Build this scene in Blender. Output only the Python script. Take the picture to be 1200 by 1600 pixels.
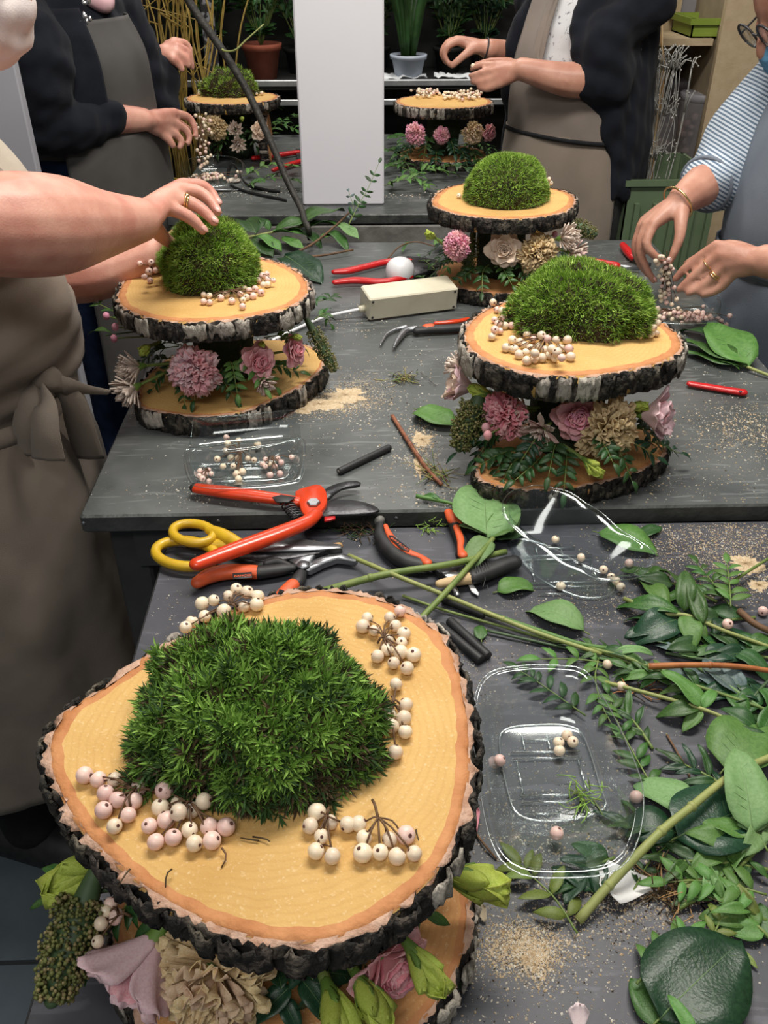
import bpy, math, random, re
import numpy as np
from mathutils import Vector, Matrix, Euler
random.seed(7); rng = np.random.default_rng(7)
R_ = math.radians
scene = bpy.context.scene
for o in list(bpy.data.objects): bpy.data.objects.remove(o)
COL = scene.collection

# ---------------------------------------------------------------- camera
CAM = Vector((0, 0, 1.55)); FPX = 1350.0
cam = bpy.data.cameras.new('camera'); camo = bpy.data.objects.new('camera', cam); COL.objects.link(camo)
cam.sensor_fit = 'VERTICAL'; cam.sensor_height = 36.0; cam.lens = FPX / 1600 * 36.0
cam.clip_start = 0.02; cam.clip_end = 60
camo.location = CAM
camo.rotation_euler = (R_(90 - 34.6), 0, R_(-1.7))
scene.camera = camo
CR = np.array(camo.rotation_euler.to_matrix())

# ---------------------------------------------------------------- world, lights, exposure
w = bpy.data.worlds.new('room_ambient'); scene.world = w; w.use_nodes = True
bg = w.node_tree.nodes['Background']; bg.inputs[0].default_value = (0.93, 0.97, 1.0, 1); bg.inputs[1].default_value = 0.13
def area(name, loc, sx, sy, power, col, target=None):
    l = bpy.data.lights.new(name, 'AREA'); l.shape = 'RECTANGLE'; l.size = sx; l.size_y = sy; l.energy = power; l.color = col
    o = bpy.data.objects.new(name, l); COL.objects.link(o); o.location = loc
    if target is not None:
        d = Vector(target) - Vector(loc); o.rotation_euler = d.to_track_quat('-Z', 'Y').to_euler()
    return o
area('ceiling_lamp_work', (0.30, 1.25, 2.75), 1.3, 0.35, 40, (1.0, 0.95, 0.87))
area('ceiling_lamp_back', (0.0, 3.2, 2.85), 1.6, 0.5, 30, (1.0, 0.95, 0.88))
area('ceiling_lamp_front', (-0.4, -0.6, 2.75), 1.3, 0.4, 13, (1.0, 0.97, 0.92), (0.0, 0.9, 0.9))
vs = scene.view_settings
scene.display_settings.display_device = 'sRGB'
vs.view_transform = 'Standard'; vs.look = 'None'; vs.gamma = 1.0; vs.use_curve_mapping = False; vs.exposure = 0.27

# ---------------------------------------------------------------- pixel -> direction helpers
def ray(px, py): return CR @ np.array([(px - 600) / FPX, -(py - 800) / FPX, -1.0])
def P(px, py, z=0.88):
    d = ray(px, py); t = (z - CAM.z) / d[2]; return Vector(d * t) + CAM
def at(px, py, Y):
    d = ray(px, py); t = Y / d[1]; return Vector(d * t) + CAM
ZM, ZN, ZF = 0.90, 0.88, 0.90          # worktop heights: middle, near, far

# ---------------------------------------------------------------- mesh helpers
def V3(a): return np.array([a[0], a[1], a[2]], float)
def frames(p):
    p = np.asarray(p, float); t = np.gradient(p, axis=0); t /= np.linalg.norm(t, axis=1)[:, None] + 1e-12
    up = np.array([0, 0, 1.0]) if abs(t[0][2]) < 0.9 else np.array([1.0, 0, 0])
    n = np.cross(t[0], up); n /= np.linalg.norm(n); N = [n]
    for i in range(1, len(p)):
        n = N[-1] - t[i] * np.dot(N[-1], t[i]); n /= np.linalg.norm(n) + 1e-12; N.append(n)
    N = np.array(N); return t, N, np.cross(t, N)
def spline(pts, n):
    """Catmull-Rom through pts (any dimension)"""
    p = np.array([list(q) for q in pts], float)
    if len(p) < 3:
        u = np.linspace(0, 1, n)[:, None]; return p[0] * (1 - u) + p[-1] * u
    q = np.vstack([2 * p[0] - p[1], p, 2 * p[-1] - p[-2]]); out = []
    for s in np.linspace(0, len(p) - 1 - 1e-9, n):
        i = int(s); t = s - i; a, b, c, d = q[i], q[i + 1], q[i + 2], q[i + 3]
        out.append(0.5 * (2 * b + (c - a) * t + (2 * a - 5 * b + 4 * c - d) * t * t + (3 * b - a - 3 * c + d) * t ** 3))
    return np.array(out)
class G:
    def __init__(s): s.v = []; s.f = []; s.m = []; s.n = 0
    def add(s, V, F, m=0):
        V = np.asarray(V, float).reshape(-1, 3); s.v.append(V)
        s.f += [tuple(i + s.n for i in f) for f in F]; s.m += [m] * len(F) if isinstance(m, int) else list(m); s.n += len(V); return s
    def tube(s, pts, rad, n=8, m=0, cap=True, flat=None):
        p = np.array([list(q) for q in pts], float); k = len(p)
        r = np.full(k, rad, float) if np.isscalar(rad) else np.interp(np.linspace(0, 1, k), np.linspace(0, 1, len(rad)), rad)
        t, N, B = frames(p); a = np.linspace(0, 2 * np.pi, n, endpoint=False); fl = 1.0 if flat is None else flat
        V = p[:, None] + r[:, None, None] * (np.cos(a)[None, :, None] * N[:, None] + fl * np.sin(a)[None, :, None] * B[:, None])
        F = [(i * n + j, i * n + (j + 1) % n, (i + 1) * n + (j + 1) % n, (i + 1) * n + j) for i in range(k - 1) for j in range(n)]
        if cap: F += [tuple(range(n - 1, -1, -1)), tuple((k - 1) * n + j for j in range(n))]
        return s.add(V, F, m)
    def capsule(s, pts, rad, n=12, m=0, steps=None, flat=None):
        """smooth sweep with round ends"""
        k = steps or max(6, 5 * len(pts)); p = spline(pts, k); r = spline([(x,) for x in rad], k)[:, 0]
        t = frames(p)[0]; h = [0.98, 0.9, 0.75, 0.5, 0.2]
        p = np.vstack([p[0] - t[0] * r[0] * np.array(h)[:, None], p, p[-1] + t[-1] * r[-1] * np.array(h[::-1])[:, None]])
        e = [math.sqrt(1 - x * x) for x in h]
        r = np.concatenate([r[0] * np.array(e), r, r[-1] * np.array(e[::-1])])
        t, N, B = frames(p); a = np.linspace(0, 2 * np.pi, n, endpoint=False); fl = 1.0 if flat is None else flat
        V = p[:, None] + r[:, None, None] * (np.cos(a)[None, :, None] * N[:, None] + fl * np.sin(a)[None, :, None] * B[:, None])
        K = len(p)
        F = [(i * n + j, i * n + (j + 1) % n, (i + 1) * n + (j + 1) % n, (i + 1) * n + j) for i in range(K - 1) for j in range(n)]
        F += [tuple(range(n - 1, -1, -1)), tuple((K - 1) * n + j for j in range(n))]
        return s.add(V, F, m)
    def ell(s, c, r, rot=None, nu=12, nv=8, m=0):
        if np.isscalar(r): r = (r, r, r)
        V = [(0, 0, -1)]
        for i in range(1, nv):
            t = -math.pi / 2 + math.pi * i / nv
            V += [(math.cos(t) * math.cos(2 * math.pi * j / nu), math.cos(t) * math.sin(2 * math.pi * j / nu), math.sin(t)) for j in range(nu)]
        V.append((0, 0, 1)); V = np.array(V) * np.array(r)
        if rot is not None: V = V @ np.array(rot).T
        F = [(0, 1 + (j + 1) % nu, 1 + j) for j in range(nu)]
        for i in range(nv - 2): F += [(1 + i * nu + j, 1 + i * nu + (j + 1) % nu, 1 + (i + 1) * nu + (j + 1) % nu, 1 + (i + 1) * nu + j) for j in range(nu)]
        L = 1 + (nv - 1) * nu; F += [(L, L - nu + j, L - nu + (j + 1) % nu) for j in range(nu)]
        return s.add(V + V3(c), F, m)
    def box(s, c, d, rot=None, bev=0.0, m=0):
        x, y, z = d[0] / 2, d[1] / 2, d[2] / 2
        if bev <= 0:
            V = np.array([(a * x, b * y, e * z) for e in (-1, 1) for a, b in ((-1, -1), (1, -1), (1, 1), (-1, 1))])
            F = [(3, 2, 1, 0), (4, 5, 6, 7)] + [(i, (i + 1) % 4, 4 + (i + 1) % 4, 4 + i) for i in range(4)]
        else:
            b = bev; rings = []
            def ring(ix, iz):
                return [(-x + ix + (0 if 0 else 0), -y + ix, iz)]
            V = []
            for (ins, zz) in ((b, -z), (0, -z + b), (0, z - b), (b, z)):
                X, Y = x - ins, y - ins; c2 = b
                V += [(-X + c2, -Y, zz), (X - c2, -Y, zz), (X, -Y + c2, zz), (X, Y - c2, zz), (X - c2, Y, zz), (-X + c2, Y, zz), (-X, Y - c2, zz), (-X, -Y + c2, zz)]
            V = np.array(V); F = [tuple(range(7, -1, -1)), tuple(range(24, 32))]
            F += [(i * 8 + j, i * 8 + (j + 1) % 8, (i + 1) * 8 + (j + 1) % 8, (i + 1) * 8 + j) for i in range(3) for j in range(8)]
        if rot is not None: V = V @ np.array(rot).T
        return s.add(V + V3(c), F, m)
    def lathe(s, prof, c=(0, 0, 0), rot=None, n=16, m=0, close=True):
        V = np.array([(r * math.cos(2 * math.pi * j / n), r * math.sin(2 * math.pi * j / n), z) for r, z in prof for j in range(n)])
        k = len(prof); F = [(i * n + j, i * n + (j + 1) % n, (i + 1) * n + (j + 1) % n, (i + 1) * n + j) for i in range(k - 1) for j in range(n)]
        if close: F += [tuple(range(n - 1, -1, -1)), tuple((k - 1) * n + j for j in range(n))]
        if rot is not None: V = V @ np.array(rot).T
        return s.add(V + V3(c), F, m)
    def grid(s, V, wrapu=False, m=0):
        V = np.asarray(V, float); a, b = V.shape[:2]
        F = [(i * b + j, i * b + (j + 1) % b, (i + 1) * b + (j + 1) % b, (i + 1) * b + j) for i in range(a - 1) for j in range(b if wrapu else b - 1)]
        return s.add(V, F, m)
    def slab(s, V, t, m=0):
        """open grid -> closed shell of thickness t (offset along the grid normal)"""
        V = np.asarray(V, float); a, b = V.shape[:2]
        N = np.cross(np.gradient(V, axis=0), np.gradient(V, axis=1)); N /= np.linalg.norm(N, axis=2)[..., None] + 1e-12
        W_ = V - N * t; q = a * b
        F = [(i * b + j, i * b + j + 1, (i + 1) * b + j + 1, (i + 1) * b + j) for i in range(a - 1) for j in range(b - 1)]
        F2 = [tuple(q + x for x in reversed(f)) for f in F]
        rim = [i * b for i in range(a)] + [(a - 1) * b + j for j in range(1, b)] + [i * b + b - 1 for i in range(a - 2, -1, -1)] + [j for j in range(b - 2, 0, -1)]
        F3 = [(rim[i], rim[(i + 1) % len(rim)], q + rim[(i + 1) % len(rim)], q + rim[i]) for i in range(len(rim))]
        return s.add(np.vstack([V.reshape(-1, 3), W_.reshape(-1, 3)]), F + F2 + F3, m)
    def prism(s, out, z0, z1, bev=0.0, rot=None, c=(0, 0, 0), m=0):
        """closed outline extruded along z, edge softened by bev"""
        o = np.array(out, float); ce = o.mean(0)
        def ring(ins, z):
            d = o - ce; L = np.linalg.norm(d, axis=1)[:, None] + 1e-9; q = o - d / L * ins; return np.c_[q, np.full(len(q), z)]
        R = [ring(bev, z0), ring(0, z0 + bev), ring(0, z1 - bev), ring(bev, z1)] if bev > 0 else [ring(0, z0), ring(0, z1)]
        n = len(o); V = np.vstack(R); k = len(R)
        F = [(i * n + j, i * n + (j + 1) % n, (i + 1) * n + (j + 1) % n, (i + 1) * n + j) for i in range(k - 1) for j in range(n)]
        F += [tuple(range(n - 1, -1, -1)), tuple((k - 1) * n + j for j in range(n))]
        if rot is not None: V = V @ np.array(rot).T
        return s.add(V + V3(c), F, m)
    def data(s): return np.vstack(s.v)
    def mesh(s, name, mats, smooth=True, off=None):
        V = s.data() if s.v else np.zeros((0, 3))
        if off is not None: V = V - V3(off)
        me = bpy.data.meshes.new(name); me.from_pydata(V.tolist(), [], s.f)
        for mm in (mats if isinstance(mats, (list, tuple)) else [mats]): me.materials.append(mm)
        if len(s.m) == len(me.polygons): me.polygons.foreach_set('material_index', s.m)
        if smooth: me.polygons.foreach_set('use_smooth', [True] * len(me.polygons))
        me.update(); return me
WP = {}                                  # world origin of objects
def link(name, data, parent=None, loc=(0, 0, 0)):
    o = bpy.data.objects.new(name, data); COL.objects.link(o); o.location = loc
    if parent is not None: o.parent = parent
    WP[o.name] = Vector(loc) + (WP[parent.name] if parent is not None else Vector((0, 0, 0)))
    return o
def mk(name, g, mats, parent=None, loc=None, smooth=True):
    """link a G (world coordinates) as one mesh object"""
    base = WP[parent.name] if parent is not None else Vector(loc if loc is not None else (0, 0, 0))
    me = g.mesh(name, mats, smooth, base)
    return link(name, me, parent, (0, 0, 0) if parent is not None else base)
def tag(o, label=None, cat=None, group=None, kind=None):
    if label: o['label'] = label
    if cat: o['category'] = cat
    if group: o['group'] = group
    if kind: o['kind'] = kind
    return o
def thing(name, label, cat, loc=(0, 0, 0), group=None): return tag(link(name, None, None, loc), label, cat, group)
def inst(name, me, M, parent):
    """shared-mesh part; M is its world matrix"""
    o = bpy.data.objects.new(name, me); COL.objects.link(o); o.parent = parent
    o.matrix_basis = Matrix.Translation(-WP[parent.name]) @ M
    return o
def auto_smooth(o, ang=40):
    me = o.data; me.set_sharp_from_angle(angle=R_(ang))
def mat3(fwd, up=(0, 0, 1)):
    """matrix whose columns are x=fwd, y, z~up"""
    x = Vector(fwd).normalized(); u = Vector(up)
    if abs(x.dot(u.normalized())) > 0.98: u = Vector((0.3, 1, 0.2))
    y = u.cross(x).normalized(); z = x.cross(y)
    return Matrix((x, y, z)).transposed()
def TRS(loc, rot3, sc=1.0):
    s = (sc, sc, sc) if np.isscalar(sc) else sc
    return Matrix.Translation(Vector(loc)) @ rot3.to_4x4() @ Matrix.Diagonal((s[0], s[1], s[2], 1))
def U(a, b): return random.uniform(a, b)
def snoise(p, f=1.0, seed=0):
    """smooth vectorised pseudo noise in [-1,1]"""
    p = np.asarray(p, float) * f; r = np.random.default_rng(seed); o = np.zeros(p.shape[:-1])
    for i in range(6):
        k = r.normal(size=3); k /= np.linalg.norm(k); k *= r.uniform(0.7, 2.2)
        o += np.sin(p @ k * 2 * np.pi + r.uniform(0, 6.28) + 1.3 * np.sin(p @ r.normal(size=3) * 2.1 + r.uniform(0, 6)))
    return o / 3.2

# ---------------------------------------------------------------- materials
def pm(name, c1, c2=None, scale=30, rough=0.55, bump=0.0, bscale=None, metal=0.0, spec=0.5, stretch=(1, 1, 1), ramp=(0.35, 0.65), detail=4, sss=0.0, rnd=0.0, sheen=0.0, trans=0.0, coat=0.0, rough2=None):
    m = bpy.data.materials.new(name); m.use_nodes = True; nt = m.node_tree; N = nt.nodes; b = N['Principled BSDF']
    b.inputs['Base Color'].default_value = (*c1, 1); b.inputs['Roughness'].default_value = rough; b.inputs['Metallic'].default_value = metal
    b.inputs['Specular IOR Level'].default_value = spec
    if sss: b.inputs['Subsurface Weight'].default_value = sss; b.inputs['Subsurface Radius'].default_value = (0.012, 0.005, 0.003); b.inputs['Subsurface Scale'].default_value = 0.6
    if sheen: b.inputs['Sheen Weight'].default_value = sheen
    if coat: b.inputs['Coat Weight'].default_value = coat; b.inputs['Coat Roughness'].default_value = 0.1
    tc = N.new('ShaderNodeTexCoord'); mp = N.new('ShaderNodeMapping'); nt.links.new(tc.outputs['Object'], mp.inputs[0]); mp.inputs['Scale'].default_value = stretch
    out = None
    if c2 is not None:
        n = N.new('ShaderNodeTexNoise'); n.inputs['Scale'].default_value = scale; n.inputs['Detail'].default_value = detail; nt.links.new(mp.outputs[0], n.inputs[0])
        r = N.new('ShaderNodeValToRGB'); r.color_ramp.elements[0].position = ramp[0]; r.color_ramp.elements[1].position = ramp[1]
        r.color_ramp.elements[0].color = (*c1, 1); r.color_ramp.elements[1].color = (*c2, 1)
        nt.links.new(n.outputs[0], r.inputs[0]); out = r.outputs[0]
        if rough2 is not None:
            rr = N.new('ShaderNodeMapRange'); rr.inputs['To Min'].default_value = rough; rr.inputs['To Max'].default_value = rough2
            rr.inputs['From Min'].default_value = ramp[0]; rr.inputs['From Max'].default_value = ramp[1]
            nt.links.new(n.outputs[0], rr.inputs['Value']); nt.links.new(rr.outputs[0], b.inputs['Roughness'])
    if rnd:
        oi = N.new('ShaderNodeObjectInfo'); h = N.new('ShaderNodeHueSaturation'); mr = N.new('ShaderNodeMapRange')
        mr.inputs['To Min'].default_value = 1 - rnd; mr.inputs['To Max'].default_value = 1 + rnd; nt.links.new(oi.outputs['Random'], mr.inputs[0])
        nt.links.new(mr.outputs[0], h.inputs['Value'])
        mh = N.new('ShaderNodeMapRange'); mh.inputs['To Min'].default_value = 0.5 - rnd * 0.06; mh.inputs['To Max'].default_value = 0.5 + rnd * 0.06
        nt.links.new(oi.outputs['Random'], mh.inputs[0]); nt.links.new(mh.outputs[0], h.inputs['Hue'])
        if out is not None: nt.links.new(out, h.inputs['Color'])
        else: h.inputs['Color'].default_value = (*c1, 1)
        out = h.outputs[0]
    if out is not None: nt.links.new(out, b.inputs['Base Color'])
    if bump:
        n2 = N.new('ShaderNodeTexNoise'); n2.inputs['Scale'].default_value = bscale or scale; n2.inputs['Detail'].default_value = 3; nt.links.new(mp.outputs[0], n2.inputs[0])
        bp = N.new('ShaderNodeBump'); bp.inputs['Strength'].default_value = bump; bp.inputs['Distance'].default_value = 0.01
        nt.links.new(n2.outputs[0], bp.inputs['Height']); nt.links.new(bp.outputs[0], b.inputs['Normal'])
    return m
def clear_mat(name, tint, alpha=0.06, rough=0.10, edge=0.5):
    """thin clear plastic: mostly see-through, mirror-like at grazing angles"""
    m = bpy.data.materials.new(name); m.use_nodes = True; nt = m.node_tree; N = nt.nodes; N.remove(N['Principled BSDF'])
    o = N['Material Output']; t = N.new('ShaderNodeBsdfTransparent'); t.inputs[0].default_value = (*tint, 1)
    g = N.new('ShaderNodeBsdfGlossy'); g.inputs['Roughness'].default_value = rough; g.inputs[0].default_value = (0.95, 1.0, 1.0, 1)
    lw = N.new('ShaderNodeLayerWeight'); lw.inputs[0].default_value = edge
    mr = N.new('ShaderNodeMapRange'); mr.inputs['To Min'].default_value = alpha; mr.inputs['To Max'].default_value = 0.55
    nt.links.new(lw.outputs['Facing'], mr.inputs[0]); mx = N.new('ShaderNodeMixShader')
    pw = N.new('ShaderNodeMath'); pw.operation = 'POWER'; pw.inputs[1].default_value = 2.5
    nt.links.new(lw.outputs['Facing'], pw.inputs[0]); nt.links.new(pw.outputs[0], mr.inputs[0])
    nt.links.new(mr.outputs[0], mx.inputs[0]); nt.links.new(t.outputs[0], mx.inputs[1]); nt.links.new(g.outputs[0], mx.inputs[2]); nt.links.new(mx.outputs[0], o.inputs[0])
    return m
M = {}
M['skin'] = pm('skin', (0.55, 0.235, 0.175), (0.68, 0.36, 0.275), 22, 0.46, 0.07, 420, sss=0.12, detail=6)
M['skin_dark'] = pm('skin_tanned', (0.42, 0.19, 0.13), (0.54, 0.28, 0.20), 22, 0.46, 0.07, 420, sss=0.1, detail=6)
M['nail'] = pm('nail', (0.62, 0.33, 0.28), None, rough=0.3)
M['taupe'] = pm('taupe_cotton', (0.20, 0.162, 0.128), (0.245, 0.20, 0.16), 9, 0.9, 0.25, 900, sheen=0.1)
M['taupe_light'] = pm('light_taupe_cotton', (0.20, 0.165, 0.14), (0.25, 0.205, 0.175), 9, 0.9, 0.25, 900, sheen=0.1)
M['grey_apron'] = pm('charcoal_cotton', (0.062, 0.058, 0.055), (0.082, 0.077, 0.073), 9, 0.85, 0.2, 900)
M['navy'] = pm('navy_knit', (0.006, 0.0075, 0.012), (0.010, 0.012, 0.019), 20, 0.9, 0.3, 700, spec=0.2, sheen=0.05)
M['jeans'] = pm('blue_denim', (0.012, 0.020, 0.055), (0.02, 0.035, 0.085), 25, 0.9, 0.3, 800, spec=0.2)
M['black_cloth'] = pm('black_cloth', (0.012, 0.012, 0.014), (0.02, 0.02, 0.022), 15, 0.9, 0.2, 600, spec=0.2)
M['blue_apron'] = pm('blue_grey_cotton', (0.135, 0.16, 0.20), (0.175, 0.205, 0.25), 7, 0.9, 0.25, 900)
M['pink_shirt'] = pm('pink_shirt', (0.62, 0.36, 0.40), (0.70, 0.45, 0.48), 30, 0.85)
M['cream_shirt'] = pm('cream_cotton', (0.44, 0.38, 0.31), (0.50, 0.44, 0.36), 9, 0.9, 0.2, 700)
M['white_mask'] = pm('white_cotton_mask', (0.72, 0.62, 0.60), (0.80, 0.72, 0.70), 12, 0.9, 0.1, 500)
M['blue_mask'] = pm('blue_paper_mask', (0.10, 0.30, 0.52), (0.14, 0.36, 0.58), 12, 0.85, 0.1, 400)
M['hair'] = pm('dark_brown_hair', (0.022, 0.014, 0.010), (0.04, 0.026, 0.018), 60, 0.5, 0.4, 200, stretch=(1, 1, 0.2))
M['gold'] = pm('gold', (0.85, 0.62, 0.28), None, rough=0.25, metal=1.0)
M['silver'] = pm('silver', (0.75, 0.75, 0.76), None, rough=0.25, metal=1.0)
M['steel'] = pm('steel', (0.42, 0.43, 0.45), (0.30, 0.31, 0.33), 60, 0.32, metal=0.9)
M['dark_steel'] = pm('dark_steel', (0.045, 0.045, 0.05), (0.08, 0.08, 0.085), 50, 0.4, 0.1, 200, metal=0.6)
M['black_rubber'] = pm('black_rubber', (0.012, 0.012, 0.013), (0.022, 0.022, 0.024), 60, 0.55)
M['orange_red'] = pm('orange_red_paint', (0.72, 0.055, 0.012), (0.62, 0.05, 0.012), 60, 0.28, coat=0.3)
M['orange'] = pm('orange_rubber', (0.75, 0.115, 0.03), (0.62, 0.10, 0.03), 60, 0.5)
M['yellow'] = pm('yellow_plastic', (0.66, 0.42, 0.02), (0.55, 0.34, 0.02), 60, 0.35)
M['red'] = pm('red_plastic', (0.58, 0.012, 0.014), (0.48, 0.012, 0.014), 50, 0.32)
M['cream_plastic'] = pm('cream_plastic', (0.66, 0.62, 0.48), (0.56, 0.51, 0.38), 22, 0.4, ramp=(0.45, 0.8))
M['white_plastic'] = pm('white_plastic', (0.80, 0.80, 0.82), None, rough=0.35)
M['white_panel'] = pm('white_laminate', (0.80, 0.79, 0.84), (0.77, 0.76, 0.81), 3, 0.5)
M['clear'] = clear_mat('clear_plastic', (0.90, 0.935, 0.94), 0.085)
def frosted(name, col, f):
    m = bpy.data.materials.new(name); m.use_nodes = True; nt = m.node_tree; N = nt.nodes; N.remove(N['Principled BSDF']); t = N.new('ShaderNodeBsdfTransparent'); t.inputs[0].default_value = (.85, .85, .87, 1)
    d = N.new('ShaderNodeBsdfPrincipled'); d.inputs['Base Color'].default_value = (*col, 1); d.inputs['Roughness'].default_value = .35; x = N.new('ShaderNodeMixShader'); x.inputs[0].default_value = f
    nt.links.new(t.outputs[0], x.inputs[1]); nt.links.new(d.outputs[0], x.inputs[2]); nt.links.new(x.outputs[0], N['Material Output'].inputs[0]); return m
M['clear_rib'] = clear_mat('clear_plastic_rib', (0.92, 0.95, 0.96), 0.34, 0.18)
M['clear_grey'] = frosted('frosted_grey_plastic', (0.42, 0.41, 0.44), 0.42)
M['lens'] = clear_mat('spectacle_lens', (0.95, 0.95, 0.95), 0.05)
# ================================================================= structure
def tabletop_mat(name, c1, c2, dust, dust_c, ramp_d, rough):
    m = bpy.data.materials.new(name); m.use_nodes = True; nt = m.node_tree; N = nt.nodes; L = nt.links.new; b = N['Principled BSDF']
    tc = N.new('ShaderNodeTexCoord')
    def noise(sc, det=5, dist=0.0, st=(1, 1, 1)):
        mp = N.new('ShaderNodeMapping'); mp.inputs['Scale'].default_value = st; L(tc.outputs['Object'], mp.inputs[0])
        n = N.new('ShaderNodeTexNoise'); n.inputs['Scale'].default_value = sc; n.inputs['Detail'].default_value = det; n.inputs['Distortion'].default_value = dist; L(mp.outputs[0], n.inputs[0]); return n.outputs[0]
    def ramp(src, a, c, ca, cb):
        r = N.new('ShaderNodeValToRGB'); r.color_ramp.elements[0].position = a; r.color_ramp.elements[1].position = c
        r.color_ramp.elements[0].color = (*ca, 1); r.color_ramp.elements[1].color = (*cb, 1); L(src, r.inputs[0]); return r.outputs[0]
    def mix(f, a, c):
        x = N.new('ShaderNodeMix'); x.data_type = 'RGBA'; L(f, x.inputs[0]); 
        if isinstance(a, tuple): x.inputs[6].default_value = (*a, 1)
        else: L(a, x.inputs[6])
        if isinstance(c, tuple): x.inputs[7].default_value = (*c, 1)
        else: L(c, x.inputs[7])
        return x.outputs[2]
    base = ramp(noise(6.0, 9, 0.8), 0.28, 0.74, c1, c2)
    sc = ramp(noise(9, 3, 2.0, (1, 6, 1)), 0.58, 0.66, (0, 0, 0), (0.4, 0.4, 0.4))
    base = mix(sc, base, tuple(min(1, x * 1.8) for x in c2))
    big = ramp(noise(5.5, 4, 0.8), ramp_d[0], ramp_d[1], (0, 0, 0), (1, 1, 1))
    fine = ramp(noise(170, 2), 0.56, 0.64, (0, 0, 0), (1, 1, 1))
    mu = N.new('ShaderNodeMath'); mu.operation = 'MULTIPLY'; L(big, mu.inputs[0]); L(fine, mu.inputs[1])
    m2 = N.new('ShaderNodeMath'); m2.operation = 'MULTIPLY'; L(mu.outputs[0], m2.inputs[0]); m2.inputs[1].default_value = dust
    col = mix(m2.outputs[0], base, dust_c); L(col, b.inputs['Base Color'])
    rr = N.new('ShaderNodeMapRange'); rr.inputs['To Min'].default_value = rough[0]; rr.inputs['To Max'].default_value = rough[1]; L(noise(7, 5, 0.5), rr.inputs[0]); L(rr.outputs[0], b.inputs['Roughness'])
    bp = N.new('ShaderNodeBump'); bp.inputs['Strength'].default_value = 0.15; bp.inputs['Distance'].default_value = 0.004; L(noise(40, 4), bp.inputs['Height']); L(bp.outputs[0], b.inputs['Normal'])
    b.inputs['Specular IOR Level'].default_value = 0.5
    return m
M['zinc'] = tabletop_mat('zinc_sheet', (0.050, 0.056, 0.056), (0.128, 0.136, 0.134), 0.12, (0.45, 0.38, 0.28), (0.55, 0.72), (0.22, 0.46))
M['slate_top'] = tabletop_mat('dark_slate_board', (0.024, 0.026, 0.033), (0.078, 0.079, 0.095), 0.12, (0.42, 0.36, 0.28), (0.48, 0.70), (0.38, 0.62))
M['zinc_edge'] = pm('zinc_edge', (0.10, 0.105, 0.10), (0.045, 0.047, 0.046), 20, 0.45, 0.2, 80, metal=0.3)
M['rail_grey'] = pm('grey_painted_rail', (0.22, 0.215, 0.195), (0.13, 0.125, 0.115), 18, 0.6, 0.2, 60)
M['leg_dark'] = pm('dark_leg', (0.03, 0.03, 0.032), (0.05, 0.05, 0.052), 12, 0.6)
M['tile'] = pm('slate_blue_tile', (0.075, 0.100, 0.120), (0.115, 0.145, 0.165), 5, 0.38, 0.1, 40, rnd=0.15)
M['grout'] = pm('dark_grout', (0.03, 0.034, 0.038), None, rough=0.9)
M['wall_dark'] = pm('dark_wall', (0.018, 0.020, 0.020), (0.03, 0.032, 0.03), 4, 0.9)
M['wall_beige'] = pm('beige_plaster', (0.30, 0.235, 0.165), (0.36, 0.285, 0.20), 3, 0.8, 0.1, 60)
# floor of single tiles in grout
g = G(); g.box((0.1, 1.9, -0.03), (5.2, 6.2, 0.05)); fl = tag(mk('floor', g, M['grout'], loc=(0, 0, 0), smooth=False), kind='structure')
ts = 0.40
g = G(); g.box((0, 0, -0.008), (ts - 0.008, ts - 0.008, 0.016), bev=0.002); tme = g.mesh('tile', M['tile'], False)
for i in range(-6, 7):
    for j in range(-2, 13):
        inst('tile', tme, Matrix.Translation((i * ts + 0.12, j * ts - 0.16, 0.0)), fl)
g = G(); g.box((0.1, 5.05, 1.4), (5.2, 0.1, 2.8)); tag(mk('wall_back', g, M['wall_dark'], loc=(0, 5.05, 0), smooth=False), kind='structure')
g = G(); g.box((-2.55, 1.9, 1.4), (0.1, 6.2, 2.8)); tag(mk('wall_left', g, M['wall_dark'], loc=(-2.55, 1.9, 0), smooth=False), kind='structure')
g = G(); g.box((2.75, 1.9, 1.4), (0.1, 6.2, 2.8)); tag(mk('wall_right', g, M['wall_beige'], loc=(2.75, 1.9, 0), smooth=False), kind='structure')

# ---- the three work tables
def table(name, label, x0, x1, y0, y1, z, th, mtop, medge, rail=None):
    t = thing(name, label, 'table', ((x0 + x1) / 2, (y0 + y1) / 2, 0))
    g = G(); g.box(((x0 + x1) / 2, (y0 + y1) / 2, z - th / 2), (x1 - x0, y1 - y0, th), bev=0.003)
    # top face takes the sheet, the edges the folded rim
    g.m = [0 if f == 1 else 1 for f in range(len(g.m))]
    mk('tabletop', g, [mtop, medge], t, smooth=False)
    zz = z - th
    for (a, b_, c, d) in ((x0 + .06, y0 + .03, x1 - .06, y0 + .03), (x0 + .06, y1 - .03, x1 - .06, y1 - .03), (x0 + .03, y0 + .06, x0 + .03, y1 - .06), (x1 - .03, y0 + .06, x1 - .03, y1 - .06)):
        g = G(); g.box(((a + c) / 2, (b_ + d) / 2, zz - 0.035), (max(abs(c - a), 0.025), max(abs(d - b_), 0.025), 0.07)); mk('rail', g, rail or M['leg_dark'], t, smooth=False)
    for sx in (x0 + .05, x1 - .05):
        for sy in (y0 + .05, y1 - .05):
            g = G(); g.box((sx, sy, zz / 2), (0.05, 0.05, zz), bev=0.004); mk('leg', g, M['leg_dark'], t, smooth=False)
    return t
table('near_work_table', 'dark slate-topped work table holding the largest mossy slice and pruned stems', -0.256, 0.86, -0.20, 0.936, ZN, 0.035, M['slate_top'], M['leg_dark'])
tm = table('zinc_work_table', 'grey zinc-clad work table carrying three flower slices in the middle', -0.374, 0.712, 0.944, 2.093, ZM, 0.028, M['zinc'], M['zinc_edge'])
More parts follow.
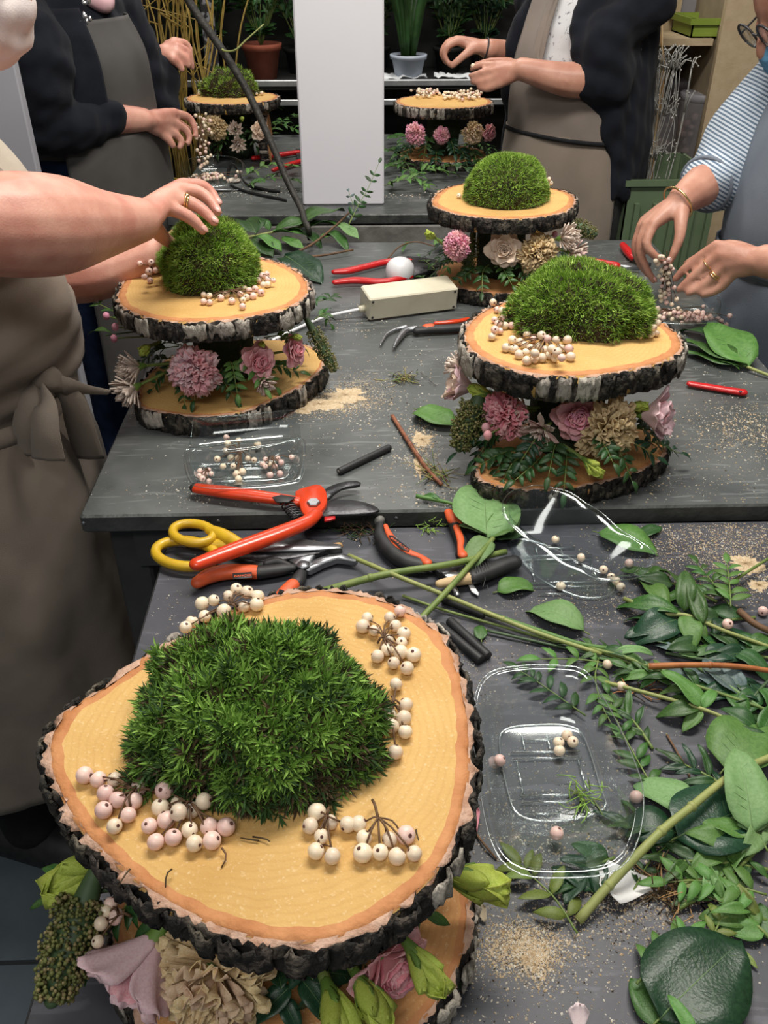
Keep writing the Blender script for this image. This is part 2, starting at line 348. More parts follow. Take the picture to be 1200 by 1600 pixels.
tf = table('far_work_table', 'grey work table behind, carrying two slices and the white column', -0.505, 0.40, 2.33, 3.35, ZF, 0.026, M['zinc'], M['zinc_edge'], M['rail_grey'])
g = G(); g.box((-0.05, 2.338, ZF - 0.072), (0.89, 0.022, 0.085), bev=0.003); mk('front_board', g, M['rail_grey'], tf, smooth=False)
for px in (160, 340, 620): 
    g = G(); q = P(px if px > 300 else 130, 822, 0.886); g.lathe([(0.0035, 0), (0.003, 0.0012)], (q.x, 0.9445, 0.888), mat3((1, 0, 0), (0, -1, 0)), 8)
    mk('rivet', g, M['steel'], tm)
# white column on the far table
g = G(); x0, x1 = -0.149, 0.072
g.box(((x0 + x1) / 2, 2.47, ZF + 0.75), (x1 - x0, 0.10, 1.50), bev=0.004)
tag(mk('white_column', g, M['white_panel'], loc=((x0 + x1) / 2, 2.47, ZF), smooth=False), 'tall smooth white rectangular column standing upright on the far table', 'column')
# ================================================================= wood slices, moss, berries, flowers
def wood_mat(name, c1, c2, ringc):
    m = bpy.data.materials.new(name); m.use_nodes = True; nt = m.node_tree; N = nt.nodes; L = nt.links.new; b = N['Principled BSDF']
    tc = N.new('ShaderNodeTexCoord')
    n = N.new('ShaderNodeTexNoise'); n.inputs['Scale'].default_value = 16; n.inputs['Detail'].default_value = 6; L(tc.outputs['Object'], n.inputs[0])
    r = N.new('ShaderNodeValToRGB'); r.color_ramp.elements[0].position = 0.3; r.color_ramp.elements[1].position = 0.7
    r.color_ramp.elements[0].color = (*c1, 1); r.color_ramp.elements[1].color = (*c2, 1); L(n.outputs[0], r.inputs[0])
    wv = N.new('ShaderNodeTexWave'); wv.wave_type = 'RINGS'; wv.rings_direction = 'Z'; wv.inputs['Scale'].default_value = 55; wv.inputs['Distortion'].default_value = 6.0; wv.inputs['Detail'].default_value = 3; wv.inputs['Detail Scale'].default_value = 0.6; L(tc.outputs['Object'], wv.inputs[0])
    n3 = N.new('ShaderNodeTexNoise'); n3.inputs['Scale'].default_value = 420; n3.inputs['Detail'].default_value = 2; L(tc.outputs['Object'], n3.inputs[0])
    mr = N.new('ShaderNodeMapRange'); mr.inputs['From Min'].default_value = 0.55; mr.inputs['From Max'].default_value = 1.0; mr.inputs['To Max'].default_value = 0.22; L(wv.outputs['Fac'], mr.inputs[0])
    x = N.new('ShaderNodeMix'); x.data_type = 'RGBA'; L(mr.outputs[0], x.inputs[0]); L(r.outputs[0], x.inputs[6]); x.inputs[7].default_value = (*ringc, 1)
    mr2 = N.new('ShaderNodeMapRange'); mr2.inputs['From Min'].default_value = 0.6; mr2.inputs['From Max'].default_value = 0.72; mr2.inputs['To Max'].default_value = 0.35; L(n3.outputs[0], mr2.inputs[0])
    x2 = N.new('ShaderNodeMix'); x2.data_type = 'RGBA'; L(mr2.outputs[0], x2.inputs[0]); L(x.outputs[2], x2.inputs[6]); x2.inputs[7].default_value = (0.86, 0.68, 0.42, 1)
    L(x2.outputs[2], b.inputs['Base Color']); b.inputs['Roughness'].default_value = 0.75; b.inputs['Specular IOR Level'].default_value = 0.25
    bp = N.new('ShaderNodeBump'); bp.inputs['Strength'].default_value = 0.2; bp.inputs['Distance'].default_value = 0.003; L(n3.outputs[0], bp.inputs['Height']); L(bp.outputs[0], b.inputs['Normal'])
    return m
M['wood'] = wood_mat('fresh_birch_wood', (0.56, 0.33, 0.105), (0.66, 0.42, 0.155), (0.50, 0.28, 0.085))
M['wood_red'] = wood_mat('reddish_alder_wood', (0.50, 0.235, 0.085), (0.60, 0.31, 0.12), (0.40, 0.17, 0.055))
M['bark_lip'] = pm('bark_lip', (0.40, 0.22, 0.14), (0.58, 0.38, 0.28), 90, 0.8, 0.4, 150)
M['cambium'] = pm('cambium', (0.48, 0.19, 0.065), (0.58, 0.26, 0.10), 40, 0.75, 0.2, 150)
M['bark_dark'] = pm('dark_bark', (0.010, 0.008, 0.007), (0.13, 0.105, 0.08), 75, 0.9, 1.0, 110, detail=9, ramp=(0.46, 0.72), stretch=(1, 1, 0.6))
M['bark_white'] = pm('birch_bark', (0.40, 0.36, 0.31), (0.045, 0.038, 0.03), 70, 0.75, 0.8, 120, detail=9, ramp=(0.47, 0.64), stretch=(1, 1, 0.5), rnd=0.25)
M['bark_mid'] = pm('grey_bark', (0.012, 0.010, 0.008), (0.17, 0.14, 0.11), 85, 0.9, 1.0, 140, detail=9, ramp=(0.48, 0.74), rnd=0.4)
def resample(pts, n):
    p = np.array([list(q)[:2] for q in pts], float); p = np.vstack([p, p[:1]]); q = spline(np.vstack([p[-3:-1], p, p[1:3]]), 900)
    # keep one closed turn
    a = np.vstack([p]); k = len(p) + 3; s0 = int(900 * 2 / k); s1 = int(900 * (k - 2) / k); q = q[s0:s1]
    d = np.r_[0, np.cumsum(np.linalg.norm(np.diff(q, axis=0), axis=1))]; u = np.linspace(0, d[-1], n, endpoint=False)
    return np.c_[np.interp(u, d, q[:, 0]), np.interp(u, d, q[:, 1])]
def ellipse_outline(cx, cy, rx, ry, seed=0, rough=0.03, n=24):
    a = np.linspace(0, 2 * np.pi, n, endpoint=False); r = 1 + rough * snoise(np.c_[np.cos(a), np.sin(a), np.zeros(n)], 0.5, seed)
    return [(cx + rx * r[i] * math.cos(a[i]), cy + ry * r[i] * math.sin(a[i])) for i in range(n)]
def wood_slice(label, outline, ztop, th, seed=1, white=0.5, wood='wood', rim=0.014, xf=None, nplates=34, name='wood_slice', jag=0.7):
    """a cut log disc: sawn wood, orange inner bark, rough bark with loose plates"""
    n = 160; o = resample(outline, n)
    area_ = 0.5 * np.sum(o[:, 0] * np.roll(o[:, 1], -1) - np.roll(o[:, 0], -1) * o[:, 1])
    if area_ < 0: o = o[::-1].copy()
    c = o.mean(0); d = o - c; L = np.linalg.norm(d, axis=1)[:, None]; u = d / L
    r = np.random.default_rng(seed)
    base = Vector((c[0], c[1], ztop - th))
    t = thing(name, label, 'wood slice', base)
    def T(V): return V if xf is None else np.array([list(xf @ Vector(v)) for v in V])
    wob = 0.0011 * r.normal(size=n); wob = (wob + np.roll(wob, 1)) / 2
    def ring(ins, z, jz=0):
        q = o - u * (ins + (wob[:, None] if ins > 0.004 else 0)); return np.c_[q, np.full(n, z) + jz]
    # wood body
    g = G(); V = [np.c_[np.array([c]), [[ztop]]]]
    fr = [0.12, 0.3, 0.5, 0.7, 0.86]
    inner = o - u * rim
    for k in fr: V.append(np.c_[c + (inner - c) * k, np.full(n, ztop)])
    nb = 0.006
    V += [ring(rim, ztop), ring(rim * 0.55 + 0.002, ztop - 0.0003), ring(nb * 0.6, ztop - 0.0012, 0.0010 * r.normal(size=n)), ring(nb * 0.6, ztop - th), np.c_[np.array([c]), [[ztop - th]]]]
    offs = np.cumsum([0] + [len(x) for x in V]); F = []; mi = []
    def band(a, b, m):
        for j in range(n): F.append((offs[a] + j, offs[a] + (j + 1) % n, offs[b] + (j + 1) % n, offs[b] + j)); mi.append(m)
    for j in range(n): F.append((0, offs[1] + j, offs[1] + (j + 1) % n)); mi.append(0)
    for k in range(1, 6): band(k + 1, k, 0)
    band(7, 6, 1); band(8, 7, 1); band(9, 8, 0)
    for j in range(n): F.append((offs[10], offs[9] + (j + 1) % n, offs[9] + j)); mi.append(0)
    F = [tuple(int(x) for x in f) for f in F]
    g.add(T(np.vstack(V)), F, mi); mk('sawn_wood', g, [M[wood], M['cambium']], t)
    # rough bark band, chewed along its upper edge
    g = G(); nn = 320; k = 9
    oo = resample(o, nn); 
    if 0.5 * np.sum(oo[:, 0] * np.roll(oo[:, 1], -1) - np.roll(oo[:, 0], -1) * oo[:, 1]) < 0: oo = oo[::-1].copy()
    dd = oo - oo.mean(0); uu = dd / np.linalg.norm(dd, axis=1)[:, None]
    rows = []
    rn_ = r.normal(size=nn); rn_ = (rn_ + np.roll(rn_, 1) + np.roll(rn_, 2)) / 2
    ej = jag * (0.0010 * rn_ + 0.0022 * snoise(np.c_[oo, np.zeros(nn)], 45, seed))
    for i in range(k):
        f = i / (k - 1); z = ztop - 0.0008 - (th - 0.0008) * f
        nz = np.c_[oo, np.full(nn, z)]
        out = 0.0032 * snoise(nz * np.array([1, 1, 0.45]), 38, seed + 3) + 0.0018 * snoise(nz, 95, seed + 5) + 0.0006 * r.normal(size=nn)
        rows.append(np.c_[oo + uu * (out + (0 if 0 < i < k - 1 else -0.0015))[:, None], np.full(nn, z) + (ej * (0.9 if i == 0 else 0.25)) * (1 if i < k - 1 else 0) - (abs(ej) * 0.5 if i == 0 else 0)])
    lip = np.c_[oo - uu * (0.0048 + 0.5 * np.abs(ej))[:, None], np.full(nn, ztop + 0.0002) - 0.0006]
    bot = np.c_[oo - uu * 0.008, np.full(nn, ztop - th)]
    g.grid(T(np.vstack([lip] + rows + [bot])).reshape(k + 2, nn, 3)[::-1], True); g.m = [1 if f >= (k) * nn else 0 for f in range(len(g.f))]; mk('bark', g, [M['bark_dark'], M['bark_lip']], t)
    # bark plates
    wdt = 0; j = int(r.integers(0, 20))
    total = 0
    while total < nn:
        w_ = int(r.integers(5, 14)); gap = int(r.integers(0, 4))
        if nplates and total + w_ < nn:
            iswhite = r.random() < white; idx = [(j + q) % nn for q in range(w_)]
            z0 = r.uniform(0.0, 0.12) * th; z1 = r.uniform(0.72, 1.0) * th; rr = []
            for a in range(4):
                f = a / 3; row = []
                for q_, ii in enumerate(idx):
                    e = abs(2 * q_ / (w_ - 1) - 1); bulge = 0.0008 + 0.0022 * (1 - e * e) + (0.0008 if iswhite else 0) - (0.001 if a in (0, 3) else 0)
                    zz = ztop - z0 - (z1 - z0) * f + 0.0030 * r.normal() * (a in (0, 3)) 
                    row.append([*(oo[ii] + uu[ii] * (bulge + 0.0009 * r.normal()) + 0.0008 * r.normal(size=2)), max(min(zz, ztop - 0.0003), ztop - th + 0.0012)])
                rr.append(row)
            g = G(); Vg = np.array(rr); s_ = Vg.shape; g.slab(T(Vg.reshape(-1, 3)).reshape(s_)[::-1], 0.0022)
            mk('bark_plate', g, M['bark_white'] if iswhite else M['bark_mid'], t)
        j += w_ + gap; total += w_ + gap
    return t
# --- moss
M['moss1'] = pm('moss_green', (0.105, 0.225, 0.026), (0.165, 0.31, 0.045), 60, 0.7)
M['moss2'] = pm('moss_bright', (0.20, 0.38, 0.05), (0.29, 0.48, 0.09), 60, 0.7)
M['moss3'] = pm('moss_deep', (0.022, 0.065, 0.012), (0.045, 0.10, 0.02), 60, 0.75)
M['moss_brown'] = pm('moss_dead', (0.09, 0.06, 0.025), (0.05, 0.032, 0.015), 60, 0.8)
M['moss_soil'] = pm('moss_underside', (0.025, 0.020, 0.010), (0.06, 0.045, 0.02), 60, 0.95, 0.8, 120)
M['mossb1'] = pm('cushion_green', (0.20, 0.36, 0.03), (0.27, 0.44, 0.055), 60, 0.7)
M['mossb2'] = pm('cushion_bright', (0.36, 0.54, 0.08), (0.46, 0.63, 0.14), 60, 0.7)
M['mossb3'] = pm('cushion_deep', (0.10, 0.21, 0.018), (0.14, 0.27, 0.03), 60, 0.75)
def dome_pts(r, n, lump, seed):
    a = r.uniform(0, 2 * np.pi, n); z = r.uniform(0.02, 1.0, n); s = np.sqrt(1 - z ** 2)
    return np.c_[np.cos(a) * s, np.sin(a) * s, z]
def moss(label, c, rad, rotz, n, blade, width, tuft, seed, mats, name='moss_cushion', lump=0.10, brown=0.12, kidney=0.0, pw=1.0):
    r = np.random.default_rng(seed); t = thing(name, label, 'moss', c)
    cr, sr = math.cos(rotz), math.sin(rotz); RZ = np.array([[cr, -sr, 0], [sr, cr, 0], [0, 0, 1]])
    def warp(q):
        f = 1 + lump * snoise(q, 1.2, seed) + lump * 0.4 * snoise(q, 3.0, seed + 1)
        p = q * f[:, None]; p = np.c_[p[:, :2], np.sign(p[:, 2]) * np.abs(p[:, 2]) ** pw]
        p = p * np.array(rad)
        if kidney: p[:, 1] += kidney * (p[:, 0] / rad[0]) ** 2 * rad[1] - kidney * 0.3 * rad[1]
        return p @ RZ.T
    # body
    g = G(); nu, nv = 40, 12; q = []
    for i in range(nv + 1):
        z = i / nv; zz = math.sin(z * math.pi / 2); s = math.cos(z * math.pi / 2)
        q += [(math.cos(2 * math.pi * j / nu) * s, math.sin(2 * math.pi * j / nu) * s, zz) for j in range(nu)]
    q = np.array(q) * 0.955; q[:, 2] = np.maximum(q[:, 2], 0)
    g.grid((warp(q) + V3(c)).reshape(nv + 1, nu, 3), True); mk('moss_body', g, [M['moss_soil']], t)
    # shoots
    q = dome_pts(r, n, lump, seed); e = 1e-3; p = warp(q)
    nrm = q / np.array([rad[0] / max(rad), rad[1] / max(rad), rad[2] / max(rad)]) ; nrm = nrm @ RZ.T; nrm /= np.linalg.norm(nrm, axis=1)[:, None]
    Vs = []; mi = []
    patch = snoise(q, 1.6, seed + 7)
    for i in range(n):
        nn = nrm[i] + 0.35 * r.normal(size=3); nn /= np.linalg.norm(nn); b0 = p[i] * 0.99
        low = q[i, 2]
        pr = r.random()
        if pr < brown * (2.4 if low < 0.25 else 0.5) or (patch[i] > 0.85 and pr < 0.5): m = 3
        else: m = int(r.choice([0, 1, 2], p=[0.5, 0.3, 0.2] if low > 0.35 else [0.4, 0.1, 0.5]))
        tx = np.cross(nn, r.normal(size=3)); tx /= np.linalg.norm(tx); ty = np.cross(nn, tx)
        if tuft:
            tip = b0 + nn * blade * 0.5
            for k in range(tuft):
                an = 2 * np.pi * k / tuft * 2.4 + r.uniform(-.3, .3); h = k / tuft
                dr = (np.cos(an) * tx + np.sin(an) * ty) * (1.0 - 0.55 * h) + nn * (0.35 + 0.9 * h); dr /= np.linalg.norm(dr)
                sd = np.cross(dr, nn); sd /= np.linalg.norm(sd) + 1e-9; s0 = b0 + nn * blade * 0.6 * h; l = blade * r.uniform(0.7, 1.1)
                Vs += [s0 - sd * width * .5, s0 + sd * width * .5, s0 + dr * l * .55 + sd * width * .5, s0 + dr * l - nn * l * 0.12, s0 + dr * l * .55 - sd * width * .5]; mi.append(m)
        else:
            l = blade * r.uniform(0.6, 1.15); sd = tx * width * .5
            Vs += [b0 - sd, b0 + sd, b0 + nn * l + 0.25 * l * ty]; mi.append(m)
    k = 5 if tuft else 3; Vs = np.array(Vs) + V3(c); Vs[:, 2] = np.maximum(Vs[:, 2], c[2] + 0.0006)
    nf = len(mi); F = np.arange(nf * k).reshape(nf, k).tolist()
    g = G(); g.add(Vs, F, mi); tag(mk('moss_shoots', g, mats, t, smooth=False), kind='stuff')
    return t
# --- berries
M['berry'] = pm('snowberry', (0.80, 0.64, 0.47), (0.83, 0.71, 0.55), 90, 0.38, sss=0.2, rnd=0.10)
M['berry_pink'] = pm('pink_snowberry', (0.78, 0.48, 0.44), (0.82, 0.64, 0.55), 90, 0.38, sss=0.2, rnd=0.12)
M['berry_dark'] = pm('berry_calyx', (0.10, 0.035, 0.025), None, rough=0.7)
M['twig'] = pm('thin_twig', (0.10, 0.05, 0.025), (0.16, 0.085, 0.04), 80, 0.7)
def berry_mesh(nm, mat, nu=14, nv=10):
    g = G(); g.ell((0, 0, 0), (1, 1, 0.96), nu=nu, nv=nv)
    v = g.v[0]; top = v[:, 2] > 0.80; v[top, 2] -= 0.10 * (v[top, 2] - 0.80) / 0.16
    g.lathe([(0.20, 0.82), (0.23, 0.90), (0.10, 0.96), (0.04, 0.90)], n=6, m=1)
    return g.mesh(nm, [mat, M['berry_dark']])
BM = [berry_mesh('berry', M['berry']), berry_mesh('berry', M['berry_pink'])]
def randrot(): return Euler((U(-1.3, 1.3), U(-1.3, 1.3), U(0, 6.28))).to_matrix()
def sprig(label, pts, root, r=0.0058, pink=0.25, group=None, name='berry_sprig'):
    """snowberry sprig: branching stalk, one berry at the end of each stalklet"""
    t = thing(name, label, 'berries', root, group); g = G(); root = V3(root)
    c = np.mean([V3(p) for p in pts], axis=0); hub = root * 0.5 + c * 0.5 + np.array([0, 0, 0.004])
    g.tube(spline([root, (root + hub) / 2 + np.array([0, 0, .003]), hub], 6), 0.0010, 5)
    for p in pts:
        p = V3(p); dv = p - hub; e = p - dv / (np.linalg.norm(dv) + 1e-6) * r * 0.8
        g.tube(spline([hub, (hub + e) / 2 + np.array([U(-.002, .002), U(-.002, .002), U(.001, .005)]), e], 5), 0.0007, 4)
    mk('stalk', g, M['twig'], t)
    for p in pts:
        s = r * U(0.86, 1.12); inst('berry', BM[1] if random.random() < pink else BM[0], TRS(p, randrot(), s), t)
    return t
def loose_berry(label, p, r=0.0056, pink=0, group=None):
    o = link('snowberry', BM[pink], None, p); o.rotation_euler = (U(-1.2, 1.2), U(-1.2, 1.2), U(0, 6)); o.scale = (r, r, r)
    return tag(o, label, 'berry', group)
def conv(lst, x0, y0, k, z, jz=0.0):
    out = []
    for i, q in enumerate(lst):
        zz = z + (q[2] if len(q) > 2 else 0) ; out.append(P(x0 + q[0] / k, y0 + q[1] / k, zz))
    # push apart berries that share the same spot
    return out
def relax(pts, r, it=30, zmin=None):
    p = np.array([list(q) for q in pts]); n = len(p)
    for _ in range(it):
        for i in range(n):
            for j in range(i + 1, n):
                d = p[j] - p[i]; L = np.linalg.norm(d)
                if L < 2 * r:
                    if L < 1e-6: d = np.array([0.3, 0.1, 0.5]); L = 1
                    s = (2 * r - L) / 2 * 0.5 * d / L; s[2] = abs(s[2]) * 0.6 + s[2] * 0.4; p[j] += s; p[i] -= s * np.array([1, 1, 0.2])
        if zmin is not None: p[:, 2] = np.maximum(p[:, 2], zmin)
    return [Vector(q) for q in p]
# --- flowers
def fm(name, c1, c2, rnd=0.10, rough=0.6): return pm(name, c1, c2, 30, rough, sss=0.08, rnd=rnd, spec=0.25)
M['pk'] = fm('pink_petal', (0.78, 0.34, 0.38), (0.84, 0.50, 0.52))
M['pk_deep'] = fm('deep_pink_petal', (0.74, 0.20, 0.27), (0.80, 0.36, 0.40))
M['pk_hot'] = fm('rose_pink_petal', (0.80, 0.28, 0.42), (0.86, 0.46, 0.56))
M['blush'] = fm('blush_petal', (0.82, 0.60, 0.46), (0.86, 0.71, 0.57))
M['mauve'] = fm('pale_mauve_petal', (0.72, 0.46, 0.50), (0.80, 0.58, 0.60))
M['beige'] = fm('beige_petal', (0.60, 0.43, 0.22), (0.72, 0.56, 0.34))
M['beige_pk'] = fm('pinkish_beige_petal', (0.58, 0.39, 0.25), (0.68, 0.50, 0.36))
M['bract'] = fm('white_pink_bract', (0.66, 0.53, 0.44), (0.74, 0.62, 0.54))
M['bract_pk'] = fm('pink_bract', (0.62, 0.40, 0.36), (0.72, 0.52, 0.48))
M['bud_green'] = fm('lime_bud', (0.36, 0.46, 0.06), (0.50, 0.58, 0.12))
M['sepal'] = pm('green_sepal', (0.10, 0.20, 0.03), (0.16, 0.28, 0.05), 40, 0.6)
M['stem'] = pm('green_stem', (0.12, 0.19, 0.04), (0.20, 0.26, 0.07), 60, 0.55)
M['stem_pale'] = pm('pale_green_stem', (0.34, 0.36, 0.12), (0.26, 0.30, 0.09), 50, 0.55)
M['stem_dark'] = pm('dark_green_stem', (0.045, 0.085, 0.035), (0.07, 0.12, 0.05), 60, 0.55)
M['foam'] = pm('wet_floral_foam', (0.012, 0.022, 0.010), (0.02, 0.035, 0.014), 60, 0.95, 0.5, 150)
M['skimmia'] = pm('skimmia_bead', (0.10, 0.115, 0.03), (0.17, 0.18, 0.05), 200, 0.6)
M['skimmia2'] = pm('skimmia_bead_red', (0.20, 0.17, 0.07), (0.28, 0.22, 0.10), 200, 0.6)
def petal_mesh(nm, mat, w, l, cup, curl, ruffle=0.0, point=0.0, nu=6, nv=6, seed=0, thick=0.012):
    """base at origin, rises along +z, hollow side towards +y (flower axis); tip curls towards -y"""
    r = np.random.default_rng(seed); V = np.zeros((nv + 1, nu + 1, 3))
    ph = r.uniform(0, 6.28)
    for i in range(nv + 1):
        v = i / nv; sh = (math.sin(math.pi * min(1, (0.12 + 0.88 * v)) ** (0.85 + point)) ** 0.65 if point else (0.28 + 0.95 * v - 0.30 * v ** 4 - (0.45 * max(0, v - 0.85) / 0.15 * 0.6)))
        for j in range(nu + 1):
            u = 2 * j / nu - 1; e = v ** 2
            x = u * w * sh; y = cup * w * (u * u) * (0.4 + 0.6 * v) - curl * l * e * v
            z = l * v * (1 - (0.0 if point else 0.16) * u * u * v)
            if ruffle: y += ruffle * l * e * math.sin(u * 7.0 + ph) ; z += ruffle * 0.5 * l * e * math.cos(u * 11.0 + ph * 2); x += ruffle * 0.25 * l * e * math.sin(u * 9 + ph)
            V[i, j] = (x, y, z)
    g = G(); g.slab(V, thick); return g.mesh(nm, mat)
def lay(pm_list, n, tilt, r0, z0, ph, sc, jit=0.12):
    """n petals on a ring: (mesh, local matrix)"""
    out = []
    for k in range(n):
        a = ph + 2 * math.pi * k / n + U(-jit, jit) * 1.5; s = sc * U(0.9, 1.1); tl = tilt + U(-jit, jit)
        # petal: axis direction is +y after flipping; rotate outwards by tl
        m = Matrix.Rotation(a, 4, 'Z') @ Matrix.Translation((0, -r0, z0)) @ Matrix.Rotation(tl, 4, 'X') @ Matrix.Diagonal((s, s, s, 1))
        out.append((random.choice(pm_list), m))
    return out
def pset(mats, w, l, cup, curl, ruffle=0, point=0, k=2, nm='petal', thick=0.012, nu=6, nv=6):
    return [petal_mesh(nm, M[m], w, l, cup, curl, ruffle, point, seed=i * 7 + 1, thick=thick, nu=nu, nv=nv) for m in mats for i in range(k)]
def T_rose(mo, mi_, name='rose'):
    o = pset(mo, 0.46, 0.95, 0.45, 0.22, 0.03, nu=10, nv=8); i_ = pset(mi_, 0.36, 0.8, 0.75, 0.06, 0.02, nu=8, nv=6); L = []
    L += lay(o, 6, 1.15, 0.06, 0.0, 0, 1.0); L += lay(o, 6, 0.82, 0.08, 0.05, 0.5, 0.95); L += lay(o + i_, 6, 0.52, 0.09, 0.1, 0.2, 0.88)
    L += lay(i_, 6, 0.30, 0.13, 0.12, 0.7, 0.88); L += lay(i_, 5, 0.16, 0.12, 0.14, 0.1, 0.82); L += lay(i_, 4, 0.05, 0.08, 0.16, 0.4, 0.78); L += lay(i_, 3, -0.05, 0.04, 0.2, 0.9, 0.7)
    return L
def T_carnation(mats):
    p = pset(mats, 0.36, 0.95, 0.15, 0.10, 0.11, k=3, nu=16, nv=6); L = []
    for tl, n, s, z in ((1.45, 11, 1.0, 0.05), (1.2, 11, 1.0, 0.08), (0.95, 10, 0.98, 0.1), (0.7, 9, 0.95, 0.1), (0.45, 8, 0.92, 0.1), (0.22, 6, 0.88, 0.1), (0.05, 3, 0.85, 0.1)):
        L += lay(p, n, tl, 0.05, z, U(0, 6), s, 0.16)
    return L
def T_serruria(mats):
    p = pset(mats, 0.13, 1.0, 0.5, 0.02, 0.0, 1.0, k=1, nm='bract', nu=4, nv=5); q = pset(mats, 0.05, 0.85, 0.3, 0.0, 0.02, 1.0, k=1, nm='tuft_hair', nu=2, nv=4); L = []
    for tl, n, s in ((0.95, 9, 0.95), (0.7, 9, 1.0), (0.48, 8, 1.02), (0.28, 7, 1.0), (0.12, 4, 0.95)): L += lay(p, n, tl, 0.07, 0.05, U(0, 6), s, 0.14)
    L += lay(q, 10, 0.3, 0.05, 0.1, 0, 1.0, 0.2)
    return L
def T_lisianthus(mats):
    p = pset(mats, 0.50, 1.1, 0.40, 0.16, 0.05, k=3, nu=12, nv=10); L = []
    L += lay(p, 4, 0.62, 0.10, 0.0, 0, 1.0); L += lay(p, 4, 0.34, 0.10, 0.05, 0.7, 0.98); L += lay(p, 3, 0.12, 0.07, 0.08, 0.2, 0.85)
    return L
def T_bud(mats):
    p = pset(mats, 0.30, 1.1, 0.95, -0.04, 0.02, 0.35, k=2); L = []
    L += lay(p, 4, 0.12, 0.12, 0.0, 0, 1.0, 0.05); L += lay(p, 3, 0.04, 0.07, 0.0, 0.5, 1.05, 0.05); L += lay(p, 3, 0.42, 0.14, 0.0, 0.3, 0.72, 0.08)
    s = pset(['sepal'], 0.09, 0.55, 0.4, 0.05, 0, 1.0, k=1, nm='sepal', nu=2, nv=4)
    L += lay(s, 5, 0.38, 0.12, -0.06, 0.2, 1.0)
    return L
TM = {'rose': T_rose(['pk'], ['pk_hot', 'pk']), 'rose_blush': T_rose(['blush'], ['blush']), 'rose_deep': T_rose(['pk'], ['pk_deep', 'pk']),
      'carnation': T_carnation(['pk', 'mauve']), 'carnation_beige': T_carnation(['beige', 'beige']), 'carnation_hot': T_carnation(['pk_hot', 'pk']), 'carnation_peach': T_carnation(['beige_pk', 'beige']), 'carnation_deep': T_carnation(['pk', 'pk_deep']),
      'serruria': T_serruria(['bract']), 'serruria_pk': T_serruria(['bract_pk', 'bract']), 'lisianthus': T_lisianthus(['mauve', 'pk']), 'lisianthus_pale': T_lisianthus(['mauve', 'blush']), 'bud': T_bud(['bud_green'])}
FN = {'rose': 'rose', 'carnation': 'carnation', 'serruria': 'protea_flower', 'lisianthus': 'lisianthus', 'bud': 'lisianthus_bud'}
FLW = []
def flower(kind, label, p, facing, r, group=None, stem_to=None):
    """p: where the flower head sits (its base); facing: direction it looks"""
    base = kind.split('_')[0]; p = Vector(p); f = Vector(facing).normalized()
    t = thing(FN[base], label, 'bud' if base == 'bud' else 'flower', p, group)
    rot = f.to_track_quat('Z', 'Y').to_matrix() @ Matrix.Rotation(U(0, 6.28), 3, 'Z')
    B = TRS(p, rot, r)
    FLW.append((p.copy(), label))
    for me, m in TM[kind]: inst(me.name.split('.')[0], me, B @ m, t)
    g = G(); q = V3(p); d = V3(f)
    g.capsule([q - d * r * 0.15, q + d * r * 0.12], [r * 0.12, r * 0.2], 8); mk('calyx', g, M['sepal'], t)
    e = V3(stem_to) if stem_to is not None else q - d * r * 1.6 - np.array([0, 0, 0.006])
    g = G(); g.tube(spline([q, (q + e) / 2, e], 5), r * 0.07 if base != 'bud' else r * 0.12, 6); mk('stem', g, M['stem'], t)
    return t
_bead = None
def skimmia(label, p0, p1, rad, n=260, seed=0, group=None, mats=('skimmia', 'skimmia2')):
    r = np.random.default_rng(seed); t = thing('skimmia_spike', label, 'flower', p0, group); p0 = V3(p0); p1 = V3(p1); ax = p1 - p0; L = np.linalg.norm(ax); ax /= L
    a = np.cross(ax, [0.2, 0.3, 1]); a /= np.linalg.norm(a); b = np.cross(ax, a)
    g = G(); g.capsule([p0 - ax * 0.03, p0, (p0 + p1) / 2, p1], [0.003, rad * 0.5, rad * 0.66, rad * 0.3], 10); mk('core', g, M['stem_dark'], t)
    g = G()
    for i in range(int(n * 2.6)):
        h = r.random(); rr = rad * (0.75 + 0.5 * math.sin(math.pi * (0.15 + 0.75 * h))) * r.uniform(0.62, 1.06) * (1 - 0.3 * h); an = r.uniform(0, 6.28)
        c = p0 + ax * L * (h * 1.02) + rr * (math.cos(an) * a + math.sin(an) * b); s = r.uniform(0.0011, 0.0021) * (rad / 0.022) ** 0.6
        g.ell(c, s, nu=5, nv=4, m=int(r.random() < 0.3))
    tag(mk('flower_beads', g, [M[mats[0]], M[mats[1]]], t), kind='stuff'); return t
# --- leaves
def lm(n, c1, c2, rough=0.42): return pm(n, c1, c2, 25, rough, 0.10, 40, rnd=0.22, spec=0.4)
M['leaf'] = lm('leaf_green', (0.032, 0.090, 0.018), (0.055, 0.130, 0.028))
M['leaf_light'] = lm('leaf_light', (0.070, 0.170, 0.034), (0.105, 0.22, 0.05), 0.5)
M['leaf_pale'] = lm('leaf_pale_underside', (0.135, 0.245, 0.085), (0.175, 0.295, 0.115), 0.6)
M['leaf_dark'] = lm('leaf_dark', (0.010, 0.038, 0.018), (0.018, 0.058, 0.026), 0.35)
M['leaf_deep'] = lm('leaf_deep', (0.022, 0.065, 0.018), (0.035, 0.09, 0.025), 0.42)
M['leaf_blue'] = lm('leaf_bluish', (0.075, 0.115, 0.115), (0.12, 0.17, 0.165), 0.5)
M['leaf_olive'] = lm('leaf_olive', (0.13, 0.18, 0.035), (0.18, 0.235, 0.05), 0.5)
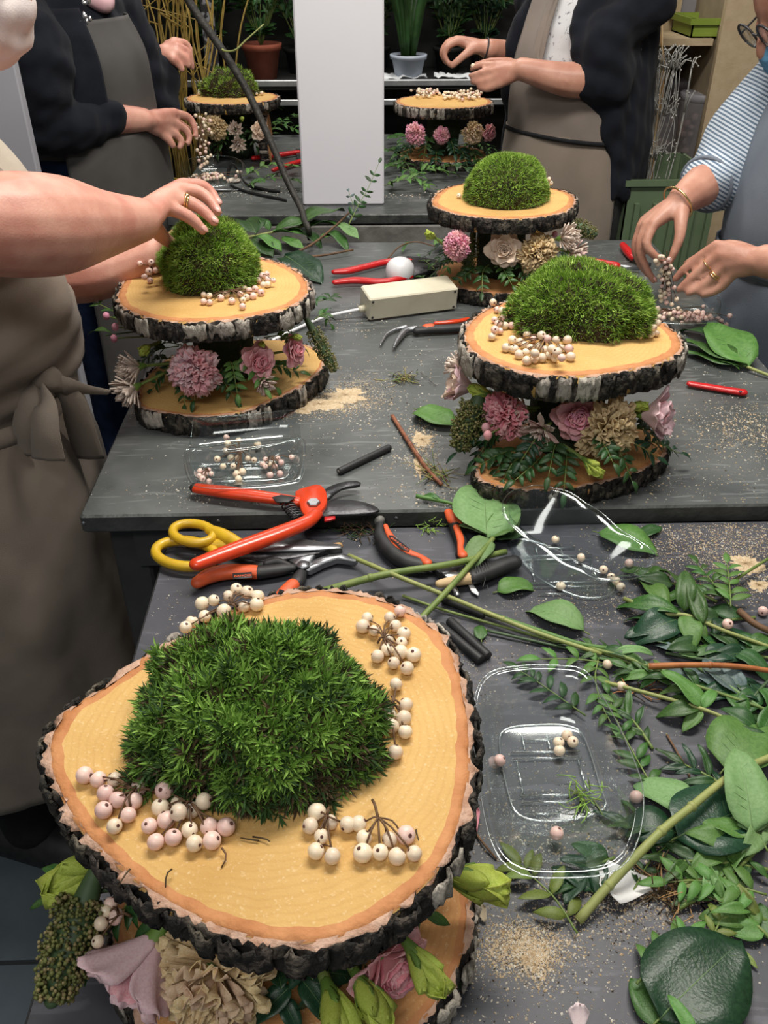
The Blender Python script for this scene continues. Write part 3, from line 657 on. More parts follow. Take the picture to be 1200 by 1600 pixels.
def leaf_mesh(nm, mat, wl=0.42, bend=0.15, fold=0.25, wav=0.03, nu=4, nv=10, tipp=1.0, seed=0, thick=0.006):
    """unit leaf: base at origin, tip at +x, upper side +z"""
    r = np.random.default_rng(seed); V = np.zeros((nv + 1, nu + 1, 3)); ph = r.uniform(0, 6)
    for i in range(nv + 1):
        v = i / nv; w_ = wl * 0.5 * ((v ** .5 * (1 - v) ** .8 / .437 if wl > .4 else math.sin(math.pi * v ** 0.8) ** 0.8) if 0 < v < 1 else 0.0) + 0.006
        for j in range(nu + 1):
            u = 2 * j / nu - 1
            V[i, j] = (v, u * w_, fold * abs(u) * w_ + bend * 4 * v * (1 - v) * 0.5 - bend * v * v * 0.6 + wav * math.sin(v * 9 + ph) * u)
    g = G(); g.slab(V.transpose(1, 0, 2), thick)
    if nu >= 4:      # raised midrib and side veins
        mid = V[:, nu // 2] + np.array([0, 0, .002]); g.tube(mid, [.011, .004], 4, m=1)
        for i in range(1, nv - 1):
            for sg in (0, nu):
                a = mid[i]; b = V[min(nv, i + 1), nu // 2] * .25 + V[min(nv, i + 1), sg] * .75; g.tube([a, (a + b) / 2 + np.array([0, 0, .003]), b], [.0030, .0012], 3, m=1)
    return g.mesh(nm, [mat, M['vein']])
M['vein'] = pm('leaf_vein', (0.09, 0.17, 0.05), (0.12, 0.20, 0.07), 30, .5)
LEAF = {}
def lf(mat, shape='ovate'):
    k = (mat, shape)
    if k not in LEAF:
        sp = {'ovate': dict(wl=0.52), 'lance': dict(wl=0.27, fold=0.3), 'round': dict(wl=0.78, fold=0.15), 'leaflet': dict(wl=0.36, nu=2, nv=5, wav=0.0), 'strap': dict(wl=0.16, fold=0.4), 'ruscus': dict(wl=0.33, fold=0.3, nv=6, nu=2)}[shape]
        LEAF[k] = [leaf_mesh('leaf', M[mat], seed=s, bend=b, **sp) for s, b in ((1, 0.14), (2, 0.05), (3, 0.26))]
    return random.choice(LEAF[k])
def leaf_at(parent, base, tip, mat, shape='ovate', up=(0, 0, 1), roll=0.0, wscale=1.0, name='leaf'):
    base = Vector(base); d = Vector(tip) - base; R3 = mat3(d, up) @ Matrix.Rotation(roll, 3, 'X'); s = d.length
    return inst(name, lf(mat, shape), TRS(base, R3, (s, s * wscale, s)), parent)
def pinnate(label, pts, n, ll, mat='leaf', shape='leaflet', stem_r=0.0011, group=None, up=(0, 0, 1), stem_mat='stem', start=0.15, ang=0.95, parent=None, terminal=True, name='leafy_sprig', cat='foliage', jit=0.15):
    """stem with pairs of leaflets"""
    t = parent or thing(name, label, cat, pts[0], group)
    c = spline(pts, 14); g = G(); g.tube(c, [stem_r, stem_r * 0.5], 5); mk('stem', g, M[stem_mat], t)
    tt = frames(c)[0]; u = Vector(up).normalized()
    for k in range(n):
        f = start + (1 - start) * (k + 0.3) / n; i = min(len(c) - 1, int(f * (len(c) - 1))); p = Vector(c[i]); d = Vector(tt[i]); s = u.cross(d).normalized()
        for sg in (-1, 1):
            a = ang + U(-jit, jit); l = ll * U(0.8, 1.1) * (1 - 0.25 * f)
            q = p + (d * math.cos(a) + s * sg * math.sin(a) + u * U(-0.12, 0.22)) * l
            leaf_at(t, p, q, mat, shape, up=u, roll=U(-.3, .3))
    if terminal: leaf_at(t, c[-1], Vector(c[-1]) + Vector(tt[-1]) * ll * 0.9, mat, shape, up=u)
    return t
def branch(label, stem, leaves, sr=0.0022, smat='stem', z=ZN, name='leafy_branch', group=None, lift=0.006):
    """stem: [(px,py[,z above the worktop])...]; leaves: (bx,by,tx,ty,mat,shape,wscale,[dz base, dz tip])"""
    pts = [P(q[0], q[1], z + (q[2] if len(q) > 2 else lift)) for q in stem]
    t = thing(name, label, 'foliage', pts[0], group)
    g = G(); c = spline(pts, max(8, 4 * len(pts))); g.tube(c, [sr, sr * 0.75], 7); mk('stem', g, M[smat], t)
    for L in leaves:
        b0 = L[7] if len(L) > 7 else lift; b1 = L[8] if len(L) > 8 else b0 * 0.5 + 0.004
        leaf_at(t, P(L[0], L[1], z + b0), P(L[2], L[3], z + b1), L[4], L[5] if len(L) > 5 else 'ovate', roll=U(-.2, .2), wscale=L[6] if len(L) > 6 else 1.0)
    return t
# ================================================================= the slice arrangements
YF_ = None
def fl(kind, label, px, py, z, r, c, lift=0.15, group=None, depth=0.45, side=0.0):
    q = P(px, py, z) if YF_ is None else at(px, py, YF_); f = Vector((q.x - c[0], q.y - c[1], 0)).normalized()
    f = (f + Vector((-f.y, f.x, 0)) * side + Vector((0, 0, lift))).normalized()
    return flower(kind, label, q - f * r * depth, f, r, group)
def foam(label, c, r, z0, z1):
    g = G(); n = 28; rows = []
    for k in range(6):
        f = k / 5; a = np.linspace(0, 2 * np.pi, n, endpoint=False); rr = r * (1 - 0.12 * abs(f - .5)) * (1 + 0.05 * rng.normal(size=n))
        rows.append(np.c_[c[0] + rr * np.cos(a), c[1] + rr * np.sin(a), np.full(n, z0 + (z1 - z0) * f)])
    g.grid(np.array(rows), True); g.f += [tuple(range(n - 1, -1, -1)), tuple(5 * n + j for j in range(n))]; g.m += [0, 0]
    t = tag(mk('floral_foam', g, M['foam'], loc=(c[0], c[1], z0)), label, 'floral foam'); return t
def skirt(where, c, r0, z0, z1, angs, ll, seed, mats=('leaf_deep', 'leaf', 'leaf_dark'), drop=0.03, out=0.055):
    """leafy sprigs pushed into the foam all round"""
    random.seed(seed)
    for a in angs:
        a = math.radians(a) + U(-.08, .08); d = Vector((math.cos(a), math.sin(a), 0)); z = U(z0, z1); b = Vector((c[0], c[1], z)) + d * r0
        m = b + d * out * 0.6 + Vector((0, 0, U(-0.004, 0.012))); e = b + d * out * U(0.9, 1.25) + Vector((-d.y, d.x, 0)) * U(-.02, .02) + Vector((0, 0, -drop * U(0.4, 1.2)))
        e.z = max(e.z, z0 - 0.03)
        mt = random.choice(mats); nf = min(FLW, key=lambda q_: (q_[0] - e).length)[1]; nf = re.split(' (?:under|beside|below|between|beneath|hanging|in|on|at|next|above|pointing|dangling|leaning|drooping|resting|right|pressed|tucked|lying|peeping|touching|behind|half|with|to)(?: |$)', nf)[0]
        pinnate({'leaf': 'mid green', 'leaf_deep': 'deep green', 'leaf_dark': 'blackish green', 'leaf_light': 'fresh green'}[mt] + ' narrow-leaved sprig beside the ' + nf + (' at the table' if drop < .02 else ''), [b, m, e], 5, ll, mt, 'leaflet', group='sprigs tucked under ' + where, up=(d * 0.7 + Vector((0, 0, 0.7))), start=0.3)
def budlet(label, px, py, z, r, root, group, mat='pk_deep'):
    p = P(px, py, z); t = thing('rosehip_bud', label, 'bud', root, group); g = G(); g.ell(p, (r, r, r * 1.15), nu=10, nv=8); mk('pink_bud', g, M[mat], t)
    g = G(); g.tube(spline([root, (Vector(root) + p) / 2 + Vector((0, 0, .004)), p], 6), 0.0012, 5); mk('stem', g, M['stem'], t)
# ---------------- near slice
ZT = 1.07
NO = [(68, 1165), (70, 1205), (90, 1255), (115, 1297), (160, 1345), (230, 1402), (320, 1452), (420, 1480), (500, 1480), (580, 1455), (650, 1408), (700, 1350), (730, 1280), (743, 1190), (738, 1105), (718, 1035), (690, 985), (640, 950), (590, 930), (535, 919), (480, 918), (430, 926), (360, 948), (290, 985), (215, 1030), (150, 1075), (100, 1108), (78, 1135)]
no = [P(x, y, ZT) for x, y in NO]; NC = (sum(p.x for p in no) / len(no), sum(p.y for p in no) / len(no))
wood_slice('large pear-shaped birch slice topped with loose star moss on the dark table', no, ZT, 0.027, 11, 0.22, 'wood', 0.013)
lo = [P(x, y, 0.917) for x, y in ((738, 1400), (722, 1480), (690, 1560), (640, 1620))]
NL = ellipse_outline(-0.060, 0.398, 0.142, 0.148, 5, 0.012)
wood_slice('reddish lower wood slice under the large pear-shaped slice', NL, 0.917, 0.037, 12, 0.6, 'wood_red', 0.010)
foam('dark wet floral foam under the large pear-shaped slice', (NC[0], NC[1] + 0.01), 0.060, 0.9172, 1.0425)
mc = P(406, 1136, ZT); RM = (0.076, 0.068, 0.056)
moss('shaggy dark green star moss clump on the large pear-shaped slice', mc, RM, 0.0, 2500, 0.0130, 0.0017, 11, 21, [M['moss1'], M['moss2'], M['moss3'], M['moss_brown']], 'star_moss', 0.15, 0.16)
BR = 0.0056
def bsp(label, px, root, z, r=BR, pink=0.25, group=None, lifts=0.0):
    pts = [P(x, y, z + r + (random.random() < 0.3) * lifts) for x, y in px]; pts = relax(pts, r * 0.96, zmin=z + r * 0.98)
    sprig(label, pts, P(root[0], root[1], z + 0.006), r, pink, group)
z = ZT
bsp('cream snowberry sprig on the far rim of the large slice beside the tools', [(316, 943), (334, 938), (370, 922), (384, 925), (402, 932), (320, 963), (350, 955), (397, 945), (300, 972), (358, 930), (290, 980), (385, 947)], (372, 955), z, lifts=0.008, pink=0.0)
bsp('longest cream snowberry sprig beside the star moss facing the black sticks', [(574, 966), (568, 979), (584, 985), (609, 965), (625, 955), (618, 978), (631, 990), (607, 1003), (626, 1006), (623, 1017), (641, 1022), (596, 1022), (615, 1036), (636, 1044), (607, 1017)], (590, 1005), z, pink=0.1)
bsp('ivory snowberry sprig hanging beside the star moss towards the berry punnet', [(619, 1069), (634, 1101), (609, 1117), (630, 1122), (607, 1136), (630, 1142), (618, 1175), (598, 1137)], (612, 1088), z, pink=0.0)
bsp('pink-tinged snowberry sprig with bare brown stalks on the pointed end of the large slice', [(135, 1212), (153, 1217), (176, 1218), (166, 1240), (183, 1250), (163, 1265), (207, 1253), (180, 1290), (215, 1235), (202, 1267)], (245, 1238), z, pink=0.8)
bsp('dense pinkish snowberry sprig at the foot of the star moss', [(237, 1289), (257, 1282), (278, 1270), (278, 1255), (255, 1238), (253, 1258), (273, 1307), (305, 1315), (287, 1303), (330, 1293), (350, 1292), (317, 1252), (252, 1313), (328, 1312), (300, 1265)], (310, 1240), z, pink=0.55, lifts=0.006)
bsp('short curved snowberry sprig of seven berries below the star moss', [(495, 1269), (519, 1285), (487, 1293), (499, 1309), (497, 1326), (517, 1337), (541, 1288)], (515, 1262), z, pink=0.2)
bsp('snowberry sprig with forked stalk near the bark edge of the large slice', [(561, 1288), (569, 1313), (572, 1328), (593, 1332), (609, 1312), (618, 1337), (634, 1305), (645, 1334)], (582, 1250), z, pink=0.15)
# flowers under it
c = NC
fl('bud', 'fat half-open lime green bud under the pointed end of the large slice', 118, 1368, 0.985, 0.040, c, 0.10, depth=0.6, side=0.3)
skimmia('plump green skimmia spike hanging over the table edge under the large slice', P(135, 1405, 0.985), P(82, 1562, 0.955), 0.0185, 420, 3)
fl('lisianthus', 'pale pink lisianthus hanging low beside the skimmia spike', 235, 1480, 0.972, 0.042, c, -0.6, depth=0.2)
fl('carnation_peach', 'peach beige carnation beneath the front bark of the large slice', 325, 1545, 0.965, 0.044, c, 0.15)
fl('rose_deep', 'dusky pink rose in shade over the reddish lower slice', 615, 1515, 0.960, 0.034, c, 0.1)
fl('bud', 'slim lime bud dangling beside the dusky rose', 655, 1500, 0.975, 0.030, c, -0.5, depth=0.3)
fl('bud', 'pointed yellow-green bud leaning on the lower slice front', 575, 1560, 0.965, 0.032, c, -0.2, depth=0.4)
fl('bud', 'broad yellow-green bud beside the peach carnation in dark leaves', 525, 1580, 0.960, 0.036, c, 0.0, depth=0.4)
fl('bud', 'lime green bud pointing out over the fallen petal and fern', 740, 1378, 0.960, 0.038, c, 0.0, depth=0.5)
pts = [P(x, y, 0.985) for x, y in ((173, 1412), (165, 1424), (182, 1430), (158, 1443), (153, 1471), (180, 1436))]
sprig('drooping snowberry sprig under the large slice next to the skimmia', pts, P(205, 1432, 0.985), 0.0048, 0.7)
skirt('the large slice', c, 0.075, 0.95, 1.0, [195, 215, 232, 250, 268, 285, 302, 318, 335, 350, 15], 0.026, 31, out=0.05)
t = thing('broad_leaves', 'dark broad leaves beside the peach carnation under the large slice', 'foliage', P(440, 1560, 0.93))
g = G(); g.tube([P(440, 1560, 0.93), P(470, 1520, 0.96)], 0.002, 6); mk('stem', g, M['stem_dark'], t)
for (a, b_, d, e, zz) in ((440, 1560, 470, 1620, .94), (455, 1540, 395, 1600, .95), (470, 1530, 520, 1600, .955), (440, 1545, 430, 1500, .96), (470, 1520, 560, 1525, .955)): leaf_at(t, P(a, b_, zz), P(d, e, zz - 0.01), 'leaf_dark', 'ovate')
t = thing('broad_leaves', 'two dark leaves reaching over the floor beside the lime bud', 'foliage', P(120, 1400, 0.97))
g = G(); g.tube([P(120, 1400, 0.97), P(170, 1390, 0.98)], 0.002, 6); mk('stem', g, M['stem_dark'], t)
for (a, b_, d, e, zz) in ((110, 1395, 45, 1418, .97), (150, 1480, 130, 1540, .95), (110, 1380, 62, 1350, .97)): leaf_at(t, P(a, b_, zz), P(d, e, zz - 0.004), 'leaf', 'lance')
# ---------------- left slice on the zinc table
ZT = 1.08
LO = [(180, 462), (187, 478), (205, 489), (245, 500), (300, 504), (360, 500), (420, 490), (462, 476), (484, 456), (481, 436), (462, 420), (435, 408), (400, 401), (340, 396), (280, 396), (235, 402), (205, 420), (188, 442)]
lo = [P(x, y, ZT) for x, y in LO]; LC = (sum(p.x for p in lo) / len(lo), sum(p.y for p in lo) / len(lo))
wood_slice('birch slice with white bark plates under the moss being pressed by two hands', lo, ZT, 0.031, 41, 0.75, 'wood', 0.016)
l2 = [(215, 630), (240, 642), (300, 650), (370, 646), (440, 620), (490, 590), (507, 566), (495, 545), (440, 530), (340, 535), (260, 560), (222, 595)]
lo2 = [P(x, y, 0.935) for x, y in l2]; LC2 = (sum(p.x for p in lo2) / len(lo2), sum(p.y for p in lo2) / len(lo2))
wood_slice('tan lower slice with grey bark beside the long sawdust streak', lo2, 0.935, 0.035, 42, 0.45, 'wood', 0.008)
FC = ((LC[0] + LC2[0]) / 2, (LC[1] + LC2[1]) / 2 + 0.01)
foam('dark floral foam between the slices beneath the working hands', FC, 0.048, 0.9352, 1.0485)
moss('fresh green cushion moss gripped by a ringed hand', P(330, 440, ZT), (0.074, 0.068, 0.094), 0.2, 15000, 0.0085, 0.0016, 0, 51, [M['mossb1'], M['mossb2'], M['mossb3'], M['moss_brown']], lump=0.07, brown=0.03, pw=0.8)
k = 2.857
def bq(label, lst, root, x0, y0, z, r, pink, lifts=0.0, group=None):
    bsp(label, [(x0 + a / k, y0 + b / k) for a, b in lst], (x0 + root[0] / k, y0 + root[1] / k), z, r, pink, group, lifts)
bq('pink snowberry sprig curling in front of the hand-held moss', [(535, 520), (513, 545), (532, 548), (510, 575), (535, 578), (585, 558), (610, 542), (635, 572), (652, 500), (692, 515), (672, 540), (712, 525), (740, 518), (700, 555), (765, 535), (685, 568), (683, 597), (730, 550)], (640, 530), 140, 270, ZT, 0.0050, 0.7)
bq('small crowded pink snowberry sprig wedged against the hand-held moss', [(750, 445), (770, 460), (790, 455), (760, 480), (795, 475), (775, 500), (820, 480), (795, 498), (740, 470)], (735, 460), 140, 270, ZT, 0.0050, 0.7, 0.006)
bq('withered pinkish snowberry sprig behind the wrist beside the hand-held moss', [(232, 365), (215, 395), (240, 390), (225, 405), (275, 400), (250, 420), (265, 440), (295, 435), (270, 480), (245, 465)], (310, 450), 140, 270, ZT, 0.0050, 0.8, 0.02)
c = FC
fl('carnation', 'frilly dusty pink carnation below the white birch bark', 301, 583, 0.995, 0.040, c, 0.1)
fl('rose_deep', 'open dusty pink rose between carnation and leaning skimmia', 405, 566, 0.995, 0.031, c, 0.25)
fl('rose_deep', 'bright pink rose tucked beside the leaning skimmia', 462, 548, 0.998, 0.028, c, 0.2)
fl('serruria', 'feathery cream protea flower sticking out toward the blue jeans', 205, 575, 0.99, 0.034, c, 0.1)
fl('serruria', 'lower feathery cream protea flower drooping beside the apron ties', 200, 612, 0.965, 0.034, c, -0.2)
fl('serruria_pk', 'tiny pinkish protea flower resting over the tan lower slice', 413, 600, 0.965, 0.022, c, -0.1)
fl('bud', 'yellow-green bud above the cream protea flowers', 228, 545, 1.015, 0.021, c, 0.0, side=0.6)
fl('bud', 'small lime bud right under the white bark beside the dusty rose', 408, 538, 1.02, 0.012, c, 0.1)
fl('bud', 'small lime bud pressed over the bright pink rose', 462, 527, 1.022, 0.013, c, 0.1)
rt = Vector((c[0] - .06, c[1] - .02, 1.0))
for i, (x, y, zz) in enumerate(((166, 494, 1.04), (180, 511, 1.03), (178, 529, 1.015))): budlet('small round pink bud sticking out toward the blue jeans', x, y, zz, 0.0055, rt, 'pink buds toward the jeans', 'pk_hot')
skimmia('leaning brownish skimmia spike propped against the sawdust side', P(488, 515, 1.01), P(523, 578, 0.95), 0.0125, 240, 6)
skirt('the white-barked slice', c, 0.07, 0.965, 1.01, [170, 190, 205, 222, 238, 255, 270, 285, 300, 315, 330, 345, 10], 0.024, 32, mats=('leaf', 'leaf_deep', 'leaf_light'))
pinnate('slim leafy stem with a lime bud reaching past the apron', [P(205, 500, 1.03), P(175, 485, 1.04), P(140, 468, 1.045)], 3, 0.022, 'leaf', 'leaflet')
leaf_sp = thing('leafy_sprig', 'single lance leaf stem pointing at the blue jeans', 'foliage', P(200, 520, 1.02)); g = G(); g.tube([P(215, 518, 1.02), P(165, 524, 1.02)], 0.0012, 5); mk('stem', g, M['stem_dark'], leaf_sp); leaf_at(leaf_sp, P(175, 522, 1.02), P(136, 517, 1.02), 'leaf', 'lance')
# ---------------- right slice on the zinc table
RO = [(722, 520), (728, 540), (745, 556), (790, 575), (850, 587), (920, 588), (990, 578), (1040, 565), (1068, 546), (1064, 525), (1045, 508), (1015, 494), (960, 482), (900, 474), (840, 470), (790, 470), (757, 482), (735, 498)]
ro = [P(x, y, ZT) for x, y in RO]; RC = (sum(p.x for p in ro) / len(ro), sum(p.y for p in ro) / len(ro))
wood_slice('birch slice with black and white bark and a kidney-shaped moss', ro, ZT, 0.036, 61, 0.58, 'wood', 0.017)
r2 = [(745, 745), (790, 762), (850, 766), (920, 758), (990, 740), (1035, 715), (1040, 690), (1000, 665), (900, 655), (800, 665), (752, 700)]
ro2 = [P(x, y, 0.93) for x, y in r2]; RC2 = (sum(p.x for p in ro2) / len(ro2), sum(p.y for p in ro2) / len(ro2))
wood_slice('dark-barked reddish lower slice behind the tipped clear punnet', ro2, 0.93, 0.030, 62, 0.12, 'wood_red', 0.010)
FC = ((RC[0] + RC2[0]) / 2, (RC[1] + RC2[1]) / 2 + 0.01)
foam('dark floral foam packed between the black and white barked slices', FC, 0.052, 0.9302, 1.0435)
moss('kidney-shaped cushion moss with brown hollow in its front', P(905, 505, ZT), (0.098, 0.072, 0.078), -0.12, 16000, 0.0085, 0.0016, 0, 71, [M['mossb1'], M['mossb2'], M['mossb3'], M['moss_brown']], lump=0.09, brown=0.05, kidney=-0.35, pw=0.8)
bq('loose cream snowberry sprig on bare wood beside the kidney-shaped moss', [(258, 207), (275, 240), (297, 245), (265, 285), (300, 275), (320, 285), (265, 330), (290, 335), (255, 360), (310, 310), (285, 305), (340, 310)], (330, 270), 680, 400, ZT, 0.0052, 0.3, 0.008)
bq('thick heap of cream snowberries in the hollow of the kidney-shaped moss', [(440, 337), (410, 350), (475, 355), (345, 375), (380, 385), (438, 372), (500, 370), (540, 375), (590, 375), (320, 410), (350, 415), (395, 395), (425, 410), (460, 405), (490, 420), (520, 415), (560, 410), (597, 415), (375, 440), (405, 430), (445, 435), (475, 455), (515, 445), (565, 455), (605, 450), (410, 467), (445, 460), (545, 430), (530, 455)], (520, 350), 680, 400, ZT, 0.0058, 0.12, 0.012)
bq('snowberry sprig squeezed behind the kidney-shaped moss toward the woman in stripes', [(920, 210), (940, 240), (960, 275), (975, 320), (965, 350), (915, 355), (930, 310), (985, 345), (958, 245), (990, 300)], (910, 300), 680, 400, ZT, 0.0052, 0.3, 0.012)
c = FC
fl('lisianthus_pale', 'pale blush lisianthus on the side facing the fallen leaf', 722, 602, 1.01, 0.036, c, 0.3)
fl('serruria', 'white feathery protea flower above the pale blush lisianthus', 712, 572, 1.03, 0.026, c, 0.4)
fl('bud', 'lime bud lying across the pale blush lisianthus', 752, 612, 1.015, 0.026, c, 0.0, side=-0.9)
fl('carnation_deep', 'deep pink carnation between skimmia and protea flowers', 783, 650, 0.995, 0.036, c, 0.0)
fl('serruria', 'cream protea flower peeping from under the black and white bark', 812, 640, 1.005, 0.026, c, 0.1)
fl('serruria_pk', 'mauve-pink protea flower beside the ruffled pink rose', 842, 678, 0.985, 0.034, c, 0.0)
fl('rose', 'full pink rose with tight ruffled heart under the bark', 903, 652, 1.0, 0.038, c, 0.25)
fl('carnation_beige', 'large beige carnation beside the full pink rose', 958, 676, 0.99, 0.044, c, 0.05)
fl('lisianthus', 'mauve-pink lisianthus on the side of the red knife', 1022, 650, 1.0, 0.040, c, 0.1)
fl('bud', 'lime bud between beige carnation and mauve lisianthus', 995, 635, 1.015, 0.020, c, 0.1, side=0.7)
fl('bud', 'narrow yellow-green bud drooping over the dark reddish lower slice', 925, 728, 0.96, 0.026, c, -0.3, side=0.6)
rt = Vector((c[0] - .06, c[1] - .03, .98))
for x, y in ((757, 648), (759, 668), (762, 680)): budlet('round pink rosehip-like bud beside the deep pink carnation', x, y, 0.985, 0.0060, rt, 'pink buds beside the deep pink carnation', 'pk')
skimmia('dark mossy skimmia spike on the side of the fallen leaf', P(745, 630, 1.0), P(718, 700, 0.945), 0.021, 420, 8)
skirt('the black and white barked slice', c, 0.078, 0.95, 0.99, [165, 180, 195, 208, 222, 236, 250, 264, 280, 300, 318, 332, 346, 5], 0.024, 33, out=0.055, mats=('leaf_dark', 'leaf_deep', 'leaf_deep'))
skirt('the rim of the black and white barked slice', c, 0.09, 0.935, 0.955, [195, 212, 228, 242, 345], 0.026, 36, out=0.06, drop=0.012, mats=('leaf_dark', 'leaf_deep'))
# ---------------- slice further back on the zinc table
BO = [(672, 315), (685, 326), (720, 336), (780, 342), (840, 340), (885, 330), (901, 315), (893, 302), (870, 294), (830, 288), (770, 284), (715, 287), (685, 298)]
bo = [P(x, y, ZT) for x, y in BO]; BC = (sum(p.x for p in bo) / len(bo), sum(p.y for p in bo) / len(bo))
wood_slice('dark-barked slice with a smooth round moss dome behind the cream box', bo, ZT, 0.030, 81, 0.05, 'wood', 0.016)
wood_slice('dark lower slice mostly hidden behind the cream box', ellipse_outline(BC[0], BC[1] - 0.01, 0.135, 0.115, 6), 0.93, 0.03, 82, 0.1, 'wood_red', 0.01)
foam('dark floral foam under the smooth moss dome slice', BC, 0.05, 0.9302, 1.0495)
moss('smooth round bright green moss dome on the dark-barked slice', P(790, 313, ZT), (0.083, 0.072, 0.088), 0, 15000, 0.0070, 0.0014, 0, 91, [M['mossb1'], M['mossb2'], M['mossb3'], M['moss_brown']], lump=0.035, brown=0.02, pw=0.85)
c = BC; YF_ = 1.665
fl('carnation_hot', 'candy pink carnation under the dark-barked slice', 711, 385, 0.995, 0.030, c, 0.1)
fl('rose_blush', 'blush cream rose under the smooth moss dome slice', 789, 390, 0.995, 0.038, c, 0.15)
fl('carnation_beige', 'beige carnation next to the blush cream rose', 845, 398, 0.990, 0.044, c, 0.1)
fl('serruria', 'white feathery protea flower beside the far beige carnation', 886, 372, 1.01, 0.036, c, 0.3)
fl('serruria_pk', 'lower pinkish protea flower above the red-handled tool', 900, 398, 0.985, 0.034, c, -0.1)
fl('bud', 'slim lime bud next to the candy pink carnation', 674, 368, 1.01, 0.022, c, 0.6)
fl('bud', 'small lime bud in shadow under the blush cream rose', 797, 430, 0.955, 0.014, c, 0.0)
skimmia('green skimmia spike between candy pink carnation and blush rose', P(738, 372, 1.01), P(728, 432, 0.95), 0.015, 260, 9)
skimmia('brownish skimmia spike behind the white protea flowers', P(895, 352, 1.01), P(930, 366, 1.0), 0.017, 200, 10)
rt = Vector((c[0] + .05, c[1] - .03, .99)); budlet('single pink bud between far beige carnation and white protea', 867, 366, 1.01, 0.006, rt, None, 'pk_hot')
skirt('the smooth moss dome slice', c, 0.075, 0.95, 1.0, [165, 185, 200, 215, 230, 246, 262, 278, 294, 310, 326, 345], 0.026, 34, out=0.065, mats=('leaf_deep', 'leaf', 'leaf_light'))
t = sprig('tiny pale berry sprig behind the smooth moss dome', [at(853, 283, P(850, 302, 1.083).y), at(858, 280, P(850, 302, 1.083).y), at(856, 290, P(850, 302, 1.083).y), at(861, 286, P(850, 302, 1.083).y)], P(852, 302, 1.083), 0.0045, 0.2)
for x, y in ((717, 306), (810, 319)): loose_berry('lone berry lying on the wood by the smooth moss dome', P(x, y, ZT + 0.005), 0.005, 0, 'lone berries by the smooth moss dome')
YF_ = None
# ---------------- two slices on the far table
o1 = ellipse_outline(*P(363, 152, ZT).xy, 0.145, 0.125, 12); c = P(363, 152, ZT)
wood_slice('far slice with ragged moss beside the golden willow twigs', o1, ZT, 0.029, 101, 0.35, 'wood', 0.014)
moss('ragged two-tone moss lump on the far slice beside the golden willow twigs', P(362, 148, ZT), (0.085, 0.06, 0.068), 0.1, 5000, 0.010, 0.0022, 0, 103, [M['mossb1'], M['mossb2'], M['mossb3'], M['moss_brown']], lump=0.2, brown=0.25)
def heap(label, px, py, z, n, sx, sy, r, pink, seed, group=None):
    random.seed(seed); q = P(px, py, z); pts = [Vector((q.x + random.gauss(0, sx), q.y + random.gauss(0, sy), z + r + abs(random.gauss(0, r)))) for _ in range(n)]
    sprig(label, relax(pts, r * .95, zmin=z + r), q + Vector((0, 0.01, 0.004)), r, pink, group)
heap('white snowberry cluster on the far slice beside the gesturing hand', 320, 148, ZT, 18, .012, .012, .0055, 0.0, 1)
heap('white snowberry cluster on the far slice behind the dark curved stem', 390, 149, ZT, 24, .017, .012, .0055, 0.0, 2)
Tm = Matrix.Translation(Vector((c.x + 0.10, c.y - 0.02, 0.9))) @ Matrix.Rotation(R_(88), 4, 'Y') @ Matrix.Rotation(0.2, 4, 'Z')
wood_slice('brown slice standing on edge as a prop under the far slice', ellipse_outline(-0.066, 0, 0.068, 0.09, 4), 0.015, 0.03, 105, 0.2, 'wood_red', 0.01, xf=Tm)
Tm = Matrix.Translation(Vector((c.x - 0.065, c.y + 0.03, 0.9))) @ Matrix.Rotation(R_(88), 4, 'Y')
wood_slice('dark slice standing on edge behind the cream flowers', ellipse_outline(-0.066, 0, 0.068, 0.08, 5), 0.015, 0.03, 106, 0.2, 'wood_red', 0.01, xf=Tm)
foam('dark floral foam under the far slice with ragged moss', (c.x, c.y + 0.02), 0.055, 0.9, 1.050)
cc = (c.x, c.y + 0.02); YF_ = c.y - .12
fl('carnation_beige', 'cream carnation next to the hand picking berries', 334, 198, 0.995, 0.040, cc, 0.1)
fl('serruria', 'cream protea flower under the far slice with ragged moss', 368, 203, 0.99, 0.032, cc, 0.2)
fl('serruria', 'lower cream protea flower touching the far table', 372, 226, 0.955, 0.032, cc, -0.2)
fl('rose_blush', 'dusty blush rose behind the dark curved stem', 408, 205, 0.985, 0.034, cc, 0.1)
fl('bud', 'small lime bud under the far slice with ragged moss', 378, 186, 1.02, 0.018, cc, 0.4)
skirt('the far slice with ragged moss', cc, 0.06, 0.94, 0.99, [190, 215, 240, 262, 285, 310, 335], 0.03, 35, out=0.06)
o2 = ellipse_outline(*P(694, 158, ZT).xy, 0.15, 0.125, 14); c = P(694, 158, ZT)
wood_slice('far slice covered only with berries beside the woman in the navy cardigan', o2, ZT, 0.032, 111, 0.4, 'wood', 0.014)
wood_slice('far lower slice buried in greenery beside the white column', ellipse_outline(c.x, c.y - .01, 0.14, 0.12, 15), 0.93, 0.03, 112, 0.3, 'wood_red', 0.01)
foam('dark floral foam under the berry-covered far slice', (c.x, c.y), 0.05, 0.9302, 1.0475)
for i, (x, y, n) in enumerate(((655, 148, 14), (674, 149, 20), (664, 153, 12), (700, 154, 18), (712, 150, 14), (735, 156, 14), (744, 151, 18), (722, 157, 8))):
    heap('creamy snowberry cluster on the berry-covered far slice', x, y, ZT, n, .012, .016, .0052, 0.15, 20 + i, 'clusters on the berry-covered far slice')
cc = (c.x, c.y + 0.02); YF_ = c.y - .12
fl('carnation_hot', 'larger candy pink carnation under the berry-covered far slice', 647, 210, 0.985, 0.034, cc, 0.0)
fl('carnation_hot', 'smaller candy pink carnation under the berry-covered far slice', 690, 212, 0.985, 0.026, cc, 0.0)
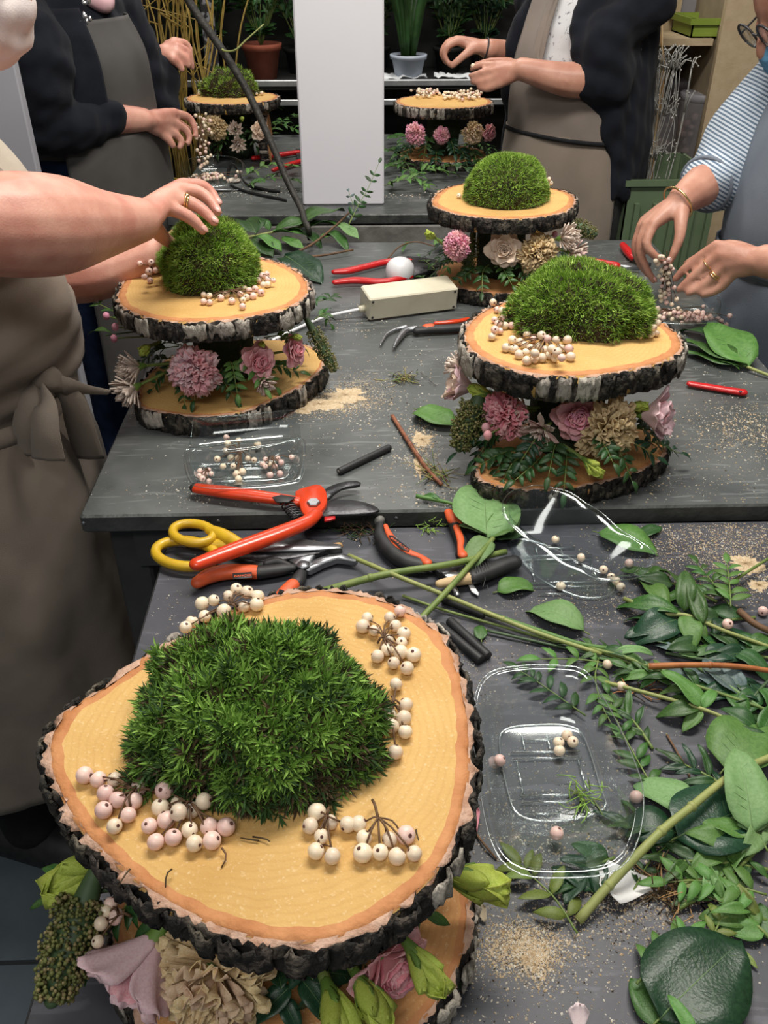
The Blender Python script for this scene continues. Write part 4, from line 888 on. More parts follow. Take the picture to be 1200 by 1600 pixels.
fl('carnation_peach', 'faded peach carnation under the berry-covered far slice', 742, 208, 0.99, 0.036, cc, 0.0)
fl('rose_deep', 'pink rose half hidden by the taupe apron', 766, 208, 0.99, 0.028, cc, 0.0)
skirt('the berry-covered far slice', cc, 0.075, 0.93, 0.99, [185, 205, 222, 240, 258, 275, 292, 310, 330, 350], 0.034, 37, out=0.085, drop=0.05)
# ================================================================= tools and small things on the tables
def pxpoly(pts, z): return [tuple(P(x, y, z).xy) for x, y in pts]
def plate(g, pts, z, th, bev=0.0006, m=0, smooth=0):
    o = pxpoly(pts, z)
    if smooth: o = resample(o, smooth).tolist()
    a = 0.5 * sum(o[i][0] * o[(i + 1) % len(o)][1] - o[(i + 1) % len(o)][0] * o[i][1] for i in range(len(o)))
    if a < 0: o = o[::-1]
    g.prism(o, z, z + th, bev, m=m)
def cap(g, pts, rad, m=0, n=12, flat=None, steps=None): g.capsule(pts, rad if not np.isscalar(rad) else [rad] * len(pts), n, m, steps, flat)
def PP(lst, z): return [P(q[0], q[1], q[2] if len(q) > 2 else z) for q in lst]
def word(parent, txt, a, b, z, h, mat):
    """flat printed word lying on a surface, running from pixel a to pixel b"""
    A = P(*a, z); B = P(*b, z); cu = bpy.data.curves.new('lettering', 'FONT'); cu.body = txt; cu.size = 1.0; cu.extrude = 0.02; cu.align_x = 'CENTER'; cu.align_y = 'CENTER'
    o = bpy.data.objects.new('lettering', cu); COL.objects.link(o); dg = bpy.context.evaluated_depsgraph_get()
    me = bpy.data.meshes.new_from_object(o.evaluated_get(dg)); bpy.data.objects.remove(o); me.materials.clear(); me.materials.append(mat)
    d = (B - A); xs = [v.co.x for v in me.vertices]; wdt = max(xs) - min(xs); s = d.length / wdt
    R3 = mat3(d, (0, 0, 1)); inst('lettering', me, TRS((A + B) / 2, R3, (s, h / 0.72, 0.01)), parent)
# --- open secateurs lying across the joint of the two tables
t = thing('secateurs', 'open orange-red secateurs with dark blades lying across the yellow scissors', 'secateurs', P(490, 788, ZM))
g = G(); cap(g, PP([(308, 763, .914), (360, 770, .914), (415, 777, .913), (465, 784, .912)], .913), [.0085, .0105, .0100, .0085], flat=0.75)
h1 = mk('handle', g, M['orange_red'], t); g = G(); g.ell(P(303, 762, .914), (.006, .008, .006)); mk('end_plug', g, M['black_rubber'], h1)
g = G(); plate(g, [(425, 778), (440, 774), (462, 778), (450, 786), (432, 786)], .920, .0015, .0004); mk('slot', g, M['black_rubber'], h1)
g = G(); cap(g, PP([(308, 881, .917), (365, 860, .917), (430, 836, .916), (478, 816, .914), (494, 803, .912)], .915), [.0095, .0118, .0118, .0105, .009], flat=0.75); mk('handle', g, M['orange_red'], t)
g = G(); plate(g, [(462, 778), (482, 770), (500, 767), (510, 778), (511, 795), (503, 808), (490, 818), (474, 812), (468, 795)], .9065, .011, .0015, smooth=24); hd = mk('head', g, M['orange_red'], t)
g = G(); g.lathe([(.0, 0), (.009, 0), (.009, .003), (.0075, .0042), (.0, .0042)], P(490, 787, .9175), n=6); mk('bolt', g, M['steel'], hd, smooth=False)
g = G(); plate(g, [(503, 775), (512, 765), (530, 758), (548, 755), (562, 756), (562, 761), (540, 765), (525, 772), (512, 783)], .9105, .004, .0008, smooth=26); mk('hook_blade', g, M['dark_steel'], t)
g = G(); plate(g, [(503, 793), (515, 787), (540, 784), (565, 787), (585, 794), (593, 800), (580, 805), (550, 807), (520, 808), (505, 810)], .9065, .004, .0008, smooth=30); mk('cutting_blade', g, M['dark_steel'], t)
g = G(); plate(g, [(507, 810), (524, 809), (524, 813), (507, 817)], .907, .003); mk('safety_catch', g, M['red'], t)
g = G(); a = np.array(P(447, 786, .912)); b = np.array(P(468, 812, .913)); s = np.linspace(0, 1, 90); ax = b - a; ax /= np.linalg.norm(ax); u1 = np.cross(ax, [0, 0, 1]); u1 /= np.linalg.norm(u1); u2 = np.array([0, 0, 1.0])
g.tube(a + (b - a) * s[:, None] + .0085 * (np.cos(s * 44)[:, None] * u1 + np.sin(s * 44)[:, None] * u2 * 0.6), .0011, 5); mk('spring', g, M['dark_steel'], t)
# --- yellow scissors
t = thing('scissors', 'yellow-handled scissors partly under the orange-red secateurs', 'scissors', P(330, 850, ZN))
def loop(cx, cy, rx, ry, rot, z, rad, g):
    a = np.linspace(0, 2 * np.pi, 29); ca, sa = math.cos(rot), math.sin(rot)
    pts = [P(cx + rx * math.cos(q) * ca - ry * math.sin(q) * sa, cy + rx * math.cos(q) * sa + ry * math.sin(q) * ca, z) for q in a]; g.tube(pts, rad, 8, cap=False)
g = G(); loop(302, 833, 32, 15, 0.10, .901, .0062, g); cap(g, PP([(328, 828), (350, 838), (376, 852)], .901), [.007, .0095, .008]); mk('handle', g, M['yellow'], t)
g = G(); loop(290, 865, 47, 20, 0.08, .892, .0068, g); cap(g, PP([(330, 852), (352, 852), (378, 856)], .893), [.0075, .0095, .008]); mk('handle', g, M['yellow'], t)
g = G(); plate(g, [(372, 848), (420, 846), (480, 845), (528, 852), (532, 858), (480, 862), (372, 864)], .896, .002, .0004); mk('blade', g, M['steel'], t)
g = G(); plate(g, [(372, 862), (420, 862), (500, 858), (500, 866), (420, 880), (372, 872)], .893, .002, .0004); mk('blade', g, M['dark_steel'], t)
g = G(); g.lathe([(0, 0), (.005, 0), (.004, .002), (0, .0025)], P(392, 856, .898), n=12); mk('screw', g, M['steel'], t)
# --- knife with wooden heel beside the scissors
t = thing('pruning_knife', 'worn black pruning knife with brown wooden tip under the secateurs', 'knife', P(450, 868, ZN))
g = G(); cap(g, PP([(402, 884), (440, 874), (490, 862), (512, 857)], .8885), [.0068, .0075, .0070, .0062], flat=0.8); mk('handle', g, M['black_rubber'], t)
M['pale_wood'] = pm('pale_wood', (0.55, 0.38, 0.20), (0.64, 0.48, 0.28), 60, 0.7, stretch=(0.2, 1, 1)); M['tan_wood'] = pm('tan_wood', (0.36, 0.20, 0.08), (0.45, 0.28, 0.12), 60, 0.7)
g = G(); cap(g, PP([(512, 857), (529, 853)], .8885), [.0062, .0055], flat=0.8); mk('wooden_tip', g, M['tan_wood'], t)
# --- pliers beside the large slice
k4 = 4.444
def q1(l): return [(290 + a / k4, 830 + b / k4) for a, b in l]
t = thing('side_cutters', 'orange and black pliers with steel jaws lying beside the large slice', 'pliers', P(473, 882, ZN))
g = G(); cap(g, PP(q1([(85, 355), (150, 318), (230, 292), (330, 280), (430, 282), (505, 285)]), .891), [.0085, .0105, .0112, .011, .0105, .0100], flat=0.8); h = mk('grip', g, M['orange'], t)
g = G(); plate(g, q1([(325, 295), (460, 285), (462, 325), (330, 335)]), .8995, .0006, .0002); mk('name_panel', g, M['black_rubber'], h)
word(t, 'BAHCO', (290 + 338 / k4, 830 + 313 / k4), (290 + 452 / k4, 830 + 306 / k4), .9005, .0042, M['orange'])
g = G(); cap(g, PP(q1([(510, 285), (600, 275), (690, 262), (740, 255)]), .891), [.0102, .0092, .0080, .0060], flat=0.8); mk('grip_collar', g, M['black_rubber'], t)
g = G(); cap(g, PP(q1([(560, 225), (640, 215), (720, 240)]), .8925), [.004, .0058, .004]); mk('grip_shield', g, M['black_rubber'], t)
g = G(); cap(g, PP(q1([(800, 300), (780, 345), (745, 385)]), .889), [.0075, .0095, .008], flat=0.8); mk('grip_collar', g, M['black_rubber'], t)
g = G(); cap(g, PP(q1([(745, 375), (700, 420), (650, 470)]), .890), [.0092, .0095, .0085], flat=0.8); mk('grip', g, M['orange'], t)
g = G(); plate(g, q1([(720, 235), (770, 220), (830, 165), (900, 130), (1000, 110), (1080, 125), (1090, 155), (990, 155), (905, 190), (880, 235), (820, 285), (770, 270)]), .886, .008, .0012); mk('jaw', g, M['steel'], t)
g = G(); plate(g, q1([(800, 290), (870, 240), (930, 215), (1010, 190), (1100, 185), (1195, 232), (1180, 245), (1060, 225), (960, 260), (860, 310)]), .884, .008, .0012); mk('jaw', g, M['steel'], t)
g = G(); g.lathe([(0, 0), (.0085, 0), (.0080, .0022), (0, .0026)], P(*q1([(818, 237)])[0], .893), n=18); mk('pivot', g, M['steel'], t)
# --- second pliers under the stems
k5 = 4.615
def q2(l): return [(570 + a / k5, 780 + b / k5) for a, b in l]
t = thing('combination_pliers', 'curved black and orange pliers half buried under green stems', 'pliers', P(715, 905, ZN))
g = G(); cap(g, PP(q2([(110, 190), (120, 280), (190, 375), (290, 445), (400, 475), (440, 480)]), .8915), [.0065, .0095, .0112, .0112, .0100, .0090], flat=0.85); h = mk('grip', g, M['black_rubber'], t)
g = G(); cap(g, PP(q2([(100, 160), (112, 150)]), .891), [.006, .006]); mk('grip_end', g, M['rail_grey'], h)
g = G(); cap(g, PP(q2([(150, 190), (175, 250), (235, 330), (320, 385), (400, 415), (450, 455)]), .8985), [.0030, .0042, .0058, .0052, .0042, .0062], flat=0.6); h2 = mk('grip_inlay', g, M['orange'], h)
g = G(); plate(g, q2([(172, 262), (200, 262), (325, 360), (318, 378), (262, 362), (185, 290)]), .9018, .0005, .0001); mk('name_panel', g, M['black_rubber'], t)
word(t, 'BAHCO', (570 + 190 / k5, 780 + 278 / k5), (570 + 312 / k5, 780 + 367 / k5), .9026, .0030, M['orange'])
g = G(); cap(g, PP(q2([(620, 85), (640, 160), (680, 260), (705, 350), (700, 400)]), .8925), [.0075, .0085, .0082, .0080, .0085], flat=0.85); h = mk('grip', g, M['black_rubber'], t)
g = G(); cap(g, PP(q2([(605, 95), (640, 150), (680, 165)]), .897), [.0060, .0085, .0050], flat=.7); mk('grip_inlay', g, M['orange'], h)
g = G(); cap(g, PP(q2([(660, 200), (690, 290), (690, 350), (705, 400)]), .8985), [.0045, .0050, .0040, .0065], flat=.6); mk('grip_inlay', g, M['orange'], h)
g = G(); plate(g, q2([(430, 480), (540, 500), (640, 540), (690, 420), (730, 430), (720, 560), (650, 640), (600, 620), (520, 560)]), .884, .009, .0012); mk('joint', g, M['dark_steel'], t)
g = G(); plate(g, q2([(545, 530), (640, 520), (690, 545), (640, 570), (590, 570)]), .8935, .002, .0004); mk('jaw', g, M['steel'], t)
g = G(); plate(g, q2([(620, 640), (660, 650), (685, 715), (650, 718)]), .884, .006, .0008); mk('jaw', g, M['steel'], t)
# --- grafting knife
t = thing('grafting_knife', 'black-taped knife with pale wooden neck between stems and tipped punnet', 'knife', P(760, 900, ZN))
g = G(); cap(g, PP(q2([(790, 560), (900, 520), (1010, 475), (1075, 455)]), .893), [.0105, .0112, .0112, .0105], flat=0.8); h = mk('taped_handle', g, M['black_rubber'], t)
g = G()
for i in range(6):
    f = i / 5; a = P(*q2([(795 + 90 * f, 545 - 30 * f)])[0], .893); g.tube([a + Vector((.0003, .0115 * math.cos(w), .0098 * math.sin(w))) for w in np.linspace(0, 6.28, 15)], .0006, 4)
g.tube(PP(q2([(860, 520), (868, 580), (850, 640), (885, 620), (880, 655)]), .898), .0005, 4); mk('thread', g, M['leg_dark'], h)
g = G(); cap(g, PP(q2([(540, 610), (640, 590), (770, 565)]), .8925), [.0055, .0072, .0088], flat=0.85); mk('wooden_neck', g, M['pale_wood'], t)
g = G(); plate(g, q2([(745, 620), (775, 612), (820, 680), (818, 700), (770, 672)]), .8835, .0016, .0003); mk('blade', g, M['white_plastic'], t)
# --- black sticks
def stick(label, a, b, z, r, group=None):
    t = thing('black_stick', label, 'stick', P(*a, z), group); g = G(); A, B = P(*a, z + r), P(*b, z + r); g.tube([A, A * .98 + B * .02, B * .98 + A * .02, B], [r * .92, r, r, r * .92], 12); mk('rod', g, M['black_rubber'], t)
    d = (A - B).normalized(); g = G(); g.tube([A, A + d * .0006], r * .55, 8); mk('pale_core', g, M['rail_grey'], t)
stick('single short black stick on the zinc table beside the secateurs', (529, 737), (609, 699), ZM, .0052)
stick('black stick lying parallel to its twin beside the large slice rim', (688, 978), (752, 1032), ZN, .0056, 'paired black sticks')
stick('black stick lying parallel to its twin beside the large slice rim', (702, 970), (763, 1026), ZN, .0056, 'paired black sticks')
stick('dull black stick under the long green stems next to the knife', (692, 936), (757, 961), ZN, .0050)
# --- cream junction box with cable, white cap
A = P(579, 505, ZM); B = P(713, 487, ZM); d = (B - A).normalized(); nrm = Vector((-d.y, d.x, 0)); Lb = (B - A).length
t = thing('junction_box', 'cream plastic junction box with corner screws on the zinc table', 'box', A)
R3 = Matrix((d, nrm, (0, 0, 1))).transposed() @ Matrix.Rotation(R_(8), 3, 'X')
bc = A + d * Lb / 2 + nrm * 0.030 + Vector((0, 0, 0.030))
g = G(); g.box(bc, (Lb * 1.02, 0.058, 0.046), R3, 0.0025); mk('housing', g, M['cream_plastic'], t, smooth=False)
for sx in (-1, 1):
    for sz in (-1, 1):
        q = bc + R3 @ Vector((sx * (Lb * .51 - .007), -0.0292, sz * .0165)); g = G(); g.lathe([(0, 0), (.0026, 0), (.0024, .0008), (0, .0008)], q, R3 @ Matrix.Rotation(R_(90), 3, 'X'), 8); mk('screw', g, M['black_rubber'], t)
e = bc + R3 @ Vector((-Lb * .51, 0, -.012))
g = G(); g.tube([e, e - d * .012], [.0075, .006], 10); mk('cable_gland', g, M['cream_plastic'], t)
g = G(); g.tube(spline([e - d * .01, P(520, 492, .912), P(495, 500, .906), P(450, 520, .905), P(400, 545, .905)], 20), .0032, 8); mk('cable', g, M['white_plastic'], t)
wc = P(625, 437, ZM)
t = thing('white_dome', 'glossy white round dome standing behind the cream box', 'dome', wc)
g = G(); g.lathe([(.024, 0), (.030, .002), (.0315, .014), (.0315, .022), (.029, .033), (.022, .042), (.012, .047), (.0, .048)], wc, n=32); mk('dome', g, M['white_plastic'], t)
for a in (R_(250), R_(30)):
    g = G(); g.lathe([(0, 0), (.003, 0), (.0028, .001), (0, .001)], wc + Vector((.0312 * math.cos(a), .0312 * math.sin(a), .010)), mat3((0, 0, 1), (math.cos(a), math.sin(a), 0)), 8); mk('screw', g, M['black_rubber'], t)
# --- red handled secateurs behind the box
t = thing('secateurs', 'red-handled secateurs pushed behind the white dome', 'secateurs', P(590, 425, ZM))
for l in ([(523, 425), (545, 423), (575, 416), (606, 409), (640, 408)], [(524, 441), (555, 438), (600, 440), (640, 432)]):
    g = G(); cap(g, PP(l, .912), [.0075, .0098] + [.0095] * (len(l) - 3) + [.0085], flat=.7); mk('handle', g, M['red'], t)
g = G(); plate(g, [(635, 405), (665, 408), (700, 415), (660, 432), (635, 437)], .908, .008, .001); mk('head', g, M['dark_steel'], t)
# --- grey-jawed pliers in front of the box
k6 = 4.286
def q3(l): return [(480 + a / k6, 300 + b / k6) for a, b in l]
t = thing('bent_pliers', 'pliers with open curved grey jaws in front of the cream box', 'pliers', P(650, 515, ZM))
g = G(); cap(g, PP(q3([(490, 1022), (530, 955), (590, 922), (660, 905)]), .906), [.0018, .003, .004, .006], flat=.8); mk('jaw', g, M['steel'], t)
g = G(); cap(g, PP(q3([(580, 1040), (610, 985), (660, 930), (730, 915)]), .909), [.0025, .0055, .007, .0075], flat=.8); mk('jaw', g, M['steel'], t)
g = G(); cap(g, PP(q3([(735, 930), (830, 920), (940, 915), (1060, 905)]), .910), [.0085, .0098, .0098, .009], flat=.8); h = mk('grip', g, M['black_rubber'], t)
g = G(); cap(g, PP(q3([(800, 915), (830, 912)]), .911), [.0102, .0102], flat=.85); mk('orange_band', g, M['orange'], h)
g = G(); cap(g, PP(q3([(860, 880), (980, 870), (1080, 850)]), .912), [.0045, .0055, .004], flat=.8); mk('grip', g, M['orange_red'], t)
# --- red tools by the right-hand woman
t = thing('red_screwdriver', 'red-handled tool with steel shaft behind the round moss dome slice', 'screwdriver', P(935, 412, ZM))
g = G(); cap(g, PP([(905, 404), (935, 411), (962, 417)], .911), [.0062, .0095, .0110]); mk('handle', g, M['red'], t)
g = G(); g.tube(PP([(962, 417), (1000, 419)], .911), [.0060, .0050], 10); mk('shaft', g, M['steel'], t)
t = thing('red_pliers', 'short red plier grip sticking out beyond the red-handled tool', 'pliers', P(980, 395, ZM))
g = G(); cap(g, PP([(973, 383), (980, 392), (988, 402)], .912), [.0075, .010, .0085]); mk('grip', g, M['red'], t)
g = G(); g.tube(PP([(988, 402), (1000, 410), (1016, 414)], .910), [.006, .005], 8); mk('jaw', g, M['dark_steel'], t)
t = thing('folding_knife', 'bright red folding knife lying on the zinc table near the edge', 'knife', P(1120, 605, ZM))
g = G(); cap(g, PP([(1079, 600), (1110, 605), (1140, 610), (1160, 613)], .9065), [.0068, .0075, .0078, .0085], flat=.62); mk('handle', g, M['red'], t)
g = G(); g.lathe([(0, 0), (.0028, 0), (.0028, .0006), (0, .0006)], P(1157, 612, .9118), n=12); mk('lanyard_hole', g, M['dark_steel'], t)
# --- far table tools
t = thing('scissors', 'bright yellow scissors on the far table behind the ringed hand', 'scissors', P(290, 292, ZF))
g = G(); loop(262, 284, 20, 5, 0.05, .908, .0055, g); cap(g, PP([(280, 284), (305, 291)], .907), [.006, .005]); mk('handle', g, M['yellow'], t)
g = G(); loop(278, 290, 20, 5, 0.05, .905, .0055, g); mk('handle', g, M['yellow'], t)
g = G(); plate(g, [(303, 289), (340, 293), (372, 297), (340, 298), (303, 294)], .905, .002, .0004); mk('blade', g, M['steel'], t)
t = thing('secateurs', 'red-handled secateurs on the far table beside the white column', 'secateurs', P(430, 245, ZF))
g = G(); cap(g, PP([(396, 247), (430, 243), (466, 238)], .912), [.0085, .010, .009], flat=.8); mk('handle', g, M['red'], t)
g = G(); cap(g, PP([(427, 266), (450, 258), (470, 252)], .912), [.007, .009, .009], flat=.8); mk('handle', g, M['red'], t)
g = G(); plate(g, [(462, 236), (495, 238), (500, 250), (465, 254)], .905, .008, .001); mk('head', g, M['dark_steel'], t)
# black plastic plant strap
t = thing('black_strap', 'black looped plastic strap on the far table beside the berry punnet', 'strap', P(390, 295, ZF))
g = G()
for pts, w_ in (([(356, 275, .905), (358, 262, .93), (364, 256, .945), (372, 268, .92), (385, 288, .906), (415, 297, .905), (438, 299, .905)], .010), ([(356, 280, .905), (365, 292, .906), (395, 302, .905), (448, 313, .905)], .009)):
    c_ = spline(PP(pts, .905), 24); tt, Nn, Bb = frames(c_); g.slab(np.stack([c_ - Bb * w_ * .5, c_ + Bb * w_ * .5], 1), .0012)
mk('strap_band', g, M['black_rubber'], t)
g = G(); q = P(365, 283, .903); g.lathe([(0, 0), (.020, 0), (.022, .004), (.014, .007), (0, .006)], q, n=20); tag(mk('white_wax_disc', g, M['bract'], loc=q), 'small white lump lying inside the black strap', 'lump')
M['paper'] = pm('white_paper', (0.72, 0.74, 0.76), (0.62, 0.65, 0.68), 20, 0.7)
q0 = P(655, 255, ZF); g = G(); s = np.array([[[*P(x, y, .902 + .004 * math.sin(x * .3 + y)).to_tuple()] for x in np.linspace(638, 684, 7)] for y in np.linspace(266, 246, 4)]); g.slab(s, .001); tag(mk('paper_sheet', g, M['paper'], loc=q0), 'crumpled white paper under the greenery beside the white column', 'paper')
# --- clear punnets
def punnet(label, rim, base, zr, zb, ribs=True, name='berry_punnet', lid=None):
    t = thing(name, label, 'punnet', P(*np.mean(base, axis=0), zb)); n = 64
    def al(o): 
        o = np.array(o); a = 0.5 * np.sum(o[:, 0] * np.roll(o[:, 1], -1) - np.roll(o[:, 0], -1) * o[:, 1]); o = o if a > 0 else o[::-1]
        c = o.mean(0); an = np.arctan2(*(o - c).T[::-1]); i = int(np.argmin(np.abs(an))); return np.roll(o, -i, axis=0)
    if np.isscalar(zr): zr = lambda x, y, _z=zr: _z
    ro = [P(x, y, zr(x, y)) for x, y in rim]; ro3 = [list(q) for q in ro]
    R1 = al(resample(ro, n)); B1 = al(resample(pxpoly(base, zb), n))
    # heights round the rim by nearest traced point
    zz = np.array([np.average([q[2] for q in ro3], weights=[1 / (1e-6 + (p[0] - q[0]) ** 2 + (p[1] - q[1]) ** 2) for q in ro3]) for p in R1])
    cr = R1.mean(0); u = (R1 - cr) / np.linalg.norm(R1 - cr, axis=1)[:, None]
    rows = []; cb = B1.mean(0)
    rows.append(np.c_[cb + (B1 - cb) * .02, np.full(n, zb + .001)]); rows.append(np.c_[cb + (B1 - cb) * .86, np.full(n, zb + .001)]); rows.append(np.c_[cb + (B1 - cb) * .96, np.full(n, zb + .003)])
    for f in (.12, .35, .6, .85, 1.0): rows.append(np.c_[B1 * (1 - f) + R1 * f, (zb + .006) * (1 - f) + zz * f])
    rows.append(np.c_[R1 + u * .005, zz + .0008]); rows.append(np.c_[R1 + u * .0085, zz - .0012])
    g = G(); g.grid(np.array(rows)[::-1], True); mk('shell', g, M['clear'], t)
    g = G(); g.tube(np.vstack([np.c_[R1 + u * .0085, zz - .0005], np.c_[R1 + u * .0085, zz - .0005][:1]]), .0007, 5, cap=False); mk('rim', g, M['clear_rib'], t)
    if ribs:
        g = G()
        def line(a, b, c2, d2):   # fractions of the base box
            pts = []
            for (fx, fy) in ((a, b), (c2, d2)):
                pts.append(V3(((B1[:, 0].min() * (1 - fx) + B1[:, 0].max() * fx), (B1[:, 1].min() * (1 - fy) + B1[:, 1].max() * fy), zb + .0022)))
            g.tube(pts, .0011, 5)
        for y in (.22, .28, .62, .68): line(.16, y, .84, y)
        for x in (.20, .80): line(x, .30, x, .60)
        for x in (.3, .55): line(x, .70, x, .84)
        line(.2, .12, .5, .12); line(.3, .80, .7, .80)
        k = np.c_[cb + (B1 - cb) * .9, np.full(n, zb + .003)]; g.tube(np.vstack([k, k[:1]]), .0010, 5, cap=False)
        mk('base_ribs', g, M['clear_rib'], t)
    return t
punnet('upright clear plastic punnet with ribbed base and a few stray berries', [(752, 1100), (770, 1060), (815, 1049), (870, 1048), (912, 1056), (938, 1100), (965, 1160), (990, 1230), (985, 1300), (955, 1345), (880, 1356), (810, 1348), (775, 1300), (760, 1200)], [(772, 1160), (785, 1135), (840, 1128), (890, 1130), (918, 1150), (945, 1230), (955, 1270), (920, 1288), (860, 1296), (805, 1284), (785, 1240)], ZN + .042, ZN + .001)
punnet('tipped clear plastic punnet lying against the dark reddish lower slice', [(795, 790), (806, 772), (838, 763), (880, 770), (920, 795), (965, 832), (1005, 855), (1013, 874), (990, 895), (945, 900), (895, 880), (845, 845), (805, 815)], [(790, 855), (800, 840), (850, 850), (905, 880), (960, 905), (968, 930), (940, 942), (895, 936), (835, 905)], lambda x, y: .945 - .03 * (x - 795) / 220, ZN + .001, ribs=True)
tp = punnet('clear clamshell punnet holding a few snowberries on the zinc table', [(296, 712), (306, 703), (360, 706), (420, 698), (462, 688), (470, 700), (464, 742), (448, 752), (390, 757), (322, 757), (304, 746)], [(310, 735), (320, 728), (450, 722), (458, 738), (448, 752), (390, 756), (322, 756)], ZM + .024, ZM + .001, ribs=True)
g = G(); hin = [P(296, 700, .925), P(470, 684, .925)]; top = [P(302, 655, .955), P(466, 640, .955)]
rows = []
for f, bu in ((0, 0), (.1, .008), (.3, .012), (.7, .012), (.9, .008), (1, 0)):
    a = hin[0] * (1 - f) + top[0] * f; b = hin[1] * (1 - f) + top[1] * f; rows.append([V3(a * (1 - s_) + b * s_) + np.array([0, .5, -1]) * bu * (0 if s_ in (0, 1) else 1) for s_ in (0, .08, .2, .5, .8, .92, 1)])
g.grid(np.array(rows)); mk('open_lid', g, M['clear'], tp)
rimp = [hin[0], top[0], top[1], hin[1], hin[0]]; g = G(); g.tube(rimp, .0011, 5); mk('lid_rim', g, M['clear'], tp)
punnet('clear punnet under the picking hands of the woman in stripes', [(1008, 470), (1020, 458), (1060, 453), (1105, 456), (1125, 470), (1118, 496), (1080, 503), (1030, 500), (1012, 490)], [(1025, 490), (1040, 484), (1090, 484), (1108, 494), (1090, 510), (1045, 510), (1030, 505)], ZM + .04, ZM + .001, ribs=False)
punnet('clear punnet full of berries beside the far cream flowers', [(285, 262), (300, 248), (340, 243), (372, 250), (378, 268), (360, 286), (320, 290), (295, 284)], [(300, 275), (320, 266), (355, 266), (365, 278), (350, 290), (320, 293), (304, 288)], ZF + .04, ZF + .001, ribs=False)
# berries in and around the punnets
q = lambda x, y, z, r=.0056: P(x, y, z + r)
for x, y in ((868, 843), (908, 871), (943, 890), (955, 902), (963, 908), (970, 917)): loose_berry('stray cream berry inside the tipped punnet', q(x, y, ZN + .004), .0054, 0, 'stray berries inside the tipped punnet')
loose_berry('pinkish stray berry by the tipped punnet corner', q(983, 880, ZN + .010), .0056, 1)
loose_berry('white berry on the slate below the tipped punnet beside a flat leaf', q(876, 916, ZN), .0058, 0)
for x, y in ((886, 1149), (895, 1159), (873, 1160), (874, 1173)): loose_berry('berry in the foursome huddled inside the ribbed punnet', q(x, y, ZN + .004), .0056, 0, 'foursome inside the ribbed punnet')
loose_berry('lone peach berry at the punnet wall facing the large slice', q(781, 1188, ZN + .004), .0058, 1)
loose_berry('lone pink berry near the front wall of the ribbed punnet', q(870, 1302, ZN + .008), .0062, 1)
loose_berry('berry outside the ribbed punnet beside a pale leaf', q(994, 1245, ZN), .0062, 1)
loose_berry('white berry among stems above the ribbed punnet', q(949, 1038, ZN + .004), .0052, 0)
loose_berry('white berry beside a brown calyx under the crossing stems', q(971, 1072, ZN + .002), .0054, 0)
loose_berry('pink berry with dark eye in the leaf pile near the orange twig', q(1137, 975, ZN + .012), .0062, 1)
loose_berry('berry at the sawdust beside the curved thin twig', q(1192, 955, ZN), .006, 1)
kk = 2.609
tb = [(662, 322), (667, 348), (712, 333), (790, 352), (660, 375), (680, 405), (710, 408), (648, 440), (690, 440), (705, 470), (725, 463), (712, 492), (625, 410), (750, 408), (775, 415)]
bsp('cream snowberry sprig lying in the clamshell punnet', [(100 + a / kk, 560 + b / kk) for a, b in tb], (388, 705), ZM + .005, .0050, 0.1, lifts=.008)
tb = [(822, 412), (820, 440), (838, 430), (870, 408), (885, 425), (880, 470), (840, 475), (928, 403), (810, 430), (860, 440)]
bsp('shrivelled pink snowberry sprig at the clamshell punnet side', [(100 + a / kk, 560 + b / kk) for a, b in tb], (425, 715), ZM + .005, .0045, 0.9)
tb = [(565, 490), (590, 500), (555, 460), (590, 455), (575, 470), (552, 478), (600, 470)]
bsp('small pink snowberry sprig in the clamshell corner by the secateur handle', [(100 + a / kk, 560 + b / kk) for a, b in tb], (325, 735), ZM + .005, .0042, 0.9)
heap('pink dried snowberry heap in the punnet under the picking hands', 1088, 500, ZM + .003, 40, .020, .014, .0048, 1.0, 61)
heap('cream snowberry heap in the punnet under the picking hands', 1045, 495, ZM + .003, 24, .026, .014, .0048, 0.3, 62)
random.seed(5)
pts = [P(1040 + random.gauss(0, 6) + (i % 3 - 1) * 5 * (i / 26), 400 + i * 2.6, 1.03 - .0035 * i) for i in range(30)]
sprig('snowberry bunch pinched between the fingers of the woman in stripes', relax(pts, .0046), P(1042, 392, 1.04), .0047, 0.6)
random.seed(6); pts = [at(318 + random.gauss(0, 7), 178 + i * 2.7, 2.72 - .002 * i) for i in range(32)]
sprig('long snowberry bunch hanging from the hand over the far punnet', relax(pts, .005), at(312, 172, 2.72), .0052, 0.4)
heap('tangle of snowberries filling the far punnet', 330, 281, ZF + .004, 46, .035, .018, .0052, 0.5, 63)
# ================================================================= cut greenery
random.seed(77)
M['twig_orange'] = pm('orange_twig', (0.34, 0.105, 0.03), (0.46, 0.17, 0.05), 70, .5); M['twig_red'] = pm('red_brown_twig', (0.17, 0.05, 0.025), (0.30, 0.12, 0.06), 90, .6)
Z = ZN
def stem_thing(label, pts, r, mat, z=ZN, taper=.8, name='cut_stem', nodes=(), ncol=None):
    p = PP(pts, z); t = thing(name, label, 'stem', p[0]); c_ = spline(p, max(10, 5 * len(p))); g = G(); g.tube(c_, [r, r * taper], 9)
    for f in nodes:
        i = int(f * (len(c_) - 1)); g.ell(c_[i], r * 1.14, nu=8, nv=6, m=0)
    mk('stalk', g, M[mat], t); g = G(); d = c_[0] - c_[1]; d /= np.linalg.norm(d); g.tube([c_[0], c_[0] + d * .0006], r * .9, 9); mk('cut_end', g, M['stem_pale'], t); return t
stem_thing('long thin pale green stem crossing the buried pliers', [(545, 868, .888), (620, 900, .905), (700, 932, .897), (830, 985, .893), (940, 1022, .888)], .0030, 'stem_pale', nodes=(.15, .45, .7))
